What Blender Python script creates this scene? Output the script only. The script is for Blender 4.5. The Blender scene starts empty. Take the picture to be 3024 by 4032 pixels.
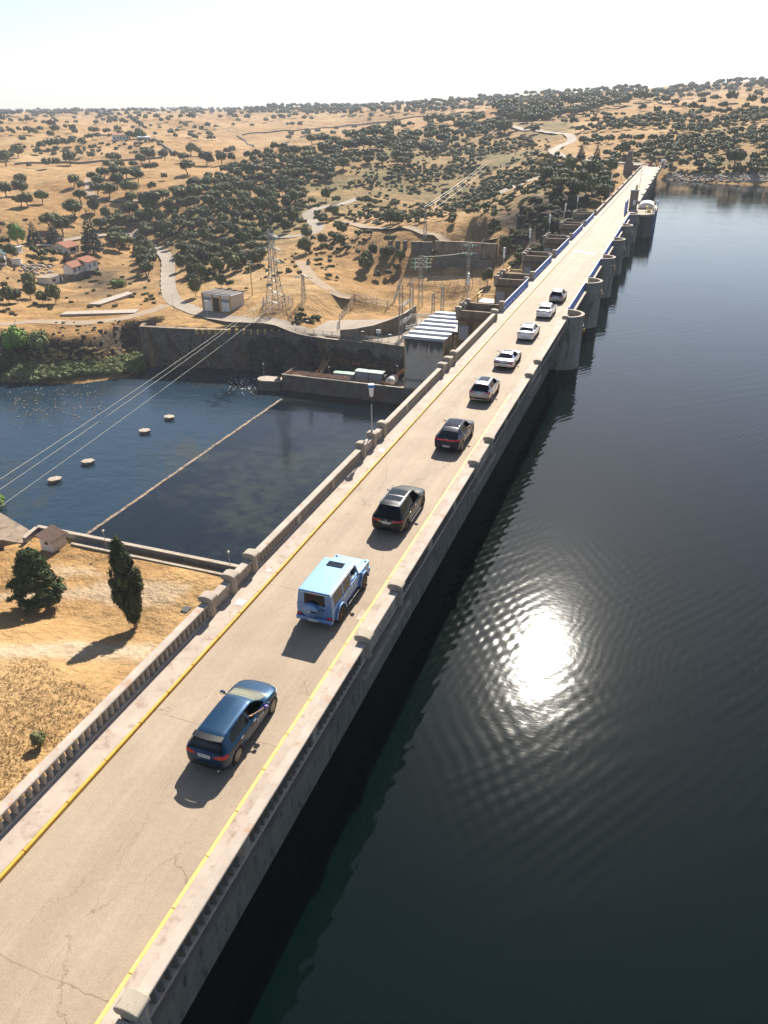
import bpy, bmesh, math, random
import numpy as np
from mathutils import Vector, Matrix, Euler
random.seed(7); np.random.seed(7)
S = bpy.context.scene
C = S.collection
R_ = math.radians
# ---------------------------------------------------------------- camera
F_PX = 2930.0; CXP = 1512.0; CYP = 2016.0; CAM = np.array([0.0, 0.0, 21.0])
_d = np.array([38.0, F_PX * F_PX / 1566.0, F_PX]); _d /= np.linalg.norm(_d)
_v = np.array([2736 - CXP, 442 - CYP, F_PX]); _v = _v - _d * _v.dot(_d); _v /= np.linalg.norm(_v)
_r = np.cross(_v, -_d)
RW = np.array([_r, _v, -_d])          # rows: world axes seen in camera space (x right, y down, z forward)
cam_d = bpy.data.cameras.new('camera'); cam = bpy.data.objects.new('camera', cam_d); C.objects.link(cam)
cam_d.sensor_fit = 'HORIZONTAL'; cam_d.sensor_width = 36.0; cam_d.lens = 36.0 * F_PX / 3024.0
cam_d.clip_start = 0.5; cam_d.clip_end = 20000
_m = Matrix.Identity(4)
for i in range(3):
    _m[i][0] = RW[i, 0]; _m[i][1] = -RW[i, 1]; _m[i][2] = -RW[i, 2]; _m[i][3] = CAM[i]
cam.matrix_world = _m
S.camera = cam
# ---------------------------------------------------------------- world, sun, exposure
SUN_EL = 38.3; SUN_AZ = -5.6          # azimuth from +Y towards +X
W = bpy.data.worlds.new('World'); S.world = W; W.use_nodes = True
nt = W.node_tree; nt.nodes.clear()
sky = nt.nodes.new('ShaderNodeTexSky'); sky.sky_type = 'NISHITA'; sky.sun_disc = False
sky.sun_elevation = R_(SUN_EL); sky.sun_rotation = R_(SUN_AZ); sky.altitude = 600
sky.air_density = 0.9; sky.dust_density = 1.0; sky.ozone_density = 1.0
bg = nt.nodes.new('ShaderNodeBackground'); bg.inputs[1].default_value = 0.064
wo = nt.nodes.new('ShaderNodeOutputWorld')
nt.links.new(sky.outputs[0], bg.inputs[0]); nt.links.new(bg.outputs[0], wo.inputs[0])
sl = bpy.data.lights.new('sun', 'SUN'); sl.energy = 5.0; sl.angle = R_(0.53); sl.color = (1.0, 0.93, 0.82)
so = bpy.data.objects.new('sun', sl); C.objects.link(so)
sd = Vector((math.sin(R_(SUN_AZ)) * math.cos(R_(SUN_EL)), math.cos(R_(SUN_AZ)) * math.cos(R_(SUN_EL)), math.sin(R_(SUN_EL))))
so.rotation_euler = sd.to_track_quat('Z', 'Y').to_euler(); so.location = (0, 0, 60)
S.view_settings.view_transform = 'Standard'; S.view_settings.look = 'None'
S.view_settings.exposure = 1.22; S.view_settings.gamma = 1.0
S.render.engine = 'CYCLES'
S.cycles.max_bounces = 6; S.cycles.diffuse_bounces = 2; S.cycles.glossy_bounces = 3; S.cycles.transparent_max_bounces = 12
S.cycles.caustics_reflective = False; S.cycles.caustics_refractive = False
# ---------------------------------------------------------------- pixel helpers (pixels of the 3024x4032 photograph)
def ray(u, v): return RW @ np.array([u - CXP, v - CYP, F_PX])
def at_z(u, v, z=0.0):
    d = ray(u, v); t = (z - CAM[2]) / d[2]; return CAM + t * d
def at_y(u, v, y):
    d = ray(u, v); return CAM + (y / d[1]) * d
def at_x(u, v, x):
    d = ray(u, v); return CAM + (x / d[0]) * d
def at_d(u, v, D):
    d = ray(u, v); return CAM + d * (D / math.hypot(d[0], d[1]))
def proj(p):
    c = RW.T @ (np.asarray(p, float) - CAM); return CXP + F_PX * c[0] / c[2], CYP + F_PX * c[1] / c[2]
# ---------------------------------------------------------------- object helpers
def tag(o, label=None, cat=None, group=None, kind=None):
    if label: o['label'] = label
    if cat: o['category'] = cat
    if group: o['group'] = group
    if kind: o['kind'] = kind
    return o
def empty(name, loc=(0, 0, 0), rz=0.0, label=None, cat=None, group=None):
    o = bpy.data.objects.new(name, None); C.objects.link(o); o.location = loc; o.rotation_euler = (0, 0, rz)
    o.empty_display_size = 0.3
    return tag(o, label, cat, group)
def rawmesh(name, verts, faces, mat, parent=None, smooth=False):
    me = bpy.data.meshes.new(name); me.from_pydata([tuple(v) for v in verts], [], faces); me.update()
    if mat: me.materials.append(mat)
    if smooth: me.polygons.foreach_set('use_smooth', [True] * len(me.polygons))
    o = bpy.data.objects.new(name, me); C.objects.link(o)
    if parent: o.parent = parent
    return o
def fastmesh(name, V, Fq, mat, parent=None, smooth=False):
    """numpy verts, numpy faces (n,k)"""
    me = bpy.data.meshes.new(name); n = len(V); k = Fq.shape[1]; m = len(Fq)
    me.vertices.add(n); me.vertices.foreach_set('co', np.asarray(V, np.float32).ravel())
    me.loops.add(m * k); me.loops.foreach_set('vertex_index', Fq.astype(np.int32).ravel())
    me.polygons.add(m); me.polygons.foreach_set('loop_start', np.arange(0, m * k, k, dtype=np.int32))
    me.polygons.foreach_set('loop_total', np.full(m, k, np.int32))
    if smooth: me.polygons.foreach_set('use_smooth', np.ones(m, bool))
    me.update(calc_edges=True); me.validate()
    if mat: me.materials.append(mat)
    o = bpy.data.objects.new(name, me); C.objects.link(o)
    if parent: o.parent = parent
    return o
def dup(root, loc=None, rz=None, label=None, group=None):
    r = root.copy(); C.objects.link(r)
    if loc is not None: r.location = loc
    if rz is not None: r.rotation_euler = (0, 0, rz)
    if label: r['label'] = label
    if group: r['group'] = group
    for ch in list(root.children):
        c = ch.copy(); C.objects.link(c); c.parent = r
        for g in list(ch.children):
            d = g.copy(); C.objects.link(d); d.parent = c
    return r
class MB:
    """collects shapes and links them as one mesh"""
    def __init__(s): s.v = []; s.f = []
    def add(s, vs, fs):
        n = len(s.v); s.v += [tuple(map(float, v)) for v in vs]; s.f += [tuple(i + n for i in f) for f in fs]; return s
    def box(s, x0, x1, y0, y1, z0, z1):
        if x0 > x1: x0, x1 = x1, x0
        if y0 > y1: y0, y1 = y1, y0
        vs = [(x0, y0, z0), (x1, y0, z0), (x1, y1, z0), (x0, y1, z0), (x0, y0, z1), (x1, y0, z1), (x1, y1, z1), (x0, y1, z1)]
        return s.add(vs, [(0, 3, 2, 1), (4, 5, 6, 7), (0, 1, 5, 4), (1, 2, 6, 5), (2, 3, 7, 6), (3, 0, 4, 7)])
    def bar(s, a, b, w, h=None, n=4):
        """prism of radius w between two points"""
        a = Vector(a); b = Vector(b); d = (b - a)
        if d.length < 1e-6: return s
        d.normalize(); up = Vector((0, 0, 1)) if abs(d.z) < 0.95 else Vector((1, 0, 0))
        r = d.cross(up).normalized(); u = r.cross(d)
        h = h or w; vs = []
        for p in (a, b):
            for k in range(n):
                t = 2 * math.pi * (k + 0.5) / n; q = math.sqrt(2) if n == 4 else 1
                vs.append(p + r * math.cos(t) * w * q + u * math.sin(t) * h * q)
        fs = [tuple(range(n - 1, -1, -1)), tuple(range(n, 2 * n))] + [(k, (k + 1) % n, n + (k + 1) % n, n + k) for k in range(n)]
        return s.add(vs, fs)
    def tube(s, pts, r, n=6):
        for a, b in zip(pts[:-1], pts[1:]): s.bar(a, b, r, n=n)
        return s
    def lathe(s, prof, cx=0, cy=0, n=16, cap=True):
        """prof: [(r,z)]"""
        vs = []; 
        for r, z in prof:
            for k in range(n):
                t = 2 * math.pi * k / n; vs.append((cx + r * math.cos(t), cy + r * math.sin(t), z))
        fs = []
        for i in range(len(prof) - 1):
            for k in range(n): fs.append((i * n + k, i * n + (k + 1) % n, (i + 1) * n + (k + 1) % n, (i + 1) * n + k))
        if cap: fs.append(tuple(range(n - 1, -1, -1))); fs.append(tuple((len(prof) - 1) * n + k for k in range(n)))
        return s.add(vs, fs)
    def prism(s, poly, z0, z1):
        n = len(poly); vs = [(p[0], p[1], z0) for p in poly] + [(p[0], p[1], z1) for p in poly]
        return s.add(vs, [tuple(range(n - 1, -1, -1)), tuple(range(n, 2 * n))] + [(k, (k + 1) % n, n + (k + 1) % n, n + k) for k in range(n)])
    def extr_y(s, poly, y0, y1):
        """poly in (x,z), counter clockwise"""
        n = len(poly); vs = [(p[0], y0, p[1]) for p in poly] + [(p[0], y1, p[1]) for p in poly]
        return s.add(vs, [tuple(range(n)), tuple(range(2 * n - 1, n - 1, -1))] + [(n + k, n + (k + 1) % n, (k + 1) % n, k) for k in range(n)])
    def extr_x(s, poly, x0, x1):
        """poly in (y,z), counter clockwise"""
        n = len(poly); vs = [(x0, p[0], p[1]) for p in poly] + [(x1, p[0], p[1]) for p in poly]
        return s.add(vs, [tuple(range(n - 1, -1, -1)), tuple(range(n, 2 * n))] + [(k, (k + 1) % n, n + (k + 1) % n, n + k) for k in range(n)])
    def xf(s, m):
        s.v = [tuple(m @ Vector(v)) for v in s.v]; return s
    def build(s, name, mat, parent=None, smooth=False, bevel=0, seg=2):
        o = rawmesh(name, s.v, s.f, mat, parent, smooth)
        if bevel:
            b = o.modifiers.new('bevel', 'BEVEL'); b.width = bevel; b.segments = seg; b.limit_method = 'ANGLE'; b.angle_limit = R_(40)
        return o
# ---------------------------------------------------------------- materials
MT = {}
def mat(name, c1, c2=None, scale=1.0, rough=0.8, bump=0.0, bscale=None, metal=0.0, spec=0.5, detail=6, c3=None, s3=None, t3=(0.55, 0.65), coat=0.0, stretch=None, alpha=None):
    """two-tone noise material, optionally with a third colour in patches"""
    m = bpy.data.materials.new(name); m.use_nodes = True; MT[name] = m
    nt = m.node_tree; b = nt.nodes['Principled BSDF']
    b.inputs['Roughness'].default_value = rough; b.inputs['Metallic'].default_value = metal
    b.inputs['Specular IOR Level'].default_value = spec
    if coat: b.inputs['Coat Weight'].default_value = coat; b.inputs['Coat Roughness'].default_value = 0.03
    if alpha is not None: b.inputs['Alpha'].default_value = alpha
    c2 = c2 or c1
    tc = nt.nodes.new('ShaderNodeTexCoord'); mp = nt.nodes.new('ShaderNodeMapping')
    nt.links.new(tc.outputs['Object'], mp.inputs[0])
    if stretch: mp.inputs['Scale'].default_value = stretch
    if c1 != c2 or c3:
        n = nt.nodes.new('ShaderNodeTexNoise'); n.inputs['Scale'].default_value = scale; n.inputs['Detail'].default_value = detail
        n.inputs['Roughness'].default_value = 0.6
        nt.links.new(mp.outputs[0], n.inputs[0])
        r = nt.nodes.new('ShaderNodeValToRGB'); r.color_ramp.elements[0].position = 0.35; r.color_ramp.elements[1].position = 0.65
        r.color_ramp.elements[0].color = (*c1, 1); r.color_ramp.elements[1].color = (*c2, 1)
        nt.links.new(n.outputs[0], r.inputs[0]); out = r.outputs[0]
        if c3:
            n3 = nt.nodes.new('ShaderNodeTexNoise'); n3.inputs['Scale'].default_value = s3 or scale * 3; n3.inputs['Detail'].default_value = 8
            n3.inputs['Roughness'].default_value = 0.65
            nt.links.new(mp.outputs[0], n3.inputs[0])
            r3 = nt.nodes.new('ShaderNodeValToRGB'); r3.color_ramp.elements[0].position = t3[0]; r3.color_ramp.elements[1].position = t3[1]
            nt.links.new(n3.outputs[0], r3.inputs[0])
            mx = nt.nodes.new('ShaderNodeMix'); mx.data_type = 'RGBA'
            nt.links.new(r3.outputs[0], mx.inputs[0]); nt.links.new(out, mx.inputs[6]); mx.inputs[7].default_value = (*c3, 1); out = mx.outputs[2]
        nt.links.new(out, b.inputs['Base Color'])
    else: b.inputs['Base Color'].default_value = (*c1, 1)
    if bump:
        nb = nt.nodes.new('ShaderNodeTexNoise'); nb.inputs['Scale'].default_value = bscale or scale * 4; nb.inputs['Detail'].default_value = 5
        nt.links.new(mp.outputs[0], nb.inputs[0])
        bp = nt.nodes.new('ShaderNodeBump'); bp.inputs['Strength'].default_value = min(1, bump); bp.inputs['Distance'].default_value = 0.02 if bump <= 1 else 0.02 * bump
        nt.links.new(nb.outputs[0], bp.inputs['Height']); nt.links.new(bp.outputs[0], b.inputs['Normal'])
    return m
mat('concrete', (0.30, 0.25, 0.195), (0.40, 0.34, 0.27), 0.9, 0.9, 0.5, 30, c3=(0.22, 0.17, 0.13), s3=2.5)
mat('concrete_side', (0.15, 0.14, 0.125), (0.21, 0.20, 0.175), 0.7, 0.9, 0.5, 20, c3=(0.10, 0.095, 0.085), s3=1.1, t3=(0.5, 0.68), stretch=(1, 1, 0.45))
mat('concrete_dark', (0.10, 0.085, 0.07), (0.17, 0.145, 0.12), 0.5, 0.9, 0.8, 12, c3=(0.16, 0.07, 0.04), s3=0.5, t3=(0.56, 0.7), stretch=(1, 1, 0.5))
mat('concrete_brown', (0.20, 0.145, 0.095), (0.28, 0.21, 0.145), 0.6, 0.9, 0.6, 10, c3=(0.09, 0.07, 0.055), s3=0.8, t3=(0.52, 0.66), stretch=(1, 1, 0.3))
mat('pavement', (0.34, 0.275, 0.225), (0.43, 0.355, 0.295), 0.8, 0.9, 0.4, 40, c3=(0.27, 0.19, 0.14), s3=2.2, t3=(0.54, 0.68))
mat('yellow_paint', (0.58, 0.31, 0.03), (0.66, 0.38, 0.06), 6, 0.7, c3=(0.35, 0.26, 0.14), s3=14, t3=(0.62, 0.72))
mat('yellow_faded', (0.66, 0.42, 0.10), (0.66, 0.48, 0.20), 5, 0.7, c3=(0.42, 0.34, 0.22), s3=12, t3=(0.60, 0.72))
mat('white_paint', (0.78, 0.77, 0.74), (0.7, 0.69, 0.66), 6, 0.6)
mat('blue_metal', (0.04, 0.15, 0.48), (0.07, 0.21, 0.58), 4, 0.5)
mat('steel', (0.24, 0.24, 0.23), (0.33, 0.325, 0.31), 5, 0.5, metal=0.3)
mat('pole_grey', (0.38, 0.38, 0.37), None, 1, 0.5)
mat('dark_metal', (0.03, 0.03, 0.032), None, 1, 0.5)
mat('lamp_white', (0.85, 0.84, 0.80), (0.78, 0.76, 0.70), 6, 0.35)
mat('yellow_rail', (0.70, 0.36, 0.03), None, 1, 0.5)
mat('orange_rail', (0.55, 0.22, 0.05), (0.4, 0.15, 0.05), 3, 0.6)
mat('roof_white', (0.60, 0.60, 0.63), (0.50, 0.50, 0.54), 1.5, 0.6)
mat('container_blue', (0.16, 0.19, 0.25), (0.20, 0.235, 0.29), 3, 0.5)
mat('container_roof', (0.17, 0.27, 0.22), (0.22, 0.33, 0.27), 3, 0.5)
mat('wall_white', (0.68, 0.65, 0.60), (0.76, 0.73, 0.68), 1.2, 0.85, c3=(0.42, 0.38, 0.33), s3=2.2, t3=(0.58, 0.72))
mat('cream', (0.66, 0.57, 0.46), (0.74, 0.65, 0.53), 0.8, 0.85, c3=(0.42, 0.34, 0.26), s3=1.6, t3=(0.55, 0.7))
mat('ochre', (0.50, 0.32, 0.11), (0.60, 0.40, 0.15), 1.5, 0.8)
mat('brown_door', (0.05, 0.03, 0.022), (0.07, 0.04, 0.03), 3, 0.7)
mat('window_dark', (0.02, 0.022, 0.025), None, 1, 0.15)
mat('shutter_green', (0.05, 0.13, 0.08), None, 1, 0.6)
mat('shutter_brown', (0.08, 0.05, 0.04), None, 1, 0.6)
mat('grey_door', (0.34, 0.36, 0.38), (0.28, 0.30, 0.32), 2, 0.6)
mat('stone_rubble', (0.12, 0.10, 0.085), (0.26, 0.21, 0.17), 2.5, 0.95, 1, 6)
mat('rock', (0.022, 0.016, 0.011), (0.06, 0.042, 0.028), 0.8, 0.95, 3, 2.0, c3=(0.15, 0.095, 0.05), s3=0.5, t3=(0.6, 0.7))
mat('shore_rock', (0.26, 0.20, 0.15), (0.42, 0.34, 0.27), 1.5, 0.95, 1, 5)
mat('bark', (0.06, 0.045, 0.032), (0.12, 0.09, 0.065), 6, 0.9)
mat('bark_light', (0.26, 0.17, 0.10), (0.34, 0.23, 0.14), 6, 0.9)
mat('glass_fence', (0.4, 0.4, 0.38), None, 1, 0.6)
mat('insulator_green', (0.15, 0.38, 0.30), None, 1, 0.3)
mat('cable', (0.66, 0.62, 0.50), None, 1, 0.5)
mat('roadway_far', (0.22, 0.175, 0.13), (0.29, 0.235, 0.18), 0.15, 0.9)
mat('dirt_track', (0.24, 0.165, 0.10), (0.30, 0.22, 0.14), 0.2, 0.95)
def leaf_mat(name, c1, c2, rough=0.75):
    m = bpy.data.materials.new(name); m.use_nodes = True; MT[name] = m
    nt = m.node_tree; b = nt.nodes['Principled BSDF']; b.inputs['Roughness'].default_value = rough; b.inputs['Specular IOR Level'].default_value = 0.25
    g = nt.nodes.new('ShaderNodeNewGeometry'); r = nt.nodes.new('ShaderNodeValToRGB')
    r.color_ramp.elements[0].color = (*c1, 1); r.color_ramp.elements[1].color = (*c2, 1)
    nt.links.new(g.outputs['Random Per Island'], r.inputs[0])
    oi = nt.nodes.new('ShaderNodeObjectInfo'); mr = nt.nodes.new('ShaderNodeMapRange'); mr.inputs[3].default_value = 0.62; mr.inputs[4].default_value = 1.4
    nt.links.new(oi.outputs['Random'], mr.inputs[0])
    mx = nt.nodes.new('ShaderNodeVectorMath'); mx.operation = 'SCALE'
    nt.links.new(r.outputs[0], mx.inputs[0]); nt.links.new(mr.outputs[0], mx.inputs['Scale'])
    nt.links.new(mx.outputs[0], b.inputs['Base Color'])
    return m
leaf_mat('leaf_oak', (0.035, 0.040, 0.011), (0.13, 0.13, 0.036))
leaf_mat('leaf_cypress', (0.018, 0.032, 0.010), (0.06, 0.085, 0.022))
leaf_mat('leaf_bright', (0.07, 0.13, 0.018), (0.18, 0.26, 0.05))
leaf_mat('leaf_fir', (0.035, 0.045, 0.03), (0.075, 0.09, 0.055))
leaf_mat('leaf_olive', (0.085, 0.10, 0.032), (0.22, 0.23, 0.09))
leaf_mat('leaf_dry', (0.40, 0.27, 0.11), (0.58, 0.42, 0.20))

def road_material():
    """worn concrete road: aggregate speckle, thin cracks, stains"""
    m = bpy.data.materials.new('worn_concrete_road'); m.use_nodes = True; MT['deck_road'] = m
    nt = m.node_tree; N = nt.nodes; L = nt.links; b = N['Principled BSDF']; b.inputs['Roughness'].default_value = 0.85
    tc = N.new('ShaderNodeTexCoord')
    def noise(s, d=6, r=0.6, src=None):
        n = N.new('ShaderNodeTexNoise'); n.inputs['Scale'].default_value = s; n.inputs['Detail'].default_value = d; n.inputs['Roughness'].default_value = r
        L.new(src or tc.outputs['Object'], n.inputs[0]); return n
    def ramp(src, p0, p1, c0, c1):
        r = N.new('ShaderNodeValToRGB'); r.color_ramp.elements[0].position = p0; r.color_ramp.elements[1].position = p1
        r.color_ramp.elements[0].color = (*c0, 1); r.color_ramp.elements[1].color = (*c1, 1); L.new(src, r.inputs[0]); return r.outputs[0]
    def mix(f, a, c, mode='MIX'):
        x = N.new('ShaderNodeMix'); x.data_type = 'RGBA'; x.blend_type = mode
        if hasattr(f, 'links'): L.new(f, x.inputs[0])
        else: x.inputs[0].default_value = f
        for i, q in ((6, a), (7, c)):
            if isinstance(q, tuple): x.inputs[i].default_value = (*q, 1)
            else: L.new(q, x.inputs[i])
        return x.outputs[2]
    base = ramp(noise(0.35, 5).outputs[0], 0.3, 0.7, (0.30, 0.232, 0.165), (0.365, 0.287, 0.208))
    sp = ramp(noise(26, 3, 0.8).outputs[0], 0.3, 0.7, (0.72, 0.72, 0.72), (1.2, 1.2, 1.2))
    c = mix(1.0, base, sp, 'MULTIPLY')
    sp2 = ramp(noise(5, 8, 0.75).outputs[0], 0.35, 0.65, (0.92, 0.91, 0.90), (1.05, 1.05, 1.05))
    c = mix(1.0, c, sp2, 'MULTIPLY')
    mpl = N.new('ShaderNodeMapping'); mpl.inputs['Scale'].default_value = (0.9, 0.02, 1); L.new(tc.outputs['Object'], mpl.inputs[0])
    c = mix(1.0, c, ramp(noise(1.0, 5, 0.6, mpl.outputs[0]).outputs[0], 0.35, 0.65, (0.86, 0.85, 0.84), (1.06, 1.06, 1.06)), 'MULTIPLY')
    st_ = ramp(noise(1.3, 6, 0.7).outputs[0], 0.66, 0.74, (0, 0, 0), (0.35, 0.35, 0.35)); c = mix(st_, c, (0.16, 0.12, 0.09))
    # wandering cracks from warped voronoi edges
    wn = noise(0.9, 5, 0.7)
    add = N.new('ShaderNodeVectorMath'); add.operation = 'MULTIPLY_ADD'; L.new(wn.outputs['Color'], add.inputs[0]); add.inputs[1].default_value = (1.6, 1.6, 0); L.new(tc.outputs['Object'], add.inputs[2])
    mp = N.new('ShaderNodeMapping'); mp.inputs['Scale'].default_value = (0.36, 0.085, 1); L.new(add.outputs[0], mp.inputs[0])
    v = N.new('ShaderNodeTexVoronoi'); v.feature = 'DISTANCE_TO_EDGE'; v.inputs['Scale'].default_value = 1.0; L.new(mp.outputs[0], v.inputs['Vector'])
    cr = ramp(v.outputs[0], 0.0008, 0.005, (1, 1, 1), (0, 0, 0))
    msk = ramp(noise(0.25, 4).outputs[0], 0.38, 0.56, (0, 0, 0), (0.85, 0.85, 0.85))
    crm = mix(1.0, cr, msk, 'MULTIPLY')
    c = mix(crm, c, (0.12, 0.085, 0.06))
    # transverse expansion joints every 9.75 m
    sx = N.new('ShaderNodeSeparateXYZ'); 
    wj = noise(1.1, 6, 0.7); aj = N.new('ShaderNodeVectorMath'); aj.operation = 'MULTIPLY_ADD'
    L.new(wj.outputs['Color'], aj.inputs[0]); aj.inputs[1].default_value = (0, 0.35, 0); L.new(tc.outputs['Object'], aj.inputs[2]); L.new(aj.outputs[0], sx.inputs[0])
    mo = N.new('ShaderNodeMath'); mo.operation = 'PINGPONG'; mo.inputs[1].default_value = 4.87
    of = N.new('ShaderNodeMath'); of.operation = 'ADD'; of.inputs[1].default_value = 60.0 - 9.85; L.new(sx.outputs[1], of.inputs[0]); L.new(of.outputs[0], mo.inputs[0])
    jr = ramp(mo.outputs[0], 0.006, 0.03, (1, 1, 1), (0, 0, 0))
    jm = ramp(noise(0.8, 3).outputs[0], 0.35, 0.55, (0.15, 0.15, 0.15), (0.75, 0.75, 0.75))
    c = mix(mix(1.0, jr, jm, 'MULTIPLY'), c, (0.14, 0.09, 0.06))
    L.new(c, b.inputs['Base Color'])
    bp = N.new('ShaderNodeBump'); bp.inputs['Strength'].default_value = 0.5; bp.inputs['Distance'].default_value = 0.01
    L.new(noise(45, 3, 0.7).outputs[0], bp.inputs['Height']); L.new(bp.outputs[0], b.inputs['Normal'])
road_material()

def ground_material():
    m = bpy.data.materials.new('dry_ground'); m.use_nodes = True; MT['ground'] = m
    nt = m.node_tree; N = nt.nodes; L = nt.links; b = N['Principled BSDF']; b.inputs['Roughness'].default_value = 0.95; b.inputs['Specular IOR Level'].default_value = 0.1
    g = N.new('ShaderNodeNewGeometry')
    def noise(s, d=8, r=0.62):
        n = N.new('ShaderNodeTexNoise'); n.inputs['Scale'].default_value = s; n.inputs['Detail'].default_value = d; n.inputs['Roughness'].default_value = r
        L.new(g.outputs['Position'], n.inputs[0]); return n.outputs[0]
    def ramp(src, pts):
        r = N.new('ShaderNodeValToRGB'); e = r.color_ramp.elements
        while len(e) < len(pts): e.new(0.5)
        for q, (p, c) in zip(e, pts): q.position = p; q.color = (*c, 1)
        L.new(src, r.inputs[0]); return r.outputs[0]
    def mix(f, a, c, mode='MIX'):
        x = N.new('ShaderNodeMix'); x.data_type = 'RGBA'; x.blend_type = mode
        if hasattr(f, 'links'): L.new(f, x.inputs[0])
        else: x.inputs[0].default_value = f
        for i, q in ((6, a), (7, c)):
            if isinstance(q, tuple): x.inputs[i].default_value = (*q, 1)
            else: L.new(q, x.inputs[i])
        return x.outputs[2]
    big = ramp(noise(0.012), [(0.32, (0.295, 0.168, 0.064)), (0.5, (0.365, 0.228, 0.102)), (0.68, (0.44, 0.305, 0.160))])
    mid = ramp(noise(0.11, 9, 0.7), [(0.30, (0.50, 0.46, 0.38)), (0.48, (0.92, 0.90, 0.88)), (0.70, (1.25, 1.22, 1.15))])
    c = mix(1.0, big, mid, 'MULTIPLY')
    fine = ramp(noise(1.7, 8, 0.75), [(0.30, (0.66, 0.62, 0.55)), (0.55, (1.06, 1.05, 1.03))])
    c = mix(0.8, c, fine, 'MULTIPLY')
    scr = ramp(noise(0.35, 9, 0.72), [(0.60, (0, 0, 0)), (0.68, (0.7, 0.7, 0.7))])
    c = mix(scr, c, (0.17, 0.135, 0.06))
    # bare rock where the slope is steep
    s = N.new('ShaderNodeSeparateXYZ'); L.new(g.outputs['Normal'], s.inputs[0])
    st = ramp(s.outputs[2], [(0.70, (1, 1, 1)), (0.86, (0, 0, 0))])
    rk = ramp(noise(0.5, 9, 0.75), [(0.35, (0.05, 0.038, 0.03)), (0.62, (0.19, 0.135, 0.09))])
    c = mix(st, c, rk)
    a = N.new('ShaderNodeAttribute'); a.attribute_name = 'tone'; a.attribute_type = 'GEOMETRY'
    sc = N.new('ShaderNodeSeparateColor'); L.new(a.outputs['Color'], sc.inputs[0])
    pale = ramp(noise(0.06, 6), [(0.3, (0.40, 0.30, 0.20)), (0.7, (0.48, 0.375, 0.265))])
    c = mix(sc.outputs[0], c, mix(1.0, pale, fine, 'MULTIPLY'))
    gr = ramp(noise(0.3, 8, 0.7), [(0.35, (0.075, 0.075, 0.03)), (0.65, (0.22, 0.165, 0.07))])
    c = mix(sc.outputs[1], c, gr)
    rock_shade = ramp(noise(0.9, 9, 0.75), [(0.35, (0.022, 0.017, 0.012)), (0.60, (0.085, 0.06, 0.038)), (0.72, (0.20, 0.125, 0.06))])  # dark rock tone that also carries painted shade
    c = mix(sc.outputs[2], c, rock_shade)
    L.new(c, b.inputs['Base Color'])
    bp = N.new('ShaderNodeBump'); bp.inputs['Strength'].default_value = 1.0; bp.inputs['Distance'].default_value = 0.42
    L.new(noise(1.1, 8, 0.72), bp.inputs['Height'])
    b2 = N.new('ShaderNodeBump'); b2.inputs['Strength'].default_value = 1.0; b2.inputs['Distance'].default_value = 2.2
    L.new(noise(0.12, 6, 0.6), b2.inputs['Height']); L.new(bp.outputs[0], b2.inputs['Normal']); L.new(b2.outputs[0], b.inputs['Normal'])
ground_material()

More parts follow.
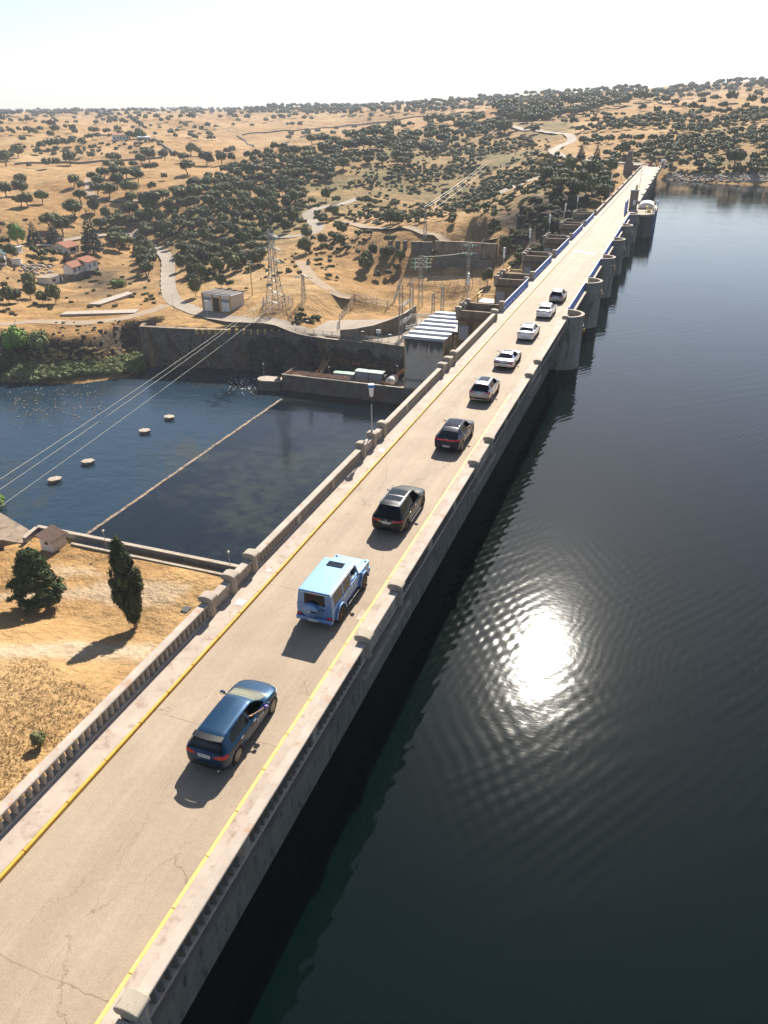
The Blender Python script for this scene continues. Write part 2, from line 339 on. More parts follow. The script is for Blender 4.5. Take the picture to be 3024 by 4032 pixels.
def water_material(name, deep, waves, rough, shoal=None):
    """waves: list of (scale, (sx,sy), rot_deg, distance, kind)"""
    m = bpy.data.materials.new(name); m.use_nodes = True; MT[name] = m
    nt = m.node_tree; N = nt.nodes; L = nt.links; b = N['Principled BSDF']
    b.inputs['Roughness'].default_value = rough; b.inputs['IOR'].default_value = 1.333; b.inputs['Base Color'].default_value = (*deep, 1)
    g = N.new('ShaderNodeNewGeometry'); prev = None
    for sc, st, rot, dist, kind in waves:
        mp = N.new('ShaderNodeMapping'); mp.inputs['Rotation'].default_value = (0, 0, R_(rot)); mp.inputs['Scale'].default_value = (st[0], st[1], 1)
        L.new(g.outputs['Position'], mp.inputs[0])
        if kind == 'n':
            n = N.new('ShaderNodeTexNoise'); n.inputs['Scale'].default_value = sc; n.inputs['Detail'].default_value = 3; n.inputs['Roughness'].default_value = 0.5
            n.inputs['Distortion'].default_value = 0.4; out = n.outputs[0]
        else:
            n = N.new('ShaderNodeTexWave'); n.inputs['Scale'].default_value = sc; n.inputs['Distortion'].default_value = 5.5; n.inputs['Detail'].default_value = 2; n.inputs['Detail Scale'].default_value = 0.7 * sc
            am = N.new('ShaderNodeTexNoise'); am.inputs['Scale'].default_value = 0.11 + sc * 0.1; am.inputs['Detail'].default_value = 2; L.new(g.outputs['Position'], am.inputs[0])
            mm = N.new('ShaderNodeMapRange'); mm.inputs[1].default_value = 0.32; mm.inputs[2].default_value = 0.68; L.new(am.outputs[0], mm.inputs[0])
            mu_ = N.new('ShaderNodeMath'); mu_.operation = 'MULTIPLY'; L.new(n.outputs[1], mu_.inputs[0]); L.new(mm.outputs[0], mu_.inputs[1]); out = mu_.outputs[0]
        L.new(mp.outputs[0], n.inputs[0])
        bp = N.new('ShaderNodeBump'); bp.inputs['Strength'].default_value = 1.0; bp.inputs['Distance'].default_value = dist
        L.new(out, bp.inputs['Height'])
        if prev: L.new(prev.outputs[0], bp.inputs['Normal'])
        prev = bp
    L.new(prev.outputs[0], b.inputs['Normal'])
    if shoal:
        n = N.new('ShaderNodeTexNoise'); n.inputs['Scale'].default_value = 0.35; n.inputs['Detail'].default_value = 8; n.inputs['Roughness'].default_value = 0.75
        L.new(g.outputs['Position'], n.inputs[0])
        n2 = N.new('ShaderNodeTexNoise'); n2.inputs['Scale'].default_value = 0.035; n2.inputs['Detail'].default_value = 3
        L.new(g.outputs['Position'], n2.inputs[0])
        mu = N.new('ShaderNodeMath'); mu.operation = 'MULTIPLY'; L.new(n.outputs[0], mu.inputs[0]); L.new(n2.outputs[0], mu.inputs[1])
        r = N.new('ShaderNodeValToRGB'); r.color_ramp.elements[0].position = 0.27; r.color_ramp.elements[1].position = 0.40
        r.color_ramp.elements[0].color = (*deep, 1); r.color_ramp.elements[1].color = (*shoal, 1)
        L.new(mu.outputs[0], r.inputs[0]); L.new(r.outputs[0], b.inputs['Base Color'])
    return m
water_material('reservoir_water', (0.0005, 0.0042, 0.0036), [(0.07, (1, 1.6), 20, 0.025, 'n'), (0.42, (1, 1), -33, 0.0040, 'w'), (0.50, (1, 1), 34, 0.0042, 'w'), (0.74, (1, 1), 8, 0.0016, 'w'), (0.19, (1, 1), 50, 0.0050, 'w'), (2.4, (1, 1.5), 15, 0.0034, 'n')], 0.062)
water_material('rippled_river', (0.013, 0.030, 0.048), [(0.25, (1, 1.4), 0, 0.12, 'n'), (1.6, (1, 1.6), 40, 0.045, 'n')], 0.12, shoal=(0.030, 0.034, 0.026))
water_material('river_water', (0.002, 0.006, 0.010), [(0.12, (1, 1.4), 0, 0.05, 'n'), (0.9, (1, 1.6), 40, 0.02, 'n')], 0.07, shoal=(0.020, 0.026, 0.020))

mat('pier_concrete', (0.25, 0.22, 0.18), (0.34, 0.305, 0.25), 0.7, 0.9, 0.5, 20, c3=(0.12, 0.11, 0.095), s3=1.1, t3=(0.5, 0.68), stretch=(1, 1, 0.3))
mat('coping_pale', (0.33, 0.275, 0.225), (0.43, 0.365, 0.305), 0.9, 0.9, 0.5, 30, c3=(0.36, 0.22, 0.15), s3=1.6, t3=(0.56, 0.66))
mat('dam_face', (0.135, 0.125, 0.10), (0.19, 0.175, 0.14), 1.2, 0.9, 1, 10, c3=(0.055, 0.054, 0.05), s3=2.0, t3=(0.52, 0.66), stretch=(1, 1, 0.35))

mat('yellow_soft', (0.66, 0.42, 0.10), (0.74, 0.50, 0.15), 5, 0.7, c3=(0.40, 0.32, 0.2), s3=12, t3=(0.60, 0.72))
# ================================================================ terrain
CP = []
def cpz(u, v, z): p = at_z(u, v, z); CP.append((p[0], p[1], z))
def cpd(u, v, D): p = at_d(u, v, D); CP.append((p[0], p[1], p[2]))
def cpw(x, y, z): CP.append((x, y, z))
for u, v, z in [(0, 1300, -31), (200, 1250, -31), (400, 1200, -31), (150, 1100, -31.5), (300, 1050, -31.5), (0, 1120, -31), (0, 1000, -31.5), (693, 1219, -30.5), (600, 1000, -30.5), (650, 1100, -30.7),
                (560, 950, -29.5), (850, 1290, -30.5), (1100, 1310, -30.5), (700, 1330, -30.5), (1000, 1345, -30.5), (1250, 1370, -30.5),
                (1450, 1340, -30.5), (1575, 1330, -30.5), (950, 1240, -28.5), (1080, 1230, -27), (1230, 1180, -25.5), (1190, 1250, -28), (1350, 1290, -30),
                (1395, 1180, -26.5), (1250, 1050, -24.5), (1400, 1030, -25), (1330, 1100, -25.5), (1560, 1080, -26.5), (1712, 1085, -26.5), (1850, 1085, -27), (1640, 1205, -29.5), (1720, 1230, -30)]:
    cpz(u, v, z)
for u, v, D in [(0, 900, 350), (0, 830, 400), (0, 742, 500), (300, 800, 420), (738, 664, 500), (500, 720, 450), (361, 615, 680), (476, 537, 860), (600, 590, 700), (380, 482, 1180), (100, 620, 640), (0, 520, 880),
                (0, 461, 1700), (300, 455, 2000), (0, 441, 3300), (700, 437, 3000), (700, 460, 1500), (700, 500, 1050), (900, 570, 780), (900, 650, 560), (900, 740, 430), (900, 830, 370), (1231, 840, 350), (1218, 602, 520), (1100, 569, 560), (1132, 545, 900),
                (1400, 700, 430), (1762, 814, 370), (1762, 600, 560), (1961, 463, 720), (1600, 520, 620), (1400, 545, 590), (1470, 443, 1300), (1200, 470, 1250), (1700, 410, 1350), (2000, 385, 1500), (1300, 425, 1500), (1800, 480, 1000),
                (1742, 928, 270), (1600, 920, 275), (1880, 925, 262), (1500, 900, 290), (1950, 930, 258), (1960, 850, 270), (2060, 938, 256), (2060, 790, 274), (2180, 920, 256), (2180, 745, 280), (2280, 915, 254), (2290, 745, 282), (1650, 860, 310), (1880, 850, 318), (2050, 700, 400), (2180, 700, 330), (2100, 600, 480),
                (2306, 628, 350), (2170, 590, 430), (2250, 540, 520), (2200, 520, 580), (2020, 500, 650), (2577, 388, 900), (2462, 378, 1100), (2300, 395, 1150), (2150, 430, 1000), (2000, 455, 800), (3024, 322, 1300), (2900, 345, 1200), (2780, 422, 750), (2780, 598, 370), (2780, 523, 500), (2780, 370, 1050),
                (3024, 422, 800), (3024, 520, 480), (3024, 600, 370), (2950, 660, 335), (2600, 600, 410), (2600, 500, 560), (2450, 450, 750), (2450, 560, 470), (3400, 330, 1300), (3400, 520, 450), (3400, 640, 350),
                (-500, 441, 3000), (-500, 600, 650), (-500, 800, 420), (-500, 1000, 300)]:
    cpd(u, v, D)
for x, y, z in [(-30, 190, -29), (-30, 215, -26), (-34, 240, -17), (-30, 262, -11), (-26, 290, -6.5), (-24, 320, -3), (-24, 350, -1), (-22, 372, 0), (-14, 376, 0), (-6, 378, -0.5), (-60, 230, -27), (-50, 255, -19), (-55, 275, -12),
                (-70, 300, -9), (-60, 340, -4), (-12, 400, 1.5), (-40, 400, 2), (-22, 120, -34), (-22, 160, -33), (8, 366, -4.6), (20, 361, -4.6), (32, 359, -4.6), (60, 352, -4.6), (120, 340, -4.6), (200, 320, -4.6), (10, 385, -1), (60, 375, -1), (200, 345, 0),
                (-400, 3500, 36), (600, 3500, 110), (400, 1800, 90), (900, 1500, 90), (600, 800, 50), (-2500, 2500, 40), (-1500, 500, 0), (-600, 100, -30), (-400, 50, -32)]:
    cpw(x, y, z)
CPA = np.array(CP)
def uvw(x, y):
    r = np.hypot(x, y); return np.arctan2(x, y) * 2.6, np.log(np.maximum(r, 20.0)) * 1.5
_u, _w = uvw(CPA[:, 0], CPA[:, 1]); _n = len(CPA)
def phi(d2): return np.sqrt(d2 + 0.0016)
_A = phi((_u[:, None] - _u[None]) ** 2 + (_w[:, None] - _w[None]) ** 2) - np.eye(_n) * 0.03
_P = np.c_[np.ones(_n), _u, _w]
_K = np.zeros((_n + 3, _n + 3)); _K[:_n, :_n] = _A; _K[:_n, _n:] = _P; _K[_n:, :_n] = _P.T
_sol = np.linalg.solve(_K, np.r_[CPA[:, 2], np.zeros(3)])
def hill(x, y):
    x = np.atleast_1d(np.asarray(x, float)).ravel(); y = np.atleast_1d(np.asarray(y, float)).ravel(); out = np.empty(len(x))
    for s in range(0, len(x), 40000):
        a, b = uvw(x[s:s + 40000], y[s:s + 40000])
        out[s:s + 40000] = phi((a[:, None] - _u) ** 2 + (b[:, None] - _w) ** 2) @ _sol[:_n] + _sol[_n] + _sol[_n + 1] * a + _sol[_n + 2] * b
    return out
_rs = np.random.RandomState(3); _tab = _rs.rand(256, 256)
def vnoise(x, y):
    xi = np.floor(x).astype(int); yi = np.floor(y).astype(int); fx = x - xi; fy = y - yi
    fx = fx * fx * (3 - 2 * fx); fy = fy * fy * (3 - 2 * fy)
    t = lambda i, j: _tab[i % 256, j % 256]
    return (t(xi, yi) * (1 - fx) + t(xi + 1, yi) * fx) * (1 - fy) + (t(xi, yi + 1) * (1 - fx) + t(xi + 1, yi + 1) * fx) * fy - 0.5
def fbm(x, y, s, o=4):
    r = 0; a = 1.0
    for k in range(o): r = r + a * vnoise(x / s + 17.3 * k, y / s + 9.1 * k); a *= 0.5; s = s / 2.03
    return r
RIVER = [(-10, 77.9), (-87.3, 77.9), (-87.3, 75.0), (-99, 80), (-125, 66), (-170, 40), (-420, -10), (-420, 60), (-250, 118), (-161.5, 143.1), (-139, 148.5), (-131.5, 158), (-132.8, 169.8), (-118, 172.9), (-108, 174.9), (-94, 178), (-56, 176.5), (-10, 176.5)]
RES = [(-14, -200), (-14, 376), (-9.8, 378), (1, 372.2), (9.1, 363.4), (20.5, 358.6), (32, 356.8), (60, 350), (120, 338), (200, 318), (600, 250), (1500, 200), (1500, -400)]
def poly_sd(x, y, poly):
    P = np.array(poly, float); Q = np.roll(P, -1, 0); ins = np.zeros(len(x), bool); dm = np.full(len(x), 1e9); k = np.zeros(len(x), int)
    for i, (a, b) in enumerate(zip(P, Q)):
        c = ((a[1] > y) != (b[1] > y)) & (x < (b[0] - a[0]) * (y - a[1]) / (b[1] - a[1] + 1e-12) + a[0]); ins ^= c
        e = b - a; t = np.clip(((x - a[0]) * e[0] + (y - a[1]) * e[1]) / (e @ e), 0, 1)
        d = np.hypot(x - a[0] - t * e[0], y - a[1] - t * e[1]); w = d < dm; dm[w] = d[w]; k[w] = i
    return np.where(ins, -dm, dm), k
def ground_h(x, y):
    shp = np.shape(x); x = np.atleast_1d(np.asarray(x, float)).ravel(); y = np.atleast_1d(np.asarray(y, float)).ravel()
    h = hill(x, y); r = np.hypot(x, y)
    amp = np.clip((r - 200) / 500, 0, 1)
    h = h + fbm(x, y, 160.0, 4) * 12 * amp + fbm(x, y, 22.0, 3) * (0.5 + 1.2 * np.clip((r - 230) / 200, 0, 1))
    gm = np.clip(1.3 - np.sqrt(((x + 60) / 38) ** 2 + ((y - 265) / 52) ** 2), 0, 1)
    h = h + gm * (fbm(x, y, 13.0, 4) * 5)
    # near park: flat
    near = np.clip((112 - y) / 12, 0, 1) * (x < -10)
    h = h * (1 - near) + (-37 + fbm(x, y, 9.0, 3) * 0.25 + np.clip(60.5 - y, 0, 13) * 0.32 + np.clip(47.5 - y, 0, 60) * 0.10) * near
    # flat yard / road terrace near the dam
    yd = np.clip((y - 176) / 2, 0, 1) * np.clip((213 - y) / 8, 0, 1) * np.clip((x + 96) / 8, 0, 1) * np.clip((-18 - x) / 2, 0, 1) 
    h = h * (1 - yd) + (-30.45) * yd
    sd, k = poly_sd(x, y, RIVER)
    walled = (k <= 1) | (k >= 12)
    h = np.where(sd < 0, np.minimum(-41.6 + np.maximum(sd, -6) * 0.5, h), h)
    slope = np.where(k <= 5, 0.9, 0.62)
    h = np.where((sd >= 0) & (sd < 60) & ~walled, np.minimum(h, -41.3 + np.where(k <= 5, sd * 0.9, 0.26 * sd + 1.25 * np.clip(sd - 8.5, 0, 99)) + fbm(x, y, 7.0, 3) * 1.6 * np.clip(sd / 5, 0, 1)), h)
    rd, k2 = poly_sd(x, y, RES)
    h = np.where(rd < 0, np.minimum(h, -5.2 + np.maximum(rd, -60) * 0.3), h)
    h = np.where((rd >= 0) & (x > -12) & (rd < 80), np.minimum(h, -5.0 + rd * 0.30 + fbm(x, y, 6, 3) * 0.7), h)
    h = np.where((rd >= 0) & (x > -40) & (y > 340), np.maximum(h, -4.9), h)
    # road bed behind the end of the dam
    return h.reshape(shp) if shp else float(h[0])
NA, NR = 560, 520
az = np.radians(np.linspace(-72, 50, NA)); rr = np.exp(np.linspace(math.log(22), math.log(9000), NR))
AZ, RR = np.meshgrid(az, rr); TX = RR * np.sin(AZ); TY = RR * np.cos(AZ)
TZ = ground_h(TX, TY)
idx = np.arange(NA * NR).reshape(NR, NA)
Fq = np.stack([idx[:-1, :-1], idx[:-1, 1:], idx[1:, 1:], idx[1:, :-1]], -1).reshape(-1, 4)[:, ::-1]
ter = fastmesh('ground', np.c_[TX.ravel(), TY.ravel(), TZ.ravel()], Fq, MT['ground'], smooth=True)
tag(ter, 'dry golden grassland with bare dirt slopes and hills', None, None, 'structure')
# fast lookup of the built surface, and the point where a pixel's ray meets it
_lr0 = math.log(22); _lrs = (math.log(9000) - _lr0) / (NR - 1); _az0 = az[0]; _azs = az[1] - az[0]
def gz(x, y):
    r = math.hypot(x, y); i = (math.log(max(r, 22.1)) - _lr0) / _lrs; j = (math.atan2(x, y) - _az0) / _azs
    i = min(max(i, 0), NR - 1.001); j = min(max(j, 0), NA - 1.001); a = int(i); b = int(j); fi = i - a; fj = j - b
    return float((TZ[a, b] * (1 - fj) + TZ[a, b + 1] * fj) * (1 - fi) + (TZ[a + 1, b] * (1 - fj) + TZ[a + 1, b + 1] * fj) * fi)
_HD = np.exp(np.arange(math.log(25), math.log(8500), 0.0055))
def hit(u, v):
    d = ray(u, v); d = d / math.hypot(d[0], d[1]); j = min(max((math.atan2(d[0], d[1]) - _az0) / _azs, 0), NA - 1.001); b = int(j); fj = j - b
    col = TZ[:, b] * (1 - fj) + TZ[:, b + 1] * fj; g = np.interp((np.log(_HD) - _lr0) / _lrs, np.arange(NR), col); z = CAM[2] + d[2] * _HD
    k = np.nonzero(z <= g)[0]
    if len(k) == 0: return None, None
    k = k[0]; D = _HD[k]
    if k > 0: a = z[k - 1] - g[k - 1]; c = z[k] - g[k]; D = _HD[k - 1] + (D - _HD[k - 1]) * a / (a - c + 1e-9)
    p = CAM + d * D; return (p[0], p[1], gz(p[0], p[1])), D
# tones: r pale dirt, g scrub green, b dark rock with painted shade
def blob(x, y, cx, cy, rx, ry, e=1.0):
    return np.clip(1.4 - np.sqrt(((x - cx) / rx) ** 2 + ((y - cy) / ry) ** 2) * e, 0, 1)
fx = TX.ravel(); fy = TY.ravel(); nz = fbm(fx, fy, 14.0, 4); TR = np.zeros(len(fx)); TG = np.zeros(len(fx)); TB = np.zeros(len(fx))
_us, _vs = (lambda P: (CXP + F_PX * P[0] / P[2], CYP + F_PX * P[1] / P[2]))(RW.T @ (np.c_[fx, fy, TZ.ravel()] - CAM).T)
def inp(poly):
    s, _ = poly_sd(_us, _vs, poly); return s
_n6 = fbm(fx, fy, 5.0, 3) * 26
for _q, _a in (([(-20, 870), (420, 880), (1010, 890), (930, 985), (400, 985), (-20, 975)], 1.0), ([(-20, 560), (420, 525), (700, 480), (1000, 480), (1250, 500), (1150, 610), (900, 650), (430, 600), (-20, 605)], 0.85), ([(200, 370), (600, 395), (760, 450), (420, 440)], 0.7)):
    TR = np.maximum(TR, np.clip(0.5 + (-inp([(x_ * .6028, 2000 + y_ * .6028) for x_, y_ in _q]) + _n6) / 26, 0, 1) * _a * (fx < -18) * (fy < 77))
FOREST = [(0, 950), (230, 900), (420, 850), (640, 830), (900, 700), (1150, 600), (1500, 540), (1850, 480), (2000, 440), (2250, 420), (2300, 500), (2150, 640), (2420, 640), (2420, 860), (2150, 860), (1900, 880), (1600, 880), (1300, 860), (1150, 950), (900, 1080), (760, 1180), (690, 1050), (560, 930), (300, 960)]
TG = np.maximum(TG, np.clip(0.55 + fbm(fx, fy, 30.0, 4) * 1.2, 0, 1) * np.clip(-inp(FOREST) / 60, 0, 1))
RB = [(2450, 640), (2500, 560), (2700, 500), (3100, 480), (3100, 690), (2620, 690)]
TG = np.maximum(TG, np.clip(0.5 + fbm(fx, fy, 20.0, 4) * 1.3, 0, 1) * np.clip(-inp(RB) / 60, 0, 1))
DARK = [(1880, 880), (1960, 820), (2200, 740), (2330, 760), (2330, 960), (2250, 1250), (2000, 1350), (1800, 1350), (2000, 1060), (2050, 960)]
TB = np.maximum(TB, np.clip(-inp(DARK) / 40 + nz * 0.5, 0, 1) * (fy < 380) * (fy > 185))  # gorge cliff: dark rock, with its shade painted into the tone
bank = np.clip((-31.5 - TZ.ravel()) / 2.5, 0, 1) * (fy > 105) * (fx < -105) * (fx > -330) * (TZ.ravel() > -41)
TB = np.maximum(TB, bank * np.clip(0.75 + nz * 2.0, 0, 1) * np.clip((TZ.ravel() + 38.6) / 1.0, 0, 1))  # shade of the far bank slope painted into the tone
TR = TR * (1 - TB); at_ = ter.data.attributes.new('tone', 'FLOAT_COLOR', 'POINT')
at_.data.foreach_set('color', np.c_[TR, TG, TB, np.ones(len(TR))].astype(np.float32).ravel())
# ---------------------------------------------------------------- water
def gridplane(name, x0, x1, y0, y1, z, m, nx=2, ny=2):
    xs = np.linspace(x0, x1, nx); ys = np.linspace(y0, y1, ny); X, Y = np.meshgrid(xs, ys); i = np.arange(nx * ny).reshape(ny, nx)
    q = np.stack([i[:-1, :-1], i[:-1, 1:], i[1:, 1:], i[1:, :-1]], -1).reshape(-1, 4)
    return fastmesh(name, np.c_[X.ravel(), Y.ravel(), np.full(X.size, z)], q, m)
o = gridplane('reservoir_water', -13.5, 1500, -150, 400, -5.0, MT['reservoir_water']); tag(o, 'calm dark green reservoir with sun glint', None, None, 'structure')
o = gridplane('river_water', -84.8, -16, 60, 182, -41.0, MT['river_water']); tag(o, 'smooth dark pool between the weir and the dam', None, None, 'structure')
o = gridplane('river_water', -420, -84.81, 20, 182, -41.06, MT['rippled_river']); tag(o, 'rippled blue river beyond the weir', None, None, 'structure')
# ================================================================ the dam: body, deck, parapets, piers
Y0, YG0, YG1, YE = -16.0, 82.6, 192.0, 371.0
dam = empty('dam', (-14, 0, 0), 0, 'long grey concrete gravity dam carrying the road between river and reservoir', 'dam')
def part(mb, name, m, root, **k):
    o = mb.build(name, MT[m] if isinstance(m, str) else m, None, **k); o.parent = root
    o.matrix_parent_inverse = Matrix.Translation(root.location).inverted() if root.rotation_euler.z == 0 else (Matrix.Translation(root.location) @ Matrix.Rotation(root.rotation_euler.z, 4, 'Z')).inverted()
    return o
# body cross section (x,z), upstream face x=-11, downstream face slopes
for a, b in ((Y0, YG0 + 2), (YG1 - 2, YE + 4)):
    mb = MB().extr_y([(-24, -45), (-11.0, -45), (-11.0, -1.0), (-10.2, -0.75), (-18.0, -0.75)], a, b)
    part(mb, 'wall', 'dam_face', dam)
mb = MB()
mb.extr_y([(-18.15, -0.75), (-9.85, -0.75), (-9.70, -0.45), (-9.70, -0.30), (-9.58, -0.18), (-9.58, 0.0), (-10.2, 0.0), (-18.15, -0.012)], Y0, 84.0)
mb.box(-18.15, -10.2, 84.0, 190, -1.1, -0.012)
mb.extr_y([(-18.15, -0.75), (-9.85, -0.75), (-9.70, -0.45), (-9.70, -0.30), (-9.58, -0.18), (-9.58, 0.0), (-10.2, 0.0), (-18.15, -0.012)], 190.0, YE)
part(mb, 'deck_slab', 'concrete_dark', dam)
mb = MB()
for k in range(6): mb.extr_y([(-16.5, -40), (-13.2, -40), (-12.2, -1.15), (-12.8, -1.15)], 89.2 + 20.0 * k, 104.6 + 20.0 * k)
part(mb, 'spillway_gate', 'concrete_dark', dam)
# roadway, kerbs, pavements
def slab(name, x0, x1, y0, y1, z0, z1, m, label):
    o = MB().box(x0, x1, y0, y1, z0, z1).build(name, MT[m]); return tag(o, label, None, None, 'structure')
slab('road', -16.5, -10.94, Y0, YE + 6, -0.010, 0.004, 'deck_road', 'worn pale concrete road along the dam crest')
slab('pavement', -18.05, -16.615, Y0, YE, -0.008, 0.145, 'pavement', 'pale pavement along the river side parapet')
slab('pavement', -10.805, -9.70, Y0, YE, -0.006, 0.15, 'pavement', 'narrow pale pavement beside the reservoir parapet')
def kerb(xa, xb, ya, yb, m, label, zt):
    mb = MB(); y = ya; rs = random.Random(int(abs(xa) * 100 + ya))
    while y < yb:
        l = 1.94 + rs.uniform(-0.12, 0.12); e = min(y + l, yb); dz = rs.uniform(-0.006, 0.006); dx = rs.uniform(-0.006, 0.006)
        mb.box(xa + dx, xb + dx, y, e - 0.012, -0.005, zt + dz); y = e
    o = mb.build('kerb', MT[m], bevel=0.02, seg=1); tag(o, label, None, None, 'structure')
kerb(-16.62, -16.50, Y0, 62, 'yellow_paint', 'bright yellow painted kerb on the river side', 0.15)
kerb(-16.62, -16.50, 62, 190, 'yellow_faded', 'faded yellow kerb on the river side', 0.15)
kerb(-16.62, -16.50, 190, YE, 'pavement', 'bare pale kerb on the river side', 0.15)
kerb(-10.94, -10.80, Y0, 33, 'yellow_soft', 'bright yellow painted kerb on the reservoir side', 0.156)
kerb(-10.94, -10.80, 33, 60, 'yellow_faded', 'faded yellow kerb on the reservoir side', 0.156)
kerb(-10.94, -10.80, 60, YE, 'coping_pale', 'whitish kerb on the reservoir side', 0.156)
# painted marks on the road
def flat(name, polys, z, m, label):
    mb = MB()
    for p in polys: mb.add([(x, y, z) for x, y in p], [tuple(range(len(p)))])
    return tag(mb.build(name, MT[m]), label, None, None, 'structure')
tri = [[(-15.95 + i * 0.62, 136.6), (-15.38 + i * 0.62, 136.6), (-15.66 + i * 0.62, 138.9)] for i in range(3)] + [[(-13.75 + i * 0.62, 136.5), (-13.47 + i * 0.62, 134.2), (-13.18 + i * 0.62, 136.5)] for i in range(3)]
flat('road_marking', tri, 0.009, 'white_paint', 'two rows of white speed-hump triangles')
flat('road_marking', [[(-16.3, 339.0), (-11.7, 339.6), (-11.7, 341.4), (-16.3, 341.0)]], 0.009, 'white_paint', 'white stop band across the far end')
mb = MB()
mb.lathe([(0.17, 0.146), (0.17, 0.153)], -17.02, 28.55, 14)
tag(mb.build('manhole_cover', MT['steel']), 'round iron cover in the pavement beside the third near pillar', 'cover')
for yy, lx in ((25.3, -16.95), (45.0, -16.95)):
    tag(MB().box(lx - 0.2, lx + 0.2, yy, yy + 0.42, 0.146, 0.153).build('hatch_cover', MT['white_paint']), 'small pale square hatch in the pavement near %s pillar group' % ('the second' if yy < 30 else 'the blue-capped lamp'), 'cover')
tag(MB().box(-11.25, -10.96, 26.3, 27.1, 0.004, 0.012).build('hatch_cover', MT['pavement']), 'pale rectangular drain cover beside the reservoir kerb', 'cover')
# ---- parapet pieces
def coping_profile(xa, xb, z0, z1):
    """rounded coping in (x,z), counter clockwise seen from -y"""
    w = xb - xa; h = z1 - z0; c = (xa + xb) / 2; pts = [(xa, z0), (xb, z0)]
    for k in range(0, 9):
        t = math.pi * k / 8; pts.append((c + math.copysign(abs(math.cos(t)) ** 0.45, math.cos(t)) * w / 2, z0 + h * 0.45 + math.sin(t) ** 0.7 * h * 0.55))
    return pts
SIDE = {'L': dict(xo=-18.05, xi=-17.62, s=-1), 'R': dict(xo=-9.655, xi=-10.06, s=1)}
def baluster_shape(mb, xc, yy):
    pr = [(0.085, 0.10), (0.085, 0.17), (0.072, 0.20), (0.088, 0.36), (0.078, 0.60), (0.065, 0.74), (0.08, 0.77), (0.08, 0.83)]
    vs = []; n = 10
    for r, z in pr:
        z = 0.12 + (z - 0.10) * 1.02
        for k in range(n): t = 2 * math.pi * k / n; vs.append((xc + 1.85 * r * math.cos(t), yy + r * math.sin(t), z))
    mb.add(vs, [(i * n + k, i * n + (k + 1) % n, (i + 1) * n + (k + 1) % n, (i + 1) * n + k) for i in range(len(pr) - 1) for k in range(n)])
def pillar_mesh():
    mb = MB(); w = 0.30
    mb.box(-0.25, 0.25, -0.24, 0.24, -0.02, 1.0)
    mb.box(-0.30, 0.30, -0.13, 0.13, -0.02, 0.98); mb.box(-0.15, 0.15, -0.29, 0.29, -0.02, 0.98)
    v0 = len(mb.v)
    return mb
def pillar_cap():
    mb = MB(); pts = []
    prof = [(-0.30, 0.94), (0.30, 0.94), (0.37, 1.02), (0.37, 1.14)]
    for k in range(1, 8):
        t = math.pi * k / 8; prof.append((0.37 * math.cos(t), 1.14 + 0.14 * math.sin(t)))
    prof.append((-0.37, 1.14)); prof.append((-0.37, 1.02))
    return mb.extr_y(prof, -0.28, 0.28)
PM = None
def pillar(x, y, root, zb=0.0):
    global PM
    if PM is None:
        a = pillar_mesh().build('pillar', MT['concrete'], bevel=0.025, seg=1); b = pillar_cap().build('pillar_cap', MT['concrete'], a, bevel=0.03); PM = (a, b)
    else:
        a = PM[0].copy(); C.objects.link(a); b = PM[1].copy(); C.objects.link(b)
    a.parent = root; a.location = (x - root.location.x, y - root.location.y, zb); b.parent = a
    return a
BM = None; BD = None
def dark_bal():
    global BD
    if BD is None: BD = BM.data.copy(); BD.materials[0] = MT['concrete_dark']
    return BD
def balustrade(side, ya, yb, label, posts=(), group=None, detail=True):
    d = SIDE[side]; xo, xi = d['xo'], d['xi']; xc = (xo + xi) / 2; lo, hi = min(xo, xi), max(xo, xi)
    root = empty('balustrade', (xc, (ya + yb) / 2, 0), 0, label, 'balustrade', group)
    part(MB().extr_y(coping_profile(lo, hi, 0.85, 0.95), ya, yb), 'coping', 'coping_pale', root, bevel=0.01, seg=1)
    if side == 'L': part(MB().box(lo + 0.02, hi - 0.02, ya, yb, 0.0, 0.17).extr_y([(lo + 0.03, 0.17), (hi - 0.03, 0.17), (hi - 0.06, 0.24), (lo + 0.06, 0.24)], ya, yb), 'plinth', 'concrete', root)
    zb_ = 0.22 if side == 'L' else 0.14
    # square intermediate posts
    n = 2 if (yb - ya) > 10 else 1
    sq = [ya + (yb - ya) * (i + 1) / (n + 1) for i in range(n)]
    for q in sq: part(MB().box(xc - 0.17, xc + 0.17, q - 0.2, q + 0.2, zb_, 0.86), 'square_post', 'concrete', root)
    def bal(mb, yy):
        baluster_shape(mb, xc, yy)
    ys = []; y = ya + 0.3
    while y < yb - 0.15:
        if all(abs(y - q) > 0.28 for q in sq): ys.append(y)
        y += 0.3335
    if detail:
        global BM
        if BM is None:
            mb = MB(); baluster_shape(mb, 0, 0)
            BM = mb.build('baluster', MT['concrete'], smooth=True); b = BM
        else: b = None
        for yy in ys:
            if b is None:
                b = BM.copy(); C.objects.link(b)
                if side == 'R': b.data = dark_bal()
            b.parent = root; b.location = (0, yy - root.location.y, 0); b = None
    else:
        mb = MB()
        for yy in ys: bal(mb, yy)
        part(mb, 'balusters', 'concrete', root)
    for p in posts: pillar(xc, p, root)
    return root
def panel_wall(side, ya, yb, label, group):
    d = SIDE[side]; lo, hi = min(d['xo'], d['xi']), max(d['xo'], d['xi']); xc = (lo + hi) / 2
    root = empty('parapet_wall', (xc, (ya + yb) / 2, 0), 0, label, 'parapet', group)
    part(MB().box(lo + 0.10, hi - 0.10, ya, yb, 0.0, 0.86), 'panel', 'concrete', root)
    part(MB().box(lo + 0.04, hi - 0.04, ya, yb, 0.0, 0.20), 'plinth', 'concrete', root)
    part(MB().extr_y(coping_profile(lo, hi, 0.82, 0.94), ya, yb), 'coping', 'coping_pale', root, bevel=0.01, seg=1)
    return root
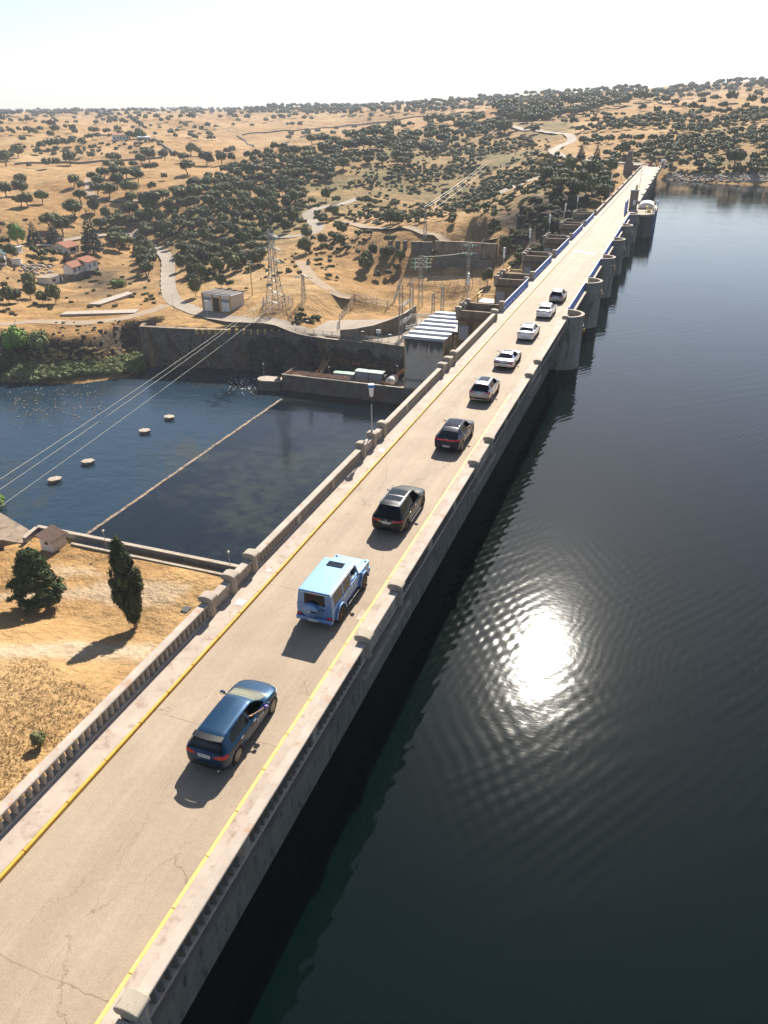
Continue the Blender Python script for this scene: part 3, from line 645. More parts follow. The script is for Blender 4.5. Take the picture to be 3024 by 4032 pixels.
ordw = ['nearest', 'second', 'third', 'fourth', 'fifth', 'sixth', 'seventh', 'eighth', 'ninth', 'tenth', 'eleventh', 'twelfth']
PH = 0.33
# left: triples of pillars
for k in range(-1, 4):
    t0 = 24.2 + 19.45 * k
    t = [t0, t0 + 2.0, t0 + 4.1]
    prev_end = t0 - 15.35 + PH
    if k == -1:
        continue
    lab = ['river side balustrade in the bottom left corner before the first pillars', 'river side balustrade between the two blocks of pillars beside the light blue car',
           'river side balustrade beside the dark hatchback coupe', 'river side balustrade before the first lookout box'][k] if k < 4 else ''
    posts = list(t) if k < 3 else [84.9]
    ye = (t0 - PH) if k < 3 else 84.6
    balustrade('L', prev_end if k else Y0, ye, lab, posts, 'river side balustrades')
    if k < 3:
        for i in range(2):
            panel_wall('L', t[i] + PH, t[i + 1] - PH, '%s solid wall between pillars of the %s river side pillar group' % (['nearer', 'farther'][i], ordw[k]), 'solid walls between river side pillars')
# right: pairs of pillars
for k in range(-1, 4):
    a = 23.95 + 19.43 * k; b = a + 4.2; pe = a - 19.43 + 4.2
    if k == -1: a -= 0.85; b -= 0.85
    if k == 0: pe -= 0.85
    if k == -1:
        balustrade('R', Y0, a - PH, 'reservoir side balustrade out of view at the bottom edge', [a], None) if False else None
        root = panel_wall('R', a - 6, b - PH, 'reservoir side wall at the bottom edge with its rounded pillar', 'solid walls between reservoir side pillars'); pillar((SIDE['R']['xo'] + SIDE['R']['xi']) / 2, b, root)
        continue
    labs = ['reservoir side balustrade beside the dark blue hatchback', 'reservoir side balustrade beside the dark green car', 'reservoir side balustrade beside the silver coupe', 'reservoir side balustrade ending at the nearest round pier']
    balustrade('R', pe + PH, (a - PH) if k < 3 else 84.3, labs[k], [a, b] if k < 3 else [84.6], 'reservoir side balustrades')
    if k < 3: panel_wall('R', a + PH, b - PH, 'solid wall between the %s pair of reservoir side pillars' % ordw[k], 'solid walls between reservoir side pillars')
    if k < 3: part(MB().extr_y([(-9.66, -0.80), (-9.50, -0.60), (-9.50, -0.52), (-9.66, -0.52)], a - 0.9, b + 1.2), 'corbel', 'concrete', dam)
# far stretch, both sides, posts every 9.7 m
for k in range(9):
    ya = 216.5 + 17.15 * k
    balustrade('R', ya, ya + 17.15 - 0.4, '%s section of the far reservoir side balustrade past the intake tower' % ordw[k], [ya + 16.95], 'far reservoir side balustrades', detail=False)
for k in range(9):
    ya = 189.0 + 19.8 * k; yb = min(ya + 19.8, 366)
    d = SIDE['L']; root = empty('parapet_wall', (-17.83, (ya + yb) / 2, 0), 0, '%s section of the far brownish river side parapet' % ordw[k], 'parapet', 'far river side parapet sections')
    part(MB().box(-17.98, -17.70, ya, yb - 0.4, 0.0, 0.8), 'panel', 'concrete_brown', root)
    part(MB().extr_y(coping_profile(-18.07, -17.6, 0.78, 0.98), ya, yb - 0.4), 'coping', 'concrete', root)
    pillar(-17.83, yb - 0.2, root)
root = empty('parapet_wall', (-20.3, 369.5, 0), R_(35), 'curved end of the river side parapet at the far abutment', 'parapet')
mb = MB().box(-3.2, 2.6, -0.15, 0.15, -1.0, 0.85).box(-3.2, 2.6, -0.22, 0.22, 0.85, 1.0); mb.build('wall', MT['concrete_brown'], root)
# ---- blue railings
def blue_rail(x, ya, yb, label, group, cross=False):
    root = empty('railing', (x, (ya + yb) / 2, 0), 0, label, 'railing', group); z0 = 0.14
    part(MB().box(x - 0.05, x + 0.05, ya, yb, 1.06, 1.13), 'top_rail', 'blue_metal', root)
    part(MB().box(x - 0.035, x + 0.035, ya, yb, z0 + 0.06, z0 + 0.12), 'bottom_rail', 'blue_metal', root)
    n = 9; st = (yb - ya) / n
    for i in range(n + 1): part(MB().box(x - 0.05, x + 0.05, ya + i * st - 0.05, ya + i * st + 0.05, 0.0, 1.06), 'post', 'blue_metal', root)
    for i in range(n):
        a = ya + i * st + 0.05; b = a + st - 0.1; mb = MB()
        mb.box(x - 0.015, x + 0.015, a, b, 0.36, 0.44); mb.box(x - 0.015, x + 0.015, a, b, 0.80, 0.88)
        for q in (0.22, 0.5, 0.78): mb.box(x - 0.02, x + 0.02, a + q * (b - a) - (0.17 if cross else 0.05), a + q * (b - a) + (0.17 if cross else 0.05), 0.26, 1.05)
        part(mb, 'infill', 'blue_metal', root)
    return root
for k in range(6):
    ya = 89.5 + 19.95 * k
    if k < 5: blue_rail(-17.75, ya, ya + 15.2, 'blue metal railing on the river side after the %s lookout box' % ordw[k], 'blue river side railings')
    if k < 5: blue_rail(-10.15, 89.3 + 19.95 * k, 89.3 + 19.95 * k + 15.6, 'blue metal railing on the reservoir side after the %s round pier' % ordw[k], 'blue reservoir side railings', True)
# ---- round upstream piers
def round_pier(yc, label):
    root = empty('pier', (-10.15, yc, -5), 0, label, 'pier', 'round upstream piers'); R1 = 2.08; cx = -10.15
    def half(r, x0): return [(x0, yc - r)] + [(cx + r * math.cos(t), yc + r * math.sin(t)) for t in np.linspace(-math.pi / 2, math.pi / 2, 25)] + [(x0, yc + r)]
    part(MB().prism(half(R1, -13.0), -12, -0.62), 'shaft', 'pier_concrete', root)
    part(MB().prism(half(R1 + 0.06, -11.6), -0.62, -0.50).prism(half(R1 - 0.0, -11.6), -0.50, -0.36).prism(half(R1 + 0.07, -11.6), -0.36, -0.24), 'moulding', 'pier_concrete', root)
    part(MB().prism(half(R1, -11.6), -0.24, 0.02), 'floor', 'concrete', root)
    def ringwall(ro, ri, z0, z1):
        o = half(ro, cx + 0.1)[0:]; i = half(ri, cx + 0.1); n = len(o); mb = MB()
        vs = [(p[0], p[1], z) for z in (z0, z1) for p in o] + [(p[0], p[1], z) for z in (z0, z1) for p in i]
        fs = []
        for k in range(n - 1):
            fs += [(k, k + 1, n + k + 1, n + k), (2 * n + k + 1, 2 * n + k, 3 * n + k, 3 * n + k + 1), (n + k, n + k + 1, 3 * n + k + 1, 3 * n + k), (k + 1, k, 2 * n + k, 2 * n + k + 1)]
        fs += [(0, n, 3 * n, 2 * n), (n - 1, 3 * n - 1, 4 * n - 1, 2 * n - 1)]
        return mb.add(vs, fs)
    part(ringwall(R1 - 0.02, R1 - 0.24, 0.02, 0.86), 'parapet', 'pier_concrete', root)
    part(ringwall(R1 + 0.05, R1 - 0.32, 0.86, 1.04), 'coping', 'concrete', root, bevel=0.04)
    for s in (-1, 1): pillar(cx - 0.05, yc + s * (R1 - 0.05), root)
    part(MB().bar((cx + R1 - 0.02, yc, -0.75), (cx + R1 + 0.22, yc, -0.75), 0.09, n=8).bar((cx + R1 + 0.2, yc, -0.95), (cx + R1 + 0.2, yc, -0.55), 0.07, n=8), 'painted_sunlit_ledge', 'ochre', root)  # ochre piece at the nose, sunlight on the ledge put into colour
    if yc < 190:
        part(MB().box(-10.12, -9.95, yc + 2.1, yc + 17.9, -0.30, -0.18), 'ledge_pipe', 'concrete', root) if yc < 180 else None
    return root
for k in range(6): round_pier(86.8 + 19.95 * k, 'round-nosed concrete pier, %s along the reservoir side' % ordw[k])
# ---- river side lookout boxes
def lookout(k):
    y0 = 85.0 + 20.05 * k; y1 = y0 + 4.5; x0, x1 = -22.35, -18.02; t = 0.30
    root = empty('lookout', ((x0 + x1) / 2, (y0 + y1) / 2, 0), 0, 'concrete lookout box hanging off the river side, %s from the camera' % ordw[k], 'lookout', 'river side lookout boxes')
    part(MB().box(x0 + 0.12, -17.7, y0 + 0.12, y1 - 0.12, -38, -0.30), 'pier_body', 'concrete_brown', root)
    part(MB().box(x0 - 0.05, -18.0, y0 - 0.05, y1 + 0.05, -0.30, -0.02), 'slab', 'concrete_dark', root)
    for nm, b in (('wall', (x0, x1, y0, y0 + t)), ('wall', (x0, x1, y1 - t, y1)), ('wall', (x0, x0 + t, y0 + t, y1 - t))):
        w = part(MB().box(b[0], b[1], b[2], b[3], -0.02, 0.84), nm, 'concrete_brown', root)
        c = MB().box(b[0] - 0.04, b[1] + 0.02, b[2] - 0.05, b[3] + 0.05, 0.84, 1.0).build('coping', MT['concrete'], bevel=0.04); c.parent = w; c.matrix_parent_inverse = w.matrix_parent_inverse @ Matrix.Identity(4)
    for px, py in ((x0 + 0.12, y0 + 0.12), (x0 + 0.12, y1 - 0.12), (x0 + 0.12, (y0 + y1) / 2), (x1, y0 + 0.1), (x1, y1 - 0.1)): pillar(px, py, root)
    d = part(MB().box(-22.05, -20.9, y0 + 0.06, y0 + 0.13, -2.6, -0.95), 'door', 'grey_door', root)
    return root
for k in range(6): lookout(k)
# ================================================================ lamps
def tall_lamp(x, y, z, h, label, group, blue=False):
    root = empty('street_lamp', (x, y, z), 0, label, 'street lamp', group)
    MB().lathe([(0.075, 0), (0.075, 0.25), (0.055, 0.3), (0.045, h - 1.35)], n=10).build('pole', MT['pole_grey'], root, smooth=False)
    if blue:
        MB().lathe([(0.10, h - 0.78), (0.12, h - 0.76), (0.185, h - 0.06)], n=16).build('lamp_shade', MT['lamp_white'], root)
        MB().lathe([(0.245, h - 0.10), (0.25, h + 0.02), (0.22, h + 0.07)], n=20).build('cap', MT['blue_metal'], root)
        MB().lathe([(0.045, h - 1.36), (0.045, h - 0.82), (0.11, h - 0.80), (0.11, h - 0.77)], n=10).build('collar', MT['dark_metal'], root)
        MB().lathe([(0.215, h + 0.071), (0.20, h + 0.10), (0.05, h + 0.12)], n=20).build('cap_top', MT['white_paint'], root)
    else:
        MB().lathe([(0.10, h - 1.36), (0.145, h - 1.34), (0.145, h - 0.04), (0.11, h)], n=12).build('lamp_shade', MT['lamp_white'], root)
        MB().lathe([(0.15, h), (0.15, h + 0.05), (0.03, h + 0.07)], n=12).build('cap', MT['white_paint'], root)
    return root
tall_lamp(-17.84, 45.65, 1.28, 3.35, 'slim grey lamp with a blue-rimmed white shade standing on a river side pillar', None, True)
for k in range(6):
    tall_lamp(-22.45, 90.2 + 20.35 * k, -0.3, 4.35, 'slim pole lamp with a white tube head at the %s lookout box' % ordw[k], 'tube head lamps at the lookout boxes')
for i, (u, v, t, w) in enumerate(((2400, 772, 724, 'halfway along the far river side parapet'), (2503, 655, 636, 'beside the far abutment trees'), (2446, 700, 685, 'on the slope below the far parapet'))):
    p = at_x(u, v, -18.4) if i == 0 else at_x(u, v, -22)
    z = p[2] if i == 0 else gz(p[0], p[1])
    tall_lamp(p[0], p[1], z, 5.2, 'distant white headed pole lamp %s' % w, 'distant white lamps by the far end of the dam')
def globe_lamp(x, y, z, h, label):
    root = empty('globe_lamp', (x, y, z), 0, label, 'lamp', 'globe lamps below the dam')
    MB().lathe([(0.09, 0), (0.09, 0.12), (0.045, 0.16), (0.035, h)], n=8).build('pole', MT['pole_grey'], root)
    prof = [(0.19 * math.sin(t), h + 0.16 - 0.19 * math.cos(t)) for t in np.linspace(0.25, math.pi - 0.05, 9)]
    MB().lathe(prof, n=14).build('globe', MT['lamp_white'], root, smooth=True)
    return root
a = at_z(421, 2164, -37); globe_lamp(a[0], a[1], -37, 3.1, 'white globe lamp on the bank path behind the cypress')
a = at_y(930, 2190, 77.0); globe_lamp(-52.2, 77.0, -37, 3.3, 'white globe lamp against the dark water beside the near balustrade')
# ================================================================ country roads and tracks laid on the ground
ROADS = []
def drape(name, px, width, m, label, dz=0.06, smooth=3, world=None):
    pts = []
    if world: pts = [tuple(p) for p in world]
    else:
        for u, v in px:
            p, D = hit(u, v)
            if p: pts.append((p[0], p[1]))
    P = np.array(pts, float)
    for _ in range(smooth):
        Q = [P[0]]
        for a, b in zip(P[:-1], P[1:]): Q += [a * .75 + b * .25, a * .25 + b * .75]
        Q.append(P[-1]); P = np.array(Q)
    # resample every 2.5 m
    d = np.r_[0, np.cumsum(np.hypot(*np.diff(P, axis=0).T))]; n = max(4, int(d[-1] / 2.5)); t = np.linspace(0, d[-1], n)
    P = np.c_[np.interp(t, d, P[:, 0]), np.interp(t, d, P[:, 1])]
    T = np.gradient(P, axis=0); T /= np.linalg.norm(T, axis=1)[:, None] + 1e-9; Nn = np.c_[-T[:, 1], T[:, 0]]
    ks = np.linspace(-0.5, 0.5, 5); V = []; 
    for i in range(n):
        zc = max(gz(*(P[i] + Nn[i] * width * k)) for k in ks)
        for k in ks:
            q = P[i] + Nn[i] * width * k * (1 + 0.06 * math.sin(i * 1.7)); V.append((q[0], q[1], max(gz(q[0], q[1]), zc - 0.35) + dz))
    V = np.array(V); idx = np.arange(n * 5).reshape(n, 5)
    f = np.stack([idx[:-1, :-1], idx[:-1, 1:], idx[1:, 1:], idx[1:, :-1]], -1).reshape(-1, 4)
    o = fastmesh(name, V, f[:, ::-1], MT[m], smooth=True); tag(o, label, None, None, 'structure'); ROADS.append((P, width)); return o
drape('road', [(1440, 1352), (1340, 1328), (1271, 1314), (1103, 1287), (934, 1268), (789, 1234), (707, 1200), (669, 1171), (661, 1113), (661, 1070), (664, 1027), (640, 993), (596, 969), (548, 954), (512, 932), (529, 916), (563, 908), (640, 903)], 5.2, 'roadway_far', 'pale country road winding past the cream cabin')
drape('road', [(130, 972), (253, 948), (325, 937), (427, 926), (505, 918)], 4.5, 'roadway_far', 'pale lane behind the red roofed houses')
drape('road', [(1411, 781), (1324, 807), (1245, 821), (1205, 841), (1231, 874), (1258, 894), (1240, 918), (1170, 930), (1060, 938), (948, 925)], 5.2, 'roadway_far', 'pale road bending through the oaks')
drape('road', [(1981, 486), (2035, 507), (2154, 523), (2204, 527), (2259, 544), (2239, 564), (2191, 585), (2171, 605), (2225, 618), (2280, 629), (2333, 634)], 5.6, 'roadway_far', 'pale road curving behind the far end of the dam')
drape('road', None, 6.5, 'roadway_far', 'short road linking the dam crest with the far road', world=[(-14, 372), (-16, 380), (-26, 386), (-45, 380), (-65, 365), (-80, 350)], dz=0.12)
drape('dirt_track', [(1180, 1030), (1200, 1055), (1236, 1103), (1308, 1157), (1380, 1178)], 3.6, 'dirt_track', 'worn dirt track climbing the slope by the tall pylon')
drape('dirt_track', [(1340, 868), (1500, 905), (1680, 928), (1950, 950)], 4.0, 'dirt_track', 'dirt track along the top of the retaining walls')
drape('dirt_track', [(344, 702), (352, 772), (422, 792), (603, 792)], 4.0, 'dirt_track', 'farm track through the scattered oaks')
drape('dirt_track', [(0, 1278), (140, 1262), (330, 1275), (520, 1250), (660, 1200)], 4.5, 'dirt_track', 'wide bare dirt strip along the top of the river bank')
def near_road(x, y, extra=1.5):
    for P, w in ROADS:
        if np.min((P[:, 0] - x) ** 2 + (P[:, 1] - y) ** 2) < (w / 2 + extra) ** 2: return True
    return False
# ================================================================ trees
def ico(sub=1):
    bm = bmesh.new(); bmesh.ops.create_icosphere(bm, subdivisions=sub, radius=1.0)
    V = np.array([v.co[:] for v in bm.verts]); Fa = np.array([[v.index for v in f.verts] for f in bm.faces]); bm.free(); return V, Fa
ICO1 = ico(1); ICO2 = ico(2)
def crown_geom(lobes, nleaf, ls, rs, core=0.84, icos=ICO2, flat=0.5, aim=None):
    """lobes: (cx,cy,cz,rx,ry,rz). returns V,F(tri)"""
    Vs = []; Fs = []; n = 0
    for l in lobes:
        V = icos[0] * (1 + 0.22 * (rs.rand(len(icos[0]), 1) - 0.5)) * np.array(l[3:6]) * core + np.array(l[:3]); Vs.append(V); Fs.append(icos[1] + n); n += len(V)
    vol = np.array([l[3] * l[4] + l[3] * l[5] for l in lobes]); cnt = np.maximum(3, (nleaf * vol / vol.sum()).astype(int))
    for l, c in zip(lobes, cnt):
        d = rs.randn(c, 3); d /= np.linalg.norm(d, axis=1)[:, None]; rad = 0.80 + 0.30 * rs.rand(c, 1)
        P = d * np.array(l[3:6]) * rad + np.array(l[:3])
        a = d * 0.8 + rs.randn(c, 3) * flat
        if aim is not None: a = a * 0.5 + np.array(aim) * 0.0
        a /= np.linalg.norm(a, axis=1)[:, None]
        t = rs.randn(c, 3)
        if aim is not None: t = np.array(aim) + rs.randn(c, 3) * 0.35 + d * 0.35
        t -= a * (t * a).sum(1)[:, None]; t /= np.linalg.norm(t, axis=1)[:, None] + 1e-9; b = np.cross(a, t); s = ls * (0.6 + 0.8 * rs.rand(c, 1)); sb = s * (0.45 if aim is not None else 0.8)
        q = np.stack([P - t * s, P + b * sb + a * s * 0.25, P + t * s * 1.15, P - b * sb + a * s * 0.2], 1).reshape(-1, 3)
        k = np.arange(c) * 4 + n; Fs.append(np.stack([k, k + 1, k + 2], 1)); Fs.append(np.stack([k, k + 2, k + 3], 1)); Vs.append(q); n += len(q)
    return np.concatenate(Vs), np.concatenate(Fs)
def oak_lobes(rs, w=1.0, h=0.85, n=8, trunk=0.28):
    """crown width w, total height h"""
    L = []; ch = h - trunk
    for i in range(n):
        a = 2 * math.pi * i / n + rs.rand() * 0.7; r = w * 0.27 * (0.65 + 0.6 * rs.rand()); s = w * (0.17 + 0.09 * rs.rand())
        L.append((r * math.cos(a), r * math.sin(a), trunk + ch * (0.38 + 0.25 * rs.rand()), s, s, ch * (0.30 + 0.12 * rs.rand())))
    L.append((w * 0.05 * rs.randn(), w * 0.05 * rs.randn(), trunk + ch * 0.66, w * 0.26, w * 0.26, ch * 0.36))
    return L
def trunk_geom(h, r, rs, limbs=3, lean=0.06, top=0.55):
    mb = MB(); x, y = rs.randn() * lean, rs.randn() * lean; z1 = h * 0.55
    p = [(0, 0, -0.08), (x * 0.4, y * 0.4, z1 * 0.5), (x, y, z1)]
    rr_ = [r * 1.25, r, r * 0.85]
    def frust(a, b, ra, rb, n=6):
        a = Vector(a); b = Vector(b); d = (b - a).normalized(); u = d.orthogonal().normalized(); w = d.cross(u); vs = []
        for q, rq in ((a, ra), (b, rb)):
            for k in range(n): t = 2 * math.pi * k / n; vs.append(q + u * math.cos(t) * rq + w * math.sin(t) * rq)
        mb.add(vs, [(k, (k + 1) % n, n + (k + 1) % n, n + k) for k in range(n)] + [tuple(range(n, 2 * n))])
    frust(p[0], p[1], rr_[0], rr_[1]); frust(p[1], p[2], rr_[1], rr_[2])
    for i in range(limbs):
        a = 2 * math.pi * i / limbs + rs.rand(); frust(p[2], (x + math.cos(a) * h * 0.5, y + math.sin(a) * h * 0.5, z1 + h * top), r * 0.6, r * 0.25, 5)
    return mb
TREE = {}
def make_variant(kind, i, Vc, Fc, leaf, tr, bark='bark'):
    me = fastmesh('crown', Vc, Fc, MT[leaf]); me.hide_render = False
    C.objects.unlink(me); t = tr.build('trunk', MT[bark]); C.objects.unlink(t)
    TREE[(kind, i)] = (me.data, t.data, Vc, Fc); bpy.data.objects.remove(me); bpy.data.objects.remove(t)
rs = np.random.RandomState(11)
NV = 6
for i in range(NV):
    L = oak_lobes(rs, 1.0, 0.80 + 0.12 * rs.rand(), 7 + i % 3, 0.26); V, F_ = crown_geom(L, 900, 0.030, rs); make_variant('oak', i, V, F_, 'leaf_oak', trunk_geom(0.42, 0.035, rs))
    L = oak_lobes(rs, 0.95, 1.05 + 0.15 * rs.rand(), 6, 0.22); V, F_ = crown_geom(L, 700, 0.04, rs); make_variant('young', i, V, F_, 'leaf_oak', trunk_geom(0.36, 0.025, rs))
    L = [(rs.randn() * 0.2, rs.randn() * 0.2, 0.22 + 0.1 * rs.rand(), 0.28, 0.28, 0.26) for _ in range(5)]; V, F_ = crown_geom(L, 420, 0.05, rs, icos=ICO1); make_variant('shrub', i, V, F_, 'leaf_oak', trunk_geom(0.15, 0.02, rs, 2))
    L = oak_lobes(rs, 1.0, 0.85, 5, 0.26); V, F_ = crown_geom(L, 110, 0.075, rs, core=0.95, icos=ICO1); make_variant('far', i, V, F_, 'leaf_oak', trunk_geom(0.4, 0.035, rs, 2))
VIEWS = dict(a1=(0, 350, .6028), a2=(0, 800, .3617), a3=(500, 800, .4822), a5=(1200, 850, .6028), a6=(1900, 300, .6775), a7=(900, 350, .663))
TL = {
'a1': '143,635,80 42,705,90 140,770,90 185,770,100 275,750,85 150,700,110 485,640,85 530,665,60 605,605,70 530,740,90 620,810,75 485,830,110 600,690,80 650,640,90 680,590,90 705,530,70 750,490,90 790,530,70 875,520,60 745,555,70 765,580,90 765,645,100 830,590,90 890,580,80 905,612,80 960,540,60 930,500,80 980,480,100 1005,538,70 1075,470,75 1080,440,60 1140,460,60 1205,480,80 1228,557,105 1250,440,100 1300,440,70 1075,597,50 995,667,65 640,690,90 715,700,100 850,700,120 858,750,85 1065,735,100 1170,740,110 1280,660,100 1280,720,110 1360,650,80 1270,785,90 1370,610,50 1220,790,90 1370,785,100 1440,700,90 1490,710,95 1530,650,90 1620,690,90 1635,585,70 1350,500,90 1375,500,60 1450,495,75 1515,480,60 1485,430,60 1520,415,60 1425,430,40 985,800,140 1110,800,80 850,820,100 900,450,35 527,445,55 600,460,65 460,500,90 310,520,65 375,510,60 40,510,100 190,518,35 150,355,55 770,270,32 870,268,32 632,232,36 825,235,36 1015,310,36 950,270,36 985,255,30 1045,265,30 1160,290,36 1120,280,25 1320,285,50 1275,270,40 1360,260,50 1410,260,35 1185,240,40 1215,260,45 1525,245,30 90,300,36 125,285,40 180,290,50 265,280,45 235,225,30 140,225,36 75,225,36 185,225,45 290,240,40 340,255,60 380,270,35 430,265,35 370,225,36 440,230,30 500,230,36 660,200,40 700,190,50 760,205,36 855,200,40 950,205,36 1030,200,50 1055,225,40 1100,215,40 1120,200,40 1255,210,60 1180,200,40 1440,200,40 1620,210,60 1540,200,50 1510,190,60 15,245,36 10,280,36 50,265,25 270,400,70 320,395,80 370,390,80 420,385,80 470,375,70 540,365,60 590,340,60 640,330,60 250,430,60 120,450,90 60,470,80',
'a7': '120,420,55 170,415,60 237,415,70 275,375,60 330,370,60 20,435,50 25,380,50 330,455,60 360,310,42 475,290,30 510,290,25 620,280,42 575,285,22 640,250,36 715,268,35 770,275,35 935,265,42 860,250,36 748,240,42 890,222,30 1097,222,25 1055,262,35 980,195,25 30,225,28 140,230,30 225,200,40 270,190,40 320,190,50 425,230,40 380,225,40 350,222,25 450,190,40 495,190,35 525,160,30 632,160,35 690,155,40 790,155,32 845,170,36 860,140,50 910,125,32 975,160,40 1055,150,40 1130,125,40 1180,115,40 1160,145,40 1280,130,32 1240,140,60 1180,215,65 1265,215,50 1320,210,60 400,410,75 480,400,80 560,400,90 640,395,80 720,385,85 800,370,85 880,355,80 960,340,80 1040,325,80 1120,310,80 1200,295,80 1280,280,75 1470,235,60 1445,268,55 1560,238,60 1515,225,50 1635,265,60 1380,255,70 1345,330,55 1535,320,60 1505,350,55 115,630,85 215,620,50 255,600,75 315,600,40 445,535,80 385,545,70 330,540,70 235,525,75 150,520,90 200,570,80 40,590,70 530,500,80 610,545,65 620,760,85 560,790,60 705,815,30 910,790,60 960,800,70 1010,795,70 1072,790,45 1120,790,35 815,745,50 1330,790,50 1575,745,45 1535,700,40 1525,750,40 1475,670,45 1650,715,30 1290,560,55 845,590,60 500,690,60 580,670,70 640,680,55 700,670,50 780,680,50 830,690,60',
'a2': '605,1090,190 465,1095,130 200,1085,130 100,1095,150 340,1040,160 330,930,150 60,940,90 690,350,200 560,300,220 790,235,120 815,150,180 1205,270,160 1110,290,150 1035,100,130 1440,150,160 1400,255,120 1455,250,110 1630,115,150 1540,185,140 1630,230,130 1310,520,240 1260,440,150 1070,832,115 1390,275,80 1600,390,160 1500,560,120 1640,700,170 1600,800,190 1480,620,80 1550,500,130 60,470,110 130,600,130 470,600,110 380,570,110 530,590,110 620,600,110 380,640,90 490,650,90 580,670,90 30,690,90 140,330,110 30,270,80',
'a3': '195,75,160 130,140,110 45,110,90 350,75,80 490,60,90 400,190,75 290,190,70 170,170,70 150,260,110 190,350,120 130,400,100 265,310,80 345,380,90 200,480,110 175,590,110 440,400,90 445,550,110 550,640,90 600,610,110 565,765,120 500,380,60 620,230,110 670,250,80 890,200,90 960,215,90 810,205,40 770,280,100 905,320,80 1040,320,130 850,380,110 1020,410,140 900,470,80 1090,490,150 750,470,80 690,575,65 640,440,90 590,380,80 840,690,90 770,690,110 975,710,35 1290,240,95 1415,190,75 1470,300,110 1455,410,125 1600,160,70 1410,595,60 1610,280,30 1640,605,50 1425,900,60 1440,940,60 240,130,70 700,330,90 720,400,80 560,290,80 480,290,80 380,290,80',
'a5': '175,145,50 55,170,45 15,240,50 345,140,60 275,80,35 125,145,25 115,50,60 500,50,50 560,65,80 615,65,80 685,55,45 735,55,35 960,65,60 235,205,80 280,230,55 350,260,50 445,275,80 515,290,75 555,275,80 620,300,80 475,415,60 545,400,60 160,410,45 212,420,35 850,268,60 875,225,60 1195,450,90 1590,115,100 600,365,60',
'a6': '1460,540,115 1190,475,45 1130,470,35 1090,472,40 1020,472,40 1045,468,40 948,452,35 865,420,50 820,470,70 715,500,75 1070,560,60 1580,580,60 1560,550,60 1325,470,35 1350,482,30 1025,250,45 815,235,30 775,232,25 910,195,22 1170,180,30 1270,187,22 1375,137,25 1435,207,22 1525,252,28 425,325,50 525,290,55 475,280,40 610,252,35 635,222,30 300,335,60 130,335,95 45,305,60 25,395,50 110,388,25 745,565,70 640,655,80 210,690,60 275,665,45 345,642,50 430,622,45 555,552,50 510,552,40 480,600,30 65,822,45 148,797,40 25,775,40 590,705,80 650,725,60 775,605,40 705,240,40 735,245,35 655,240,25 650,280,50 720,280,50 755,275,45 1270,440,45 1310,430,40 1240,500,50'}
LST = []   # (x,y,z,size,dist,kind,region)
def region(u, v, D):
    if v < 575 and D > 640 and u < 2000: return 'far'
    if u > 2420: return 'right'
    if u < 700 and v > 850: return 'houses'
    if u < 900: return 'leftfield'
    if v > 1000: return 'slope'
    return 'hill'
def addtree(u, v, wpx, kind=None):
    p, D = hit(u, v)
    if p is None or D > 7000: return
    dist = math.sqrt(D * D + 40 * 40); w = wpx * D / F_PX * 0.93
    w = min(w, 13.5) * (0.85 if D > 650 else 1.0)
    if p[2] < -40.6 or (p[0] > -18.5 and p[0] < -9 and p[1] < 378): return
    LST.append([p[0], p[1], p[2], w, D, kind or ('oak' if w > 6.2 else 'young'), region(u, v, D)])
for k, s in TL.items():
    ox, oy, sc = VIEWS[k]
    for t in s.split():
        a, b, c = map(float, t.split(',')); addtree(ox + a * sc, oy + b * sc, c * sc)
GRID = {}
def gkey(x, y): return (int(x // 12), int(y // 12))
for t in LST: GRID.setdefault(gkey(t[0], t[1]), []).append(t)
def crowded(x, y, r, f):
    i, j = gkey(x, y)
    for a in (-1, 0, 1):
        for b in (-1, 0, 1):
            for t in GRID.get((i + a, j + b), ()):
                if (t[0] - x) ** 2 + (t[1] - y) ** 2 < ((t[3] / 2 + r) * f) ** 2: return True
    return False
def inside(u, v, poly):
    c = False; j = len(poly) - 1
    for i in range(len(poly)):
        a, b = poly[i], poly[j]
        if (a[1] > v) != (b[1] > v) and u < (b[0] - a[0]) * (v - a[1]) / (b[1] - a[1]) + a[0]: c = not c
        j = i
    return c
def fill(poly, n, smin, smax, f, kind=None, clump=0.0, cs=40.0, pmin=0.0):
    P = np.array(poly, float); x0, y0 = P.min(0); x1, y1 = P.max(0); rr2 = random.Random(int(n + x0 + y0)); made = 0; tries = 0
    while made < n and tries < n * 14:
        tries += 1; u = rr2.uniform(x0, x1); v = rr2.uniform(y0, y1)
        if not inside(u, v, poly): continue
        p, D = hit(u, v)
        if p is None or D > 6000 or p[2] < (-40 if p[0] < -12 else -4.5): continue
        if clump and fbm(np.array([p[0]]), np.array([p[1]]), cs, 3)[0] < clump - 0.5: continue
        s = rr2.uniform(smin, smax)
        if crowded(p[0], p[1], s / 2, f) or near_road(p[0], p[1]) : continue
        if -19 < p[0] < -9 and p[1] < 380: continue
        k = kind or ('oak' if s > 6.2 else 'young')
        t = [p[0], p[1], p[2], s, D, k, region(u, v, D)]; LST.append(t); GRID.setdefault(gkey(p[0], p[1]), []).append(t); made += 1
LST = [t for t in LST if not near_road(t[0], t[1], 0.6)]
fill([(690, 760), (1000, 640), (1160, 590), (1180, 760), (1200, 880), (1060, 960), (1020, 1050), (760, 1120), (700, 960), (640, 880)], 190, 4.2, 6.6, 0.95)
fill([(1160, 580), (1500, 500), (1960, 450), (2000, 520), (1700, 640), (1300, 700), (1180, 760)], 170, 5.5, 8.5, 0.8, clump=0.42)
fill([(1250, 760), (1700, 640), (2000, 520), (2160, 600), (2420, 650), (2350, 760), (2180, 740), (1900, 860), (1600, 880), (1420, 870), (1250, 800)], 430, 2.6, 4.4, 1.05, clump=0.35)
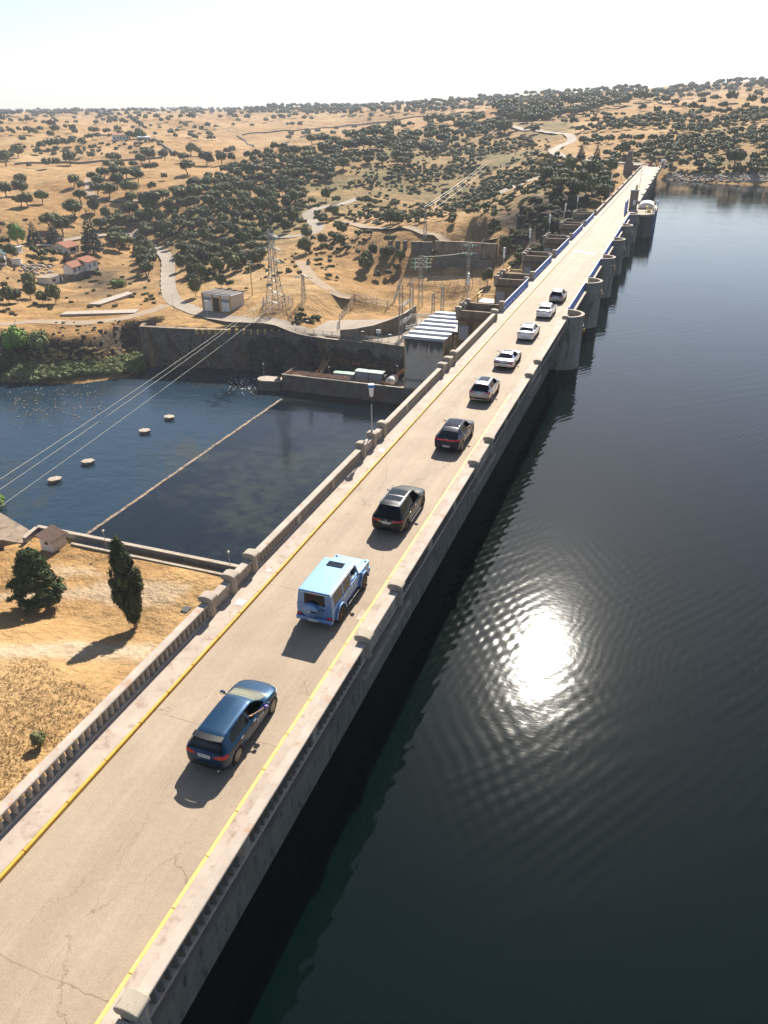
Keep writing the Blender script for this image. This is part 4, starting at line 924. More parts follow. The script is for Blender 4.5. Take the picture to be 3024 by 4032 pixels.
fill([(1960, 450), (2250, 440), (2500, 380), (2700, 345), (3100, 305), (3100, 345), (2700, 375), (2450, 420), (2250, 470), (2000, 510)], 150, 8.0, 11.0, 0.6)
fill([(2260, 520), (2500, 470), (2700, 450), (3100, 440), (3100, 640), (2780, 690), (2620, 650), (2440, 640), (2300, 590)], 420, 3.6, 5.4, 1.0, clump=0.36, cs=30)
fill([(2500, 380), (3100, 330), (3100, 440), (2500, 480)], 40, 6.0, 9.0, 1.6)
fill([(0, 437), (1400, 420), (2000, 400), (2000, 440), (1400, 455), (0, 462)], 300, 8, 11, 0.75)
fill([(0, 462), (900, 455), (1400, 440), (2000, 420), (1950, 460), (1500, 500), (1200, 540), (900, 560), (0, 540)], 80, 6, 9, 1.5, clump=0.45, cs=120)
fill([(420, 860), (640, 830), (700, 960), (640, 960), (600, 1040), (560, 1120), (545, 1000), (430, 930)], 30, 5, 7, 0.8)
fill([(1180, 880), (1500, 900), (1560, 1000), (1400, 1100), (1260, 1000)], 10, 3, 5, 1.2)
fill([(2100, 680), (2380, 700), (2400, 780), (2330, 800), (2150, 760)], 26, 4, 7, 0.7)
fill([(1950, 360), (2560, 340), (2500, 400), (1950, 455)], 150, 8, 11, 0.55)
fill([(-20, 437), (1500, 418), (1500, 436), (-20, 450)], 260, 7, 10, 0.55)
fill([(1500, 405), (2000, 385), (2000, 410), (1500, 425)], 60, 8, 10, 0.8)
LST.sort(key=lambda t: -t[3] / t[4])
DESC = {'far': ('dark holm oak on the hazy far plateau', 'scattered holm oaks on the far plateau'), 'right': ('round dark holm oak on the slope above the reservoir shore', 'holm oaks above the reservoir shore'),
        'houses': ('dark holm oak on the dry ground around the red roofed houses', 'holm oaks around the houses'), 'leftfield': ('spreading holm oak on the golden fields at the left', 'holm oaks on the golden fields'),
        'slope': ('small dark oak on the dry slope near the pylons', 'oaks on the slope near the pylons'), 'hill': ('holm oak in the dense grove covering the middle hill', 'holm oaks covering the middle hill')}
def place_tree(kind, i, x, y, z, s, rz, label, group, cat='tree', name='oak_tree', sz=None):
    cm, tm = TREE[(kind, i)][:2]
    root = empty(name, (x, y, z), rz, label, cat, group); root.scale = (s, s, s * (sz or 1))
    for nm, d in (('crown', cm), ('trunk', tm)):
        o = bpy.data.objects.new(nm, d); C.objects.link(o); o.parent = root
    return root
NIND = 272; _r2 = random.Random(5)
for t in LST[:NIND]:
    lab, grp = DESC[t[6]]
    place_tree(t[5], _r2.randrange(NV), t[0], t[1], t[2] - 0.05, t[3], _r2.uniform(0, 6.28), lab, grp, sz=_r2.uniform(0.85, 1.12))
def bake(lst, name, kindmap, mat_, label, cat, scale_j=0.12):
    Vs = []; Fs = []; n = 0
    for t in lst:
        V, Fa = TREE[(kindmap(t), _r2.randrange(NV))][2:4]; a = _r2.uniform(0, 6.28); c, s = math.cos(a) * t[3], math.sin(a) * t[3]
        Q = np.empty_like(V); Q[:, 0] = V[:, 0] * c - V[:, 1] * s + t[0]; Q[:, 1] = V[:, 0] * s + V[:, 1] * c + t[1]; Q[:, 2] = V[:, 2] * t[3] * _r2.uniform(0.85, 1.15) + t[2] - 0.05
        Vs.append(Q); Fs.append(Fa + n); n += len(Q)
    o = fastmesh(name, np.concatenate(Vs).astype(np.float32), np.concatenate(Fs), MT[mat_]); return tag(o, label, cat, None, 'stuff')
bake(LST[NIND:], 'distant_oaks', lambda t: 'far', 'leaf_oak', 'mass of small distant holm oaks dotting the hills', 'trees')
# low scrub between the trees
SC = []
def scrub(poly, n, smin, smax, seed, clump=0.4):
    r3 = random.Random(seed); P = np.array(poly, float); x0, y0 = P.min(0); x1, y1 = P.max(0); k = 0; tr = 0
    while k < n and tr < n * 8:
        tr += 1; u = r3.uniform(x0, x1); v = r3.uniform(y0, y1)
        if not inside(u, v, poly): continue
        p, D = hit(u, v)
        if p is None or p[2] < (-40 if p[0] < -12 else -4.7): continue
        if fbm(np.array([p[0]]), np.array([p[1]]), 25.0, 3)[0] < clump - 0.5 or near_road(p[0], p[1], 0.3) or (-19 < p[0] < -9 and p[1] < 380): continue
        SC.append((p[0], p[1], p[2], r3.uniform(smin, smax))); k += 1
scrub([(690, 760), (1000, 640), (1500, 540), (2000, 480), (2400, 660), (2180, 740), (1900, 860), (1300, 880), (1060, 960), (1020, 1050), (760, 1140), (690, 1000)], 1600, 0.8, 2.2, 1)
scrub([(2440, 640), (2700, 480), (3100, 470), (3100, 690), (2620, 690)], 350, 0.8, 2.2, 2)
scrub([(300, 520), (640, 540), (620, 600), (100, 620), (0, 600)], 90, 2.0, 4.5, 3, 0.3)
scrub([(0, 840), (420, 850), (560, 960), (650, 1200), (0, 1250)], 90, 0.7, 1.8, 4)
scrub([(1880, 880), (2200, 740), (2340, 780), (2300, 960), (2000, 1060)], 120, 1.2, 3.0, 5, 0.3)
scrub([(1020, 1050), (1500, 880), (1700, 1000), (1500, 1250), (1150, 1280), (1000, 1250)], 110, 0.6, 1.8, 6)
bake([(a, b, c, s) for a, b, c, s in SC], 'scrub', lambda t: 'shrub', 'leaf_oak', 'low dark scrub growing between the oaks', 'scrub')
# green belt along the far river bank, dry tussocks on the bank
SC = []
r4 = random.Random(9)
for i in range(520):
    u = r4.uniform(-20, 560); v = 1455 + 14 * math.sin(u / 90) + r4.uniform(-52, 34) - max(0, (u - 420)) * 0.12
    p, D = hit(u, v)
    if p and p[2] < -38.9 and p[2] > -42 and p[1] > 110: SC.append((p[0], p[1], max(p[2], -41.05), r4.uniform(1.2, 3.6)))
bake(SC, 'riverside_bushes', lambda t: 'shrub', 'leaf_olive', 'belt of green and yellowish bushes along the far river edge', 'bushes')
SC = [(x, y, z, s) for x, y, z, s in ((p[0], p[1], p[2], r4.uniform(0.5, 1.3)) for p, D in (hit(r4.uniform(0, 560), r4.uniform(1370, 1450)) for _ in range(260)) if p) if z > -40.5]
bake(SC, 'dry_tussocks', lambda t: 'shrub', 'leaf_dry', 'tufts of dry yellow grass on the far bank', 'dry grass')
def single(u, v, wpx, leaf, label, name='bush', kind='young', sz=1.0, cat='bush', z=None, i=0):
    if z is None: p, D = hit(u, v)
    else: p = at_z(u, v, z); D = math.hypot(p[0], p[1])
    w = wpx * D / F_PX; r = place_tree(kind, i, p[0], p[1], p[2] - 0.05, w, 1.0, label, None, cat, name, sz)
    for c in r.children:
        if c.name.startswith('crown'): c.data = c.data.copy(); c.data.materials[0] = MT[leaf]
    return r
single(72, 1405, 100, 'leaf_bright', 'round bright green tree at the left end of the far bank', 'tree', cat='tree', i=1)
single(165, 1400, 80, 'leaf_olive', 'greyish green tree beside the bright green one on the far bank', 'tree', cat='tree', i=2)
single(30, 1470, 110, 'leaf_oak', 'dark bushy tree low on the far bank at the left edge', 'tree', cat='tree', kind='shrub', i=3, sz=1.4)
single(75, 970, 62, 'leaf_bright', 'bright green leafy tree behind the sheds at the left', 'tree', cat='tree', i=4, sz=1.1)
single(470, 1128, 52, 'leaf_bright', 'bright green bush on the bare ground right of the houses', kind='shrub', i=1)
single(535, 1465, 66, 'leaf_bright', 'bright green bush at the foot of the stone retaining wall', kind='shrub', i=2, sz=1.2)
single(155, 2940, 88, 'leaf_olive', 'small greyish olive bush in the dry grass at the lower left', kind='young', i=3, sz=0.85)
single(-5, 1985, 60, 'leaf_bright', 'clump of bright green reeds at the left edge of the river', kind='shrub', z=-40.9, i=4)
# ---- conifers
def cone_tree(x, y, z, h, w, label, name, leaf='leaf_fir', tiers=16, seed=1, bark='bark', ragged=1.0):
    rs = np.random.RandomState(seed); root = empty(name, (x, y, z), 0, label, 'tree'); L = []; z0 = h * 0.14
    for i in range(tiers):
        f = i / (tiers - 1); zz = z0 + (h - z0) * f * 0.97; r = w / 2 * (1 - f) ** 0.85 + 0.12; m = max(3, int(8 * (1 - f) + 3)); 
        for k in range(m):
            a = 2 * math.pi * (k + rs.rand() * 0.8) / m; q = r * (0.55 + 0.25 * rs.rand() * ragged); ln = r * (0.40 + 0.25 * rs.rand() * ragged)
            L.append((math.cos(a) * q, math.sin(a) * q, zz - 0.05 * h * (1 - f) * rs.rand(), ln * 0.55 + 0.1, ln * 0.55 + 0.1, h / tiers * 0.55))
    V, Fa = crown_geom(L, 1500, max(0.10, h * 0.016), rs, core=0.7, icos=ICO1)
    fastmesh('crown', V, Fa, MT[leaf], root); MB().lathe([(h * 0.018, -0.3), (h * 0.014, h * 0.4), (h * 0.003, h * 0.95)], n=7).build('trunk', MT[bark], root); return root
def pin(u, v, z=None):
    if z is not None: p = at_z(u, v, z); return p, math.hypot(p[0], p[1])
    return hit(u, v)
for (u, v, top, wpx, lab, sd_) in ((370, 1005, 828, 86, 'tall dark fir beside the long red roofed bungalow', 2), (140, 968, 870, 60, 'ragged cedar with bare upper branches behind the sheds', 3), (215, 960, 870, 56, 'dark fir behind the left gable of the bungalow', 4),
                                   (2286, 628, 565, 30, 'left one of two dark firs by the far parked cars', 5), (2348, 634, 568, 30, 'right one of two dark firs by the far parked cars', 6), (268, 1030, 985, 38, 'low dark cypress bush in front of the bungalow', 7)):
    p, D = pin(u, v); h = at_y(u, top, p[1])[2] - p[2]; cone_tree(p[0], p[1], p[2] - 0.1, h, wpx * D / F_PX, lab, 'fir_tree', seed=sd_, ragged=1.6)
# ---- the broad conifer and the cypress on the near bank
def near_conifer():
    x, y, z = -71.9, 61.0, -37.0; rs = np.random.RandomState(21); root = empty('broad_conifer', (x, y, z), 0, 'broad dark green conifer with ragged tiers casting a long shadow on the bank', 'tree'); L = []
    H = 8.7
    for i in range(190):
        f = rs.rand() ** 0.85; zz = 1.1 + (H - 1.2) * f; R = 3.25 * max(0.05, 1 - ((f - 0.2) / 0.8)) ** 0.66 if f > 0.2 else 3.25 * (0.86 + 0.7 * f)
        R = min(R, 3.25) * (0.82 + 0.34 * rs.rand()); a = rs.rand() * 6.283; q = R * (0.45 + 0.55 * math.sqrt(rs.rand())); s = 0.45 + 0.4 * rs.rand()
        L.append((math.cos(a) * q, math.sin(a) * q, zz, s, s, s * 0.62))
    V, Fa = crown_geom(L, 16000, 0.12, rs, core=0.8, icos=ICO1)
    fastmesh('crown', V, Fa, MT['leaf_cypress'], root)
    mb = MB().lathe([(0.30, -0.3), (0.22, 1.2), (0.16, 4), (0.05, 8)], n=8); mb.build('trunk', MT['bark_light'], root)
near_conifer()
def cypress():
    x, y, z = -57.0, 61.5, -37.0; H = 13.0; rs = np.random.RandomState(31); root = empty('cypress', (x, y, z), 0, 'tall narrow dark green cypress leaning slightly beside the dam', 'tree'); L = []
    for i in range(230):
        f = rs.rand(); zz = 1.5 + (H - 2.0) * f; R = 2.1 * (math.sin(math.pi * min(1, (f + 0.10) / 0.62) / 2) if f < 0.52 else max(0.10, 1 - ((f - 0.52) / 0.50) ** 1.4))
        a = rs.rand() * 6.283; q = R * math.sqrt(rs.rand()) * 0.86; s = 0.30 + 0.22 * rs.rand()
        L.append((math.cos(a) * q - 0.5 * f, math.sin(a) * q, zz, s, s, s * 2.3))
    V, Fa = crown_geom(L, 16000, 0.13, rs, core=0.8, icos=ICO1, aim=(0, 0, 1))
    fastmesh('crown', V, Fa, MT['leaf_cypress'], root); MB().lathe([(0.32, -0.3), (0.2, 1.2), (0.12, 4), (0.05, 9)], n=8).build('trunk', MT['bark_light'], root)
cypress()
# ---- dry grass at the lower left
def grass_patch():
    rs = np.random.RandomState(41); n = 5200; Vs = []; 
    U = rs.uniform(-40, 760, n * 3); Vv = rs.uniform(2560, 3560, n * 3); keep = []
    for u, v in zip(U, Vv):
        p = hit(u, v)[0]
        if p and p[0] < -22 and p[1] < 48.5: keep.append((p[0], p[1]))
    K = np.array(keep); f = fbm(K[:, 0], K[:, 1], 6.0, 3); K = K[f > 0.02][:n]
    for x, y in K:
        z = gz(x, y); h = rs.uniform(0.08, 0.30)
        for b in range(6):
            a = rs.rand() * 6.28; dx, dy = math.cos(a), math.sin(a); w = 0.022; o = rs.uniform(0, 0.14, 2); e = rs.uniform(0.1, 0.9) * h
            Vs += [(x + o[0] - dy * w, y + o[1] + dx * w, z - 0.03), (x + o[0] + dy * w, y + o[1] - dx * w, z - 0.03), (x + o[0] + dx * e, y + o[1] + dy * e, z + h)]
    V = np.array(Vs); f = np.arange(len(V)).reshape(-1, 3); o = fastmesh('dry_grass', V, f, MT['leaf_dry']); tag(o, 'tufts of tall dry yellow grass at the lower left', 'grass', None, 'stuff')
grass_patch()
# ================================================================ buildings, walls, masts below the dam
def vz(u, v, dx, dy, sc): return (dx + u * sc, dy + v * sc)
V6 = lambda x, y: (0 + x * .6028, 2000 + y * .6028)
A1 = lambda x, y: (x * .6028, 350 + y * .6028)
A2 = lambda x, y: (x * .3617, 800 + y * .3617)
A3 = lambda x, y: (500 + x * .4822, 800 + y * .4822)
A4 = lambda x, y: (900 + x * .6631, 1150 + y * .6631)
A5 = lambda x, y: (1200 + x * .6028, 850 + y * .6028)
A6 = lambda x, y: (1900 + x * .6775, 300 + y * .6775)
A7 = lambda x, y: (900 + x * .6631, 350 + y * .6631)
B5 = lambda x, y: (x * .2532, 850 + y * .2532)
Z5 = lambda x, y: (2200 + x * .3014, 600 + y * .3014)
def wall_line(name, pts, th, z0, z1, m, label, cat='wall', coping=None, parent_parts=None, batter=0.0):
    """straight-run wall along ground points; z0,z1 constant or lists"""
    n = len(pts); z0 = z0 if isinstance(z0, (list, tuple)) else [z0] * n; z1 = z1 if isinstance(z1, (list, tuple)) else [z1] * n
    P = np.array(pts, float)[:, :2]; T = np.gradient(P, axis=0); T /= np.linalg.norm(T, axis=1)[:, None]; N_ = np.c_[-T[:, 1], T[:, 0]]
    root = empty(name, (P[0][0], P[0][1], z0[0]), 0, label, cat)
    def strip(t, a, b, bt=0):
        vs = []
        for i in range(n):
            l = P[i] + N_[i] * t / 2; r = P[i] - N_[i] * t / 2; rb = r - N_[i] * bt
            vs += [(l[0], l[1], a[i]), (rb[0], rb[1], a[i]), (r[0], r[1], b[i]), (l[0], l[1], b[i])]
        fs = [(3, 2, 1, 0), ((n - 1) * 4, (n - 1) * 4 + 1, (n - 1) * 4 + 2, (n - 1) * 4 + 3)]
        for i in range(n - 1):
            for k in range(4): fs.append((i * 4 + k, i * 4 + (k + 1) % 4, i * 4 + 4 + (k + 1) % 4, i * 4 + 4 + k))
        return MB().add(vs, fs)
    part(strip(th, z0, z1, batter), 'masonry', m, root)
    if coping: part(strip(th + 0.16, z1, [z + 0.12 for z in z1]), 'coping', coping, root)
    return root
# near bank
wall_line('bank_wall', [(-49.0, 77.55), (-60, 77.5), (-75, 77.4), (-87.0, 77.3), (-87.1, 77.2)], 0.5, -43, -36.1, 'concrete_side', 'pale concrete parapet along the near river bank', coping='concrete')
wall_line('bank_wall', [(-87.05, 77.0), (-86.8, 75.5), (-86.4, 73.6)], 0.5, -38, -36.1, 'concrete_side', 'short return of the river bank parapet behind the tiled hut', coping='concrete')
wall_line('kerb_wall', [(-52.5, 75.95), (-65, 75.85), (-79.4, 75.75)], 0.45, -37.6, -36.75, 'concrete', 'low concrete ledge running inside the river bank parapet')
slab('path', -85.8, -49, 76.1, 77.2, -37.5, -36.98, 'concrete_side', 'narrow concrete path between ledge and bank parapet')
o = MB().prism([(-86.3, 73.4), (-87.6, 76.6), (-99, 80.5), (-104, 77), (-104, 72)], -40, -36.9).build('ramp', MT['concrete_brown']); tag(o, 'pale concrete ramp at the left edge of the near bank', None, None, 'structure')
def hut():
    P0 = at_z(*V6(350, 292), -37); P1 = at_z(*V6(430, 240), -37); P2 = at_z(*V6(300, 278), -37)
    rz = math.atan2(P1[1] - P0[1], P1[0] - P0[0]); L = 2.75; Wd = 2.3
    c = np.array([P0[0], P0[1]]) ; root = empty('tiled_hut', (c[0], c[1], -37), rz, 'tiny white hut with a brown tiled roof on the near bank', 'hut')
    MB().extr_x([(0, 0), (Wd, 0), (Wd, 2.35), (0, 1.85)], 0, L).build('wall', MT['wall_white'], root)
    MB().box(-0.02, L + 0.02, -0.03, 0.0, 0, 0.55).build('plinth', MT['cream'], root)
    r = MB().extr_x([(-0.35, 1.80), (Wd + 0.35, 2.50), (Wd + 0.35, 2.60), (-0.35, 1.90)], -0.35, L + 0.35).build('roof', MT['tile_brown'], root)
    mb = MB(); n = 17
    for i in range(n):
        x = -0.33 + (L + 0.66) * i / (n - 1); mb.bar((x, -0.36, 1.92), (x, Wd + 0.36, 2.62), 0.055, n=6)
    mb.build('tile_ridges', MT['tile_brown'], r)
    w = MB().box(-0.04, -0.005, 0.7, 1.4, 1.15, 1.6).build('window', MT['shutter_brown'], root)
mat('tile_brown', (0.22, 0.145, 0.105), (0.32, 0.225, 0.17), 3, 0.9)
mat('tile_red', (0.36, 0.125, 0.065), (0.46, 0.19, 0.10), 2, 0.85, c3=(0.35, 0.15, 0.1), s3=3)
hut()
def ladder_loops():
    root = empty('ladder', (-84, 77.35, -36), 0, 'pair of orange ladder hoops at the corner of the bank parapet', 'ladder')
    for i in range(2):
        x = -84.4 + i * 0.75; pts = [(x + 0.28 * math.cos(t) - 0, 77.2, -36.0 + 0.55 * math.sin(t) + 0.25) for t in np.linspace(-0.5, math.pi + 0.5, 12)]
        part(MB().tube(pts, 0.035), 'hoop', 'orange_rail', root)
ladder_loops()
tag(MB().box(-64.2, -62.9, 66.1, 66.6, -37.02, -36.86).box(-62.6, -62.1, 65.7, 66.0, -37.02, -36.88).build('kerb_stones', MT['shore_rock'], bevel=0.04), 'few loose grey stones on the bare ground left of the cypress', 'stones')
tag(MB().box(-53.6, -52.6, 66.4, 67.6, -37.03, -36.86).build('drain_grate', MT['dark_metal']), 'small rectangular drain frame on the bank beside the dam', 'drain')
# weir and gauge blocks
mat('weir_stone', (0.19, 0.13, 0.085), (0.30, 0.21, 0.14), 1.2, 0.8, c3=(0.05, 0.04, 0.035), s3=0.8, t3=(0.5, 0.62))
mb = MB(); y = 84.0; rz_ = random.Random(4)
while y < 155.5:
    l = rz_.uniform(0.7, 1.6); mb.box(-85.1 + rz_.uniform(-.05, .05), -84.45 + rz_.uniform(-.05, .05), y, y + l * 1.02, -42, -40.96 + rz_.uniform(-0.02, 0.07) + 0.04 * (y > 100)); y += l
tag(mb.build('weir', MT['weir_stone'], bevel=0.08), 'rust brown stone weir line crossing the river', 'weir')
for i, (x, y) in enumerate(((-103.2, 135.2), (-103.4, 126.1), (-104.1, 108.3), (-104.5, 99.3))):
    root = empty('gauge_block', (x, y, -41), 0.3 * i, ['farthest', 'second farthest', 'second nearest', 'nearest'][i] + ' of the four pale stone blocks standing in the river', 'block', 'pale blocks in the river')
    hexa = lambda r: [(r * 1.25 * math.cos(t), r * math.sin(t)) for t in np.linspace(0, 2 * math.pi, 7)[:-1]]
    MB().prism(hexa(1.0), -1.5, 0.40).build('base', MT['concrete_brown'], root); MB().prism(hexa(1.12), 0.40, 0.62).build('cap', MT['concrete'], root, bevel=0.03)
# far retaining wall
fw = [(-136.0, 173.5), (-135.1, 170.6), (-127, 171.7), (-118.4, 173.1), (-108, 175.4), (-94.3, 178.6), (-80, 178.2), (-68, 176.6), (-58, 175.2), (-47, 174.6)]
fw = fw[::-1]
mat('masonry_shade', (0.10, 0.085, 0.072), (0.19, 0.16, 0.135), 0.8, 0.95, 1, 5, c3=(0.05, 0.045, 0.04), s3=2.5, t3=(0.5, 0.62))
wall_line('retaining_wall', fw, 1.2, -43, -30.55, 'masonry_shade', 'long dark stone retaining wall rising from the far side of the river', coping='concrete_brown', batter=1.6)
mb = MB()
wt = empty('cliff', (-90, 178, -36), 0, 'dark rock cliff bulging below the right part of the retaining wall', 'rock')
V, Fa = ICO2; vs = []; fs = []; n0 = 0; rs = np.random.RandomState(8)
for i in range(70):
    x = rs.uniform(-106, -50); s = rs.uniform(1.2, 2.6); zz = rs.uniform(-42, -33.5); yy = 177.2 - abs(x + 80) * 0.05 - (-33 - zz) * 0.32
    q = V * (1 + 0.5 * (rs.rand(len(V), 1) - 0.5)) * np.array([s, s * 0.55, s]) + np.array([x, yy, zz]); vs.append(q); fs.append(Fa + n0); n0 += len(q)
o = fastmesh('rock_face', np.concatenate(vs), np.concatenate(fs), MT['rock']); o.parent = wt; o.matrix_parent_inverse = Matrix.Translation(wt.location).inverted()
tp = [at_z(*A3(x, 1040), -30.4) for x in (570, 620, 672, 725, 780, 837, 897, 957, 1015, 1072, 1130, 1187, 1245)]
for i, p in enumerate(tp):
    root = empty('parapet_block', (p[0], p[1] - 0.1, -30.4), 0.1, 'small ochre parapet stone in the row on top of the dark retaining wall', 'block', 'ochre stones on the retaining wall')
    MB().box(-0.28, 0.28, -0.35, 0.35, -0.9, 0.42).build('stone', MT['ochre'], root, bevel=0.04)
mb = MB()
for a in (200, 330, 465, 790, 935): p = at_y(*A3(a, 1150 + (a - 200) * 0.03), 171.6 + max(0, (a - 200)) * 0.007); mb.box(p[0] - 0.45, p[0] + 0.45, p[1] - 1.6, p[1] - 1.0, p[2] - 0.5, p[2] + 0.5)
# quay
def quay():
    root = empty('quay', (-70, 165, -41), 0, 'dark concrete quay wall jutting into the river below the powerhouse', 'quay')
    part(MB().box(-87.5, -40, 163.0, 171.0, -43, -38.3), 'deck', 'concrete_brown', root)
    part(MB().extr_x([(162.0, -43), (163.0, -43), (163.0, -37.15), (162.75, -37.15)], -87.9, -36), 'front_wall', 'quay_wall', root)
    part(MB().box(-87.95, -36, 162.6, 163.15, -37.15, -37.0), 'coping', 'concrete', root)
    part(MB().box(-87.9, -87.5, 163.0, 171, -43, -37.15), 'end_wall', 'quay_wall', root)
    nose = [(-87.9, 162.2)] + [(-92.4 + 2.3 * math.cos(t), 160.0 + 2.3 * math.sin(t) * 1.0 + 2.0) for t in np.linspace(-math.pi / 2, -3 * math.pi / 2, 14)] + [(-87.9, 164.3)]
    part(MB().prism([(-87.9, 161.2)] + [(-92.2 - 2.2 * math.sin(t), 161.4 - 2.0 * math.cos(t) + 0.8) for t in np.linspace(0, math.pi, 14)] + [(-87.9, 164.4)][::1], -43, -38.6), 'nose', 'quay_wall', root)
    part(MB().prism([(-87.9, 161.1)] + [(-92.2 - 2.3 * math.sin(t), 161.4 - 2.1 * math.cos(t) + 0.8) for t in np.linspace(0, math.pi, 14)] + [(-87.9, 164.4)], -38.6, -38.42), 'nose_top', 'concrete', root)
    part(MB().extr_y([(-89.6, -38.42), (-87.9, -38.42), (-87.9, -37.05)], 161.5, 161.9), 'ramp_wall', 'concrete_brown', root)
mat('quay_wall', (0.09, 0.075, 0.062), (0.15, 0.125, 0.105), 0.5, 0.9, 0.6, 8, c3=(0.15, 0.055, 0.035), s3=0.35, t3=(0.5, 0.66), stretch=(1, 1, 0.7))
quay()
def handrail(name, pts, h, m, label, nb=3, step=1.8, r=0.035, cat='handrail'):
    root = empty(name, pts[0], 0, label, cat); mb = MB()
    for k in range(nb): part(MB().tube([(p[0], p[1], p[2] + h * (k + 1) / nb) for p in pts], r, 4), 'rail', m, root)
    for si, (a, b) in enumerate(zip(pts[:-1], pts[1:])):
        L = math.dist(a, b); n = max(1, int(L / step))
        for i in range(1 if si else 0, n + 1): q = [a[j] + (b[j] - a[j]) * i / n for j in range(3)]; part(MB().bar(q, (q[0], q[1], q[2] + h), r), 'post', m, root)
    return root
handrail('handrail', [(-86.6, 163.3, -37.0), (-69.5, 163.4, -37.0)], 0.95, 'orange_rail', 'orange handrail along the left half of the quay wall')
handrail('handrail', [(-69, 165.2, -38.2), (-58.5, 165.2, -38.2)], 1.2, 'yellow_rail', 'yellow handrail in front of the blue container')
handrail('handrail', [(-80.5, 167.5, -38.2), (-81.5, 176.3, -36.0)], 1.1, 'orange_rail', 'left orange handrail of the footbridge to the cliff')
handrail('handrail', [(-79.2, 167.5, -38.2), (-80.2, 176.3, -36.0)], 1.1, 'orange_rail', 'right orange handrail of the footbridge to the cliff')
tag(MB().add([(-80.5, 167.5, -38.25), (-79.2, 167.5, -38.25), (-80.2, 176.3, -36.05), (-81.5, 176.3, -36.05), (-80.5, 167.5, -38.1), (-79.2, 167.5, -38.1), (-80.2, 176.3, -35.9), (-81.5, 176.3, -35.9)], [(3, 2, 1, 0), (4, 5, 6, 7), (0, 1, 5, 4), (1, 2, 6, 5), (2, 3, 7, 6), (3, 0, 4, 7)]).build('footbridge', MT['concrete_brown']), 'narrow footbridge from the quay to the dark cliff', 'footbridge')
handrail('handrail', [(-79, 175.2, -36.6), (-60, 173.6, -37.2)], 1.1, 'orange_rail', 'orange handrail running along the foot of the dark cliff', nb=2)
handrail('handrail', [(-60.5, 165.5, -38.2), (-56.2, 170.5, -34.5)], 1.2, 'orange_rail', 'orange handrail beside the ramp at the powerhouse corner')
tag(MB().extr_y([(-59.5, -38.25), (-55.4, -38.25), (-55.4, -37.5), (-56, -37.5)], 164, 171).build('ramp', MT['roadway_far']), 'pale ramp at the left foot of the powerhouse', None, None, 'structure')
def container(x0, x1, y0, y1, z, h, label):
    root = empty('container', ((x0 + x1) / 2, (y0 + y1) / 2, z), 0, label, 'container')
    part(MB().box(x0, x1, y0, y1, z, z + h), 'body', 'container_blue', root)
    part(MB().extr_x([(y0 - 0.1, z + h), (y1 + 0.1, z + h), (y1 + 0.1, z + h + 0.12), ((y0 + y1) / 2, z + h + 0.25), (y0 - 0.1, z + h + 0.12)], x0 - 0.1, x1 + 0.1), 'roof', 'container_roof', root)
    for f in (0.0, 0.5, 1.0):
        xx = x0 + (x1 - x0) * f; part(MB().box(xx - 0.06, xx + 0.06, y0 - 0.05, y0 - 0.005, z, z + h), 'corner_post', 'dark_metal', root)
container(-69.2, -62.0, 166.2, 168.4, -37.9, 2.5, 'long blue grey container with a green roof on the quay')
container(-75.2, -69.8, 166.4, 168.4, -38.2, 1.7, 'low blue grey container left of the taller one on the quay')
def tanker():
    root = empty('tank_trailer', (-60, 167.3, -38.2), 0, 'rounded white covered tank beside the blue container on the quay', 'tank')
    mb = MB(); prof = [(1.25 * math.cos(t), 1.0 + 1.1 * math.sin(t)) for t in np.linspace(-0.6, math.pi + 0.6, 14)]
    part(MB().extr_y([(-60 + a, -38.2 + b) for a, b in prof], 166.2, 169.2), 'cover', 'white_paint', root, bevel=0.15)
    part(MB().extr_y([(-61.6 + a * 0.3, -38.2 + b * 1.08) for a, b in prof], 166.6, 168.6), 'coupling', 'dark_metal', root)
tanker()
globe_lamp(-92.9, 162.5, -38.42, 3.5, 'white globe lamp on the rounded nose of the quay')
globe_lamp(-75.5, 164.5, -38.2, 3.6, 'white globe lamp rising behind the orange quay handrail')
globe_lamp(-58.0, 166.0, -38.2, 5.2, 'greenish globe lamp at the left corner of the powerhouse')
# powerhouse
def streak_mat():
    m = mat('streaked_wall', (0.64, 0.53, 0.42), (0.72, 0.61, 0.49), 0.6, 0.9)
    nt = m.node_tree; N = nt.nodes; L = nt.links; b = N['Principled BSDF']; old = b.inputs['Base Color'].links[0].from_socket
    tc = N.new('ShaderNodeTexCoord'); mp = N.new('ShaderNodeMapping'); mp.inputs['Scale'].default_value = (1.1, 1.1, 0.10); L.new(tc.outputs['Object'], mp.inputs[0])
    n = N.new('ShaderNodeTexNoise'); n.inputs['Scale'].default_value = 1.6; n.inputs['Detail'].default_value = 7; n.inputs['Roughness'].default_value = 0.7; L.new(mp.outputs[0], n.inputs[0])
    s = N.new('ShaderNodeSeparateXYZ'); L.new(tc.outputs['Object'], s.inputs[0])
    mr = N.new('ShaderNodeMapRange'); mr.inputs[1].default_value = -31.5; mr.inputs[2].default_value = -25.2; mr.inputs[3].default_value = -0.30; mr.inputs[4].default_value = 0.24; L.new(s.outputs[2], mr.inputs[0])
    ad = N.new('ShaderNodeMath'); ad.operation = 'ADD'; L.new(n.outputs[0], ad.inputs[0]); L.new(mr.outputs[0], ad.inputs[1])
    r = N.new('ShaderNodeValToRGB'); r.color_ramp.elements[0].position = 0.52; r.color_ramp.elements[1].position = 0.66; L.new(ad.outputs[0], r.inputs[0])
    mx = N.new('ShaderNodeMix'); mx.data_type = 'RGBA'; L.new(r.outputs[0], mx.inputs[0]); L.new(old, mx.inputs[6]); mx.inputs[7].default_value = (0.075, 0.068, 0.062, 1); L.new(mx.outputs[2], b.inputs['Base Color'])
streak_mat()
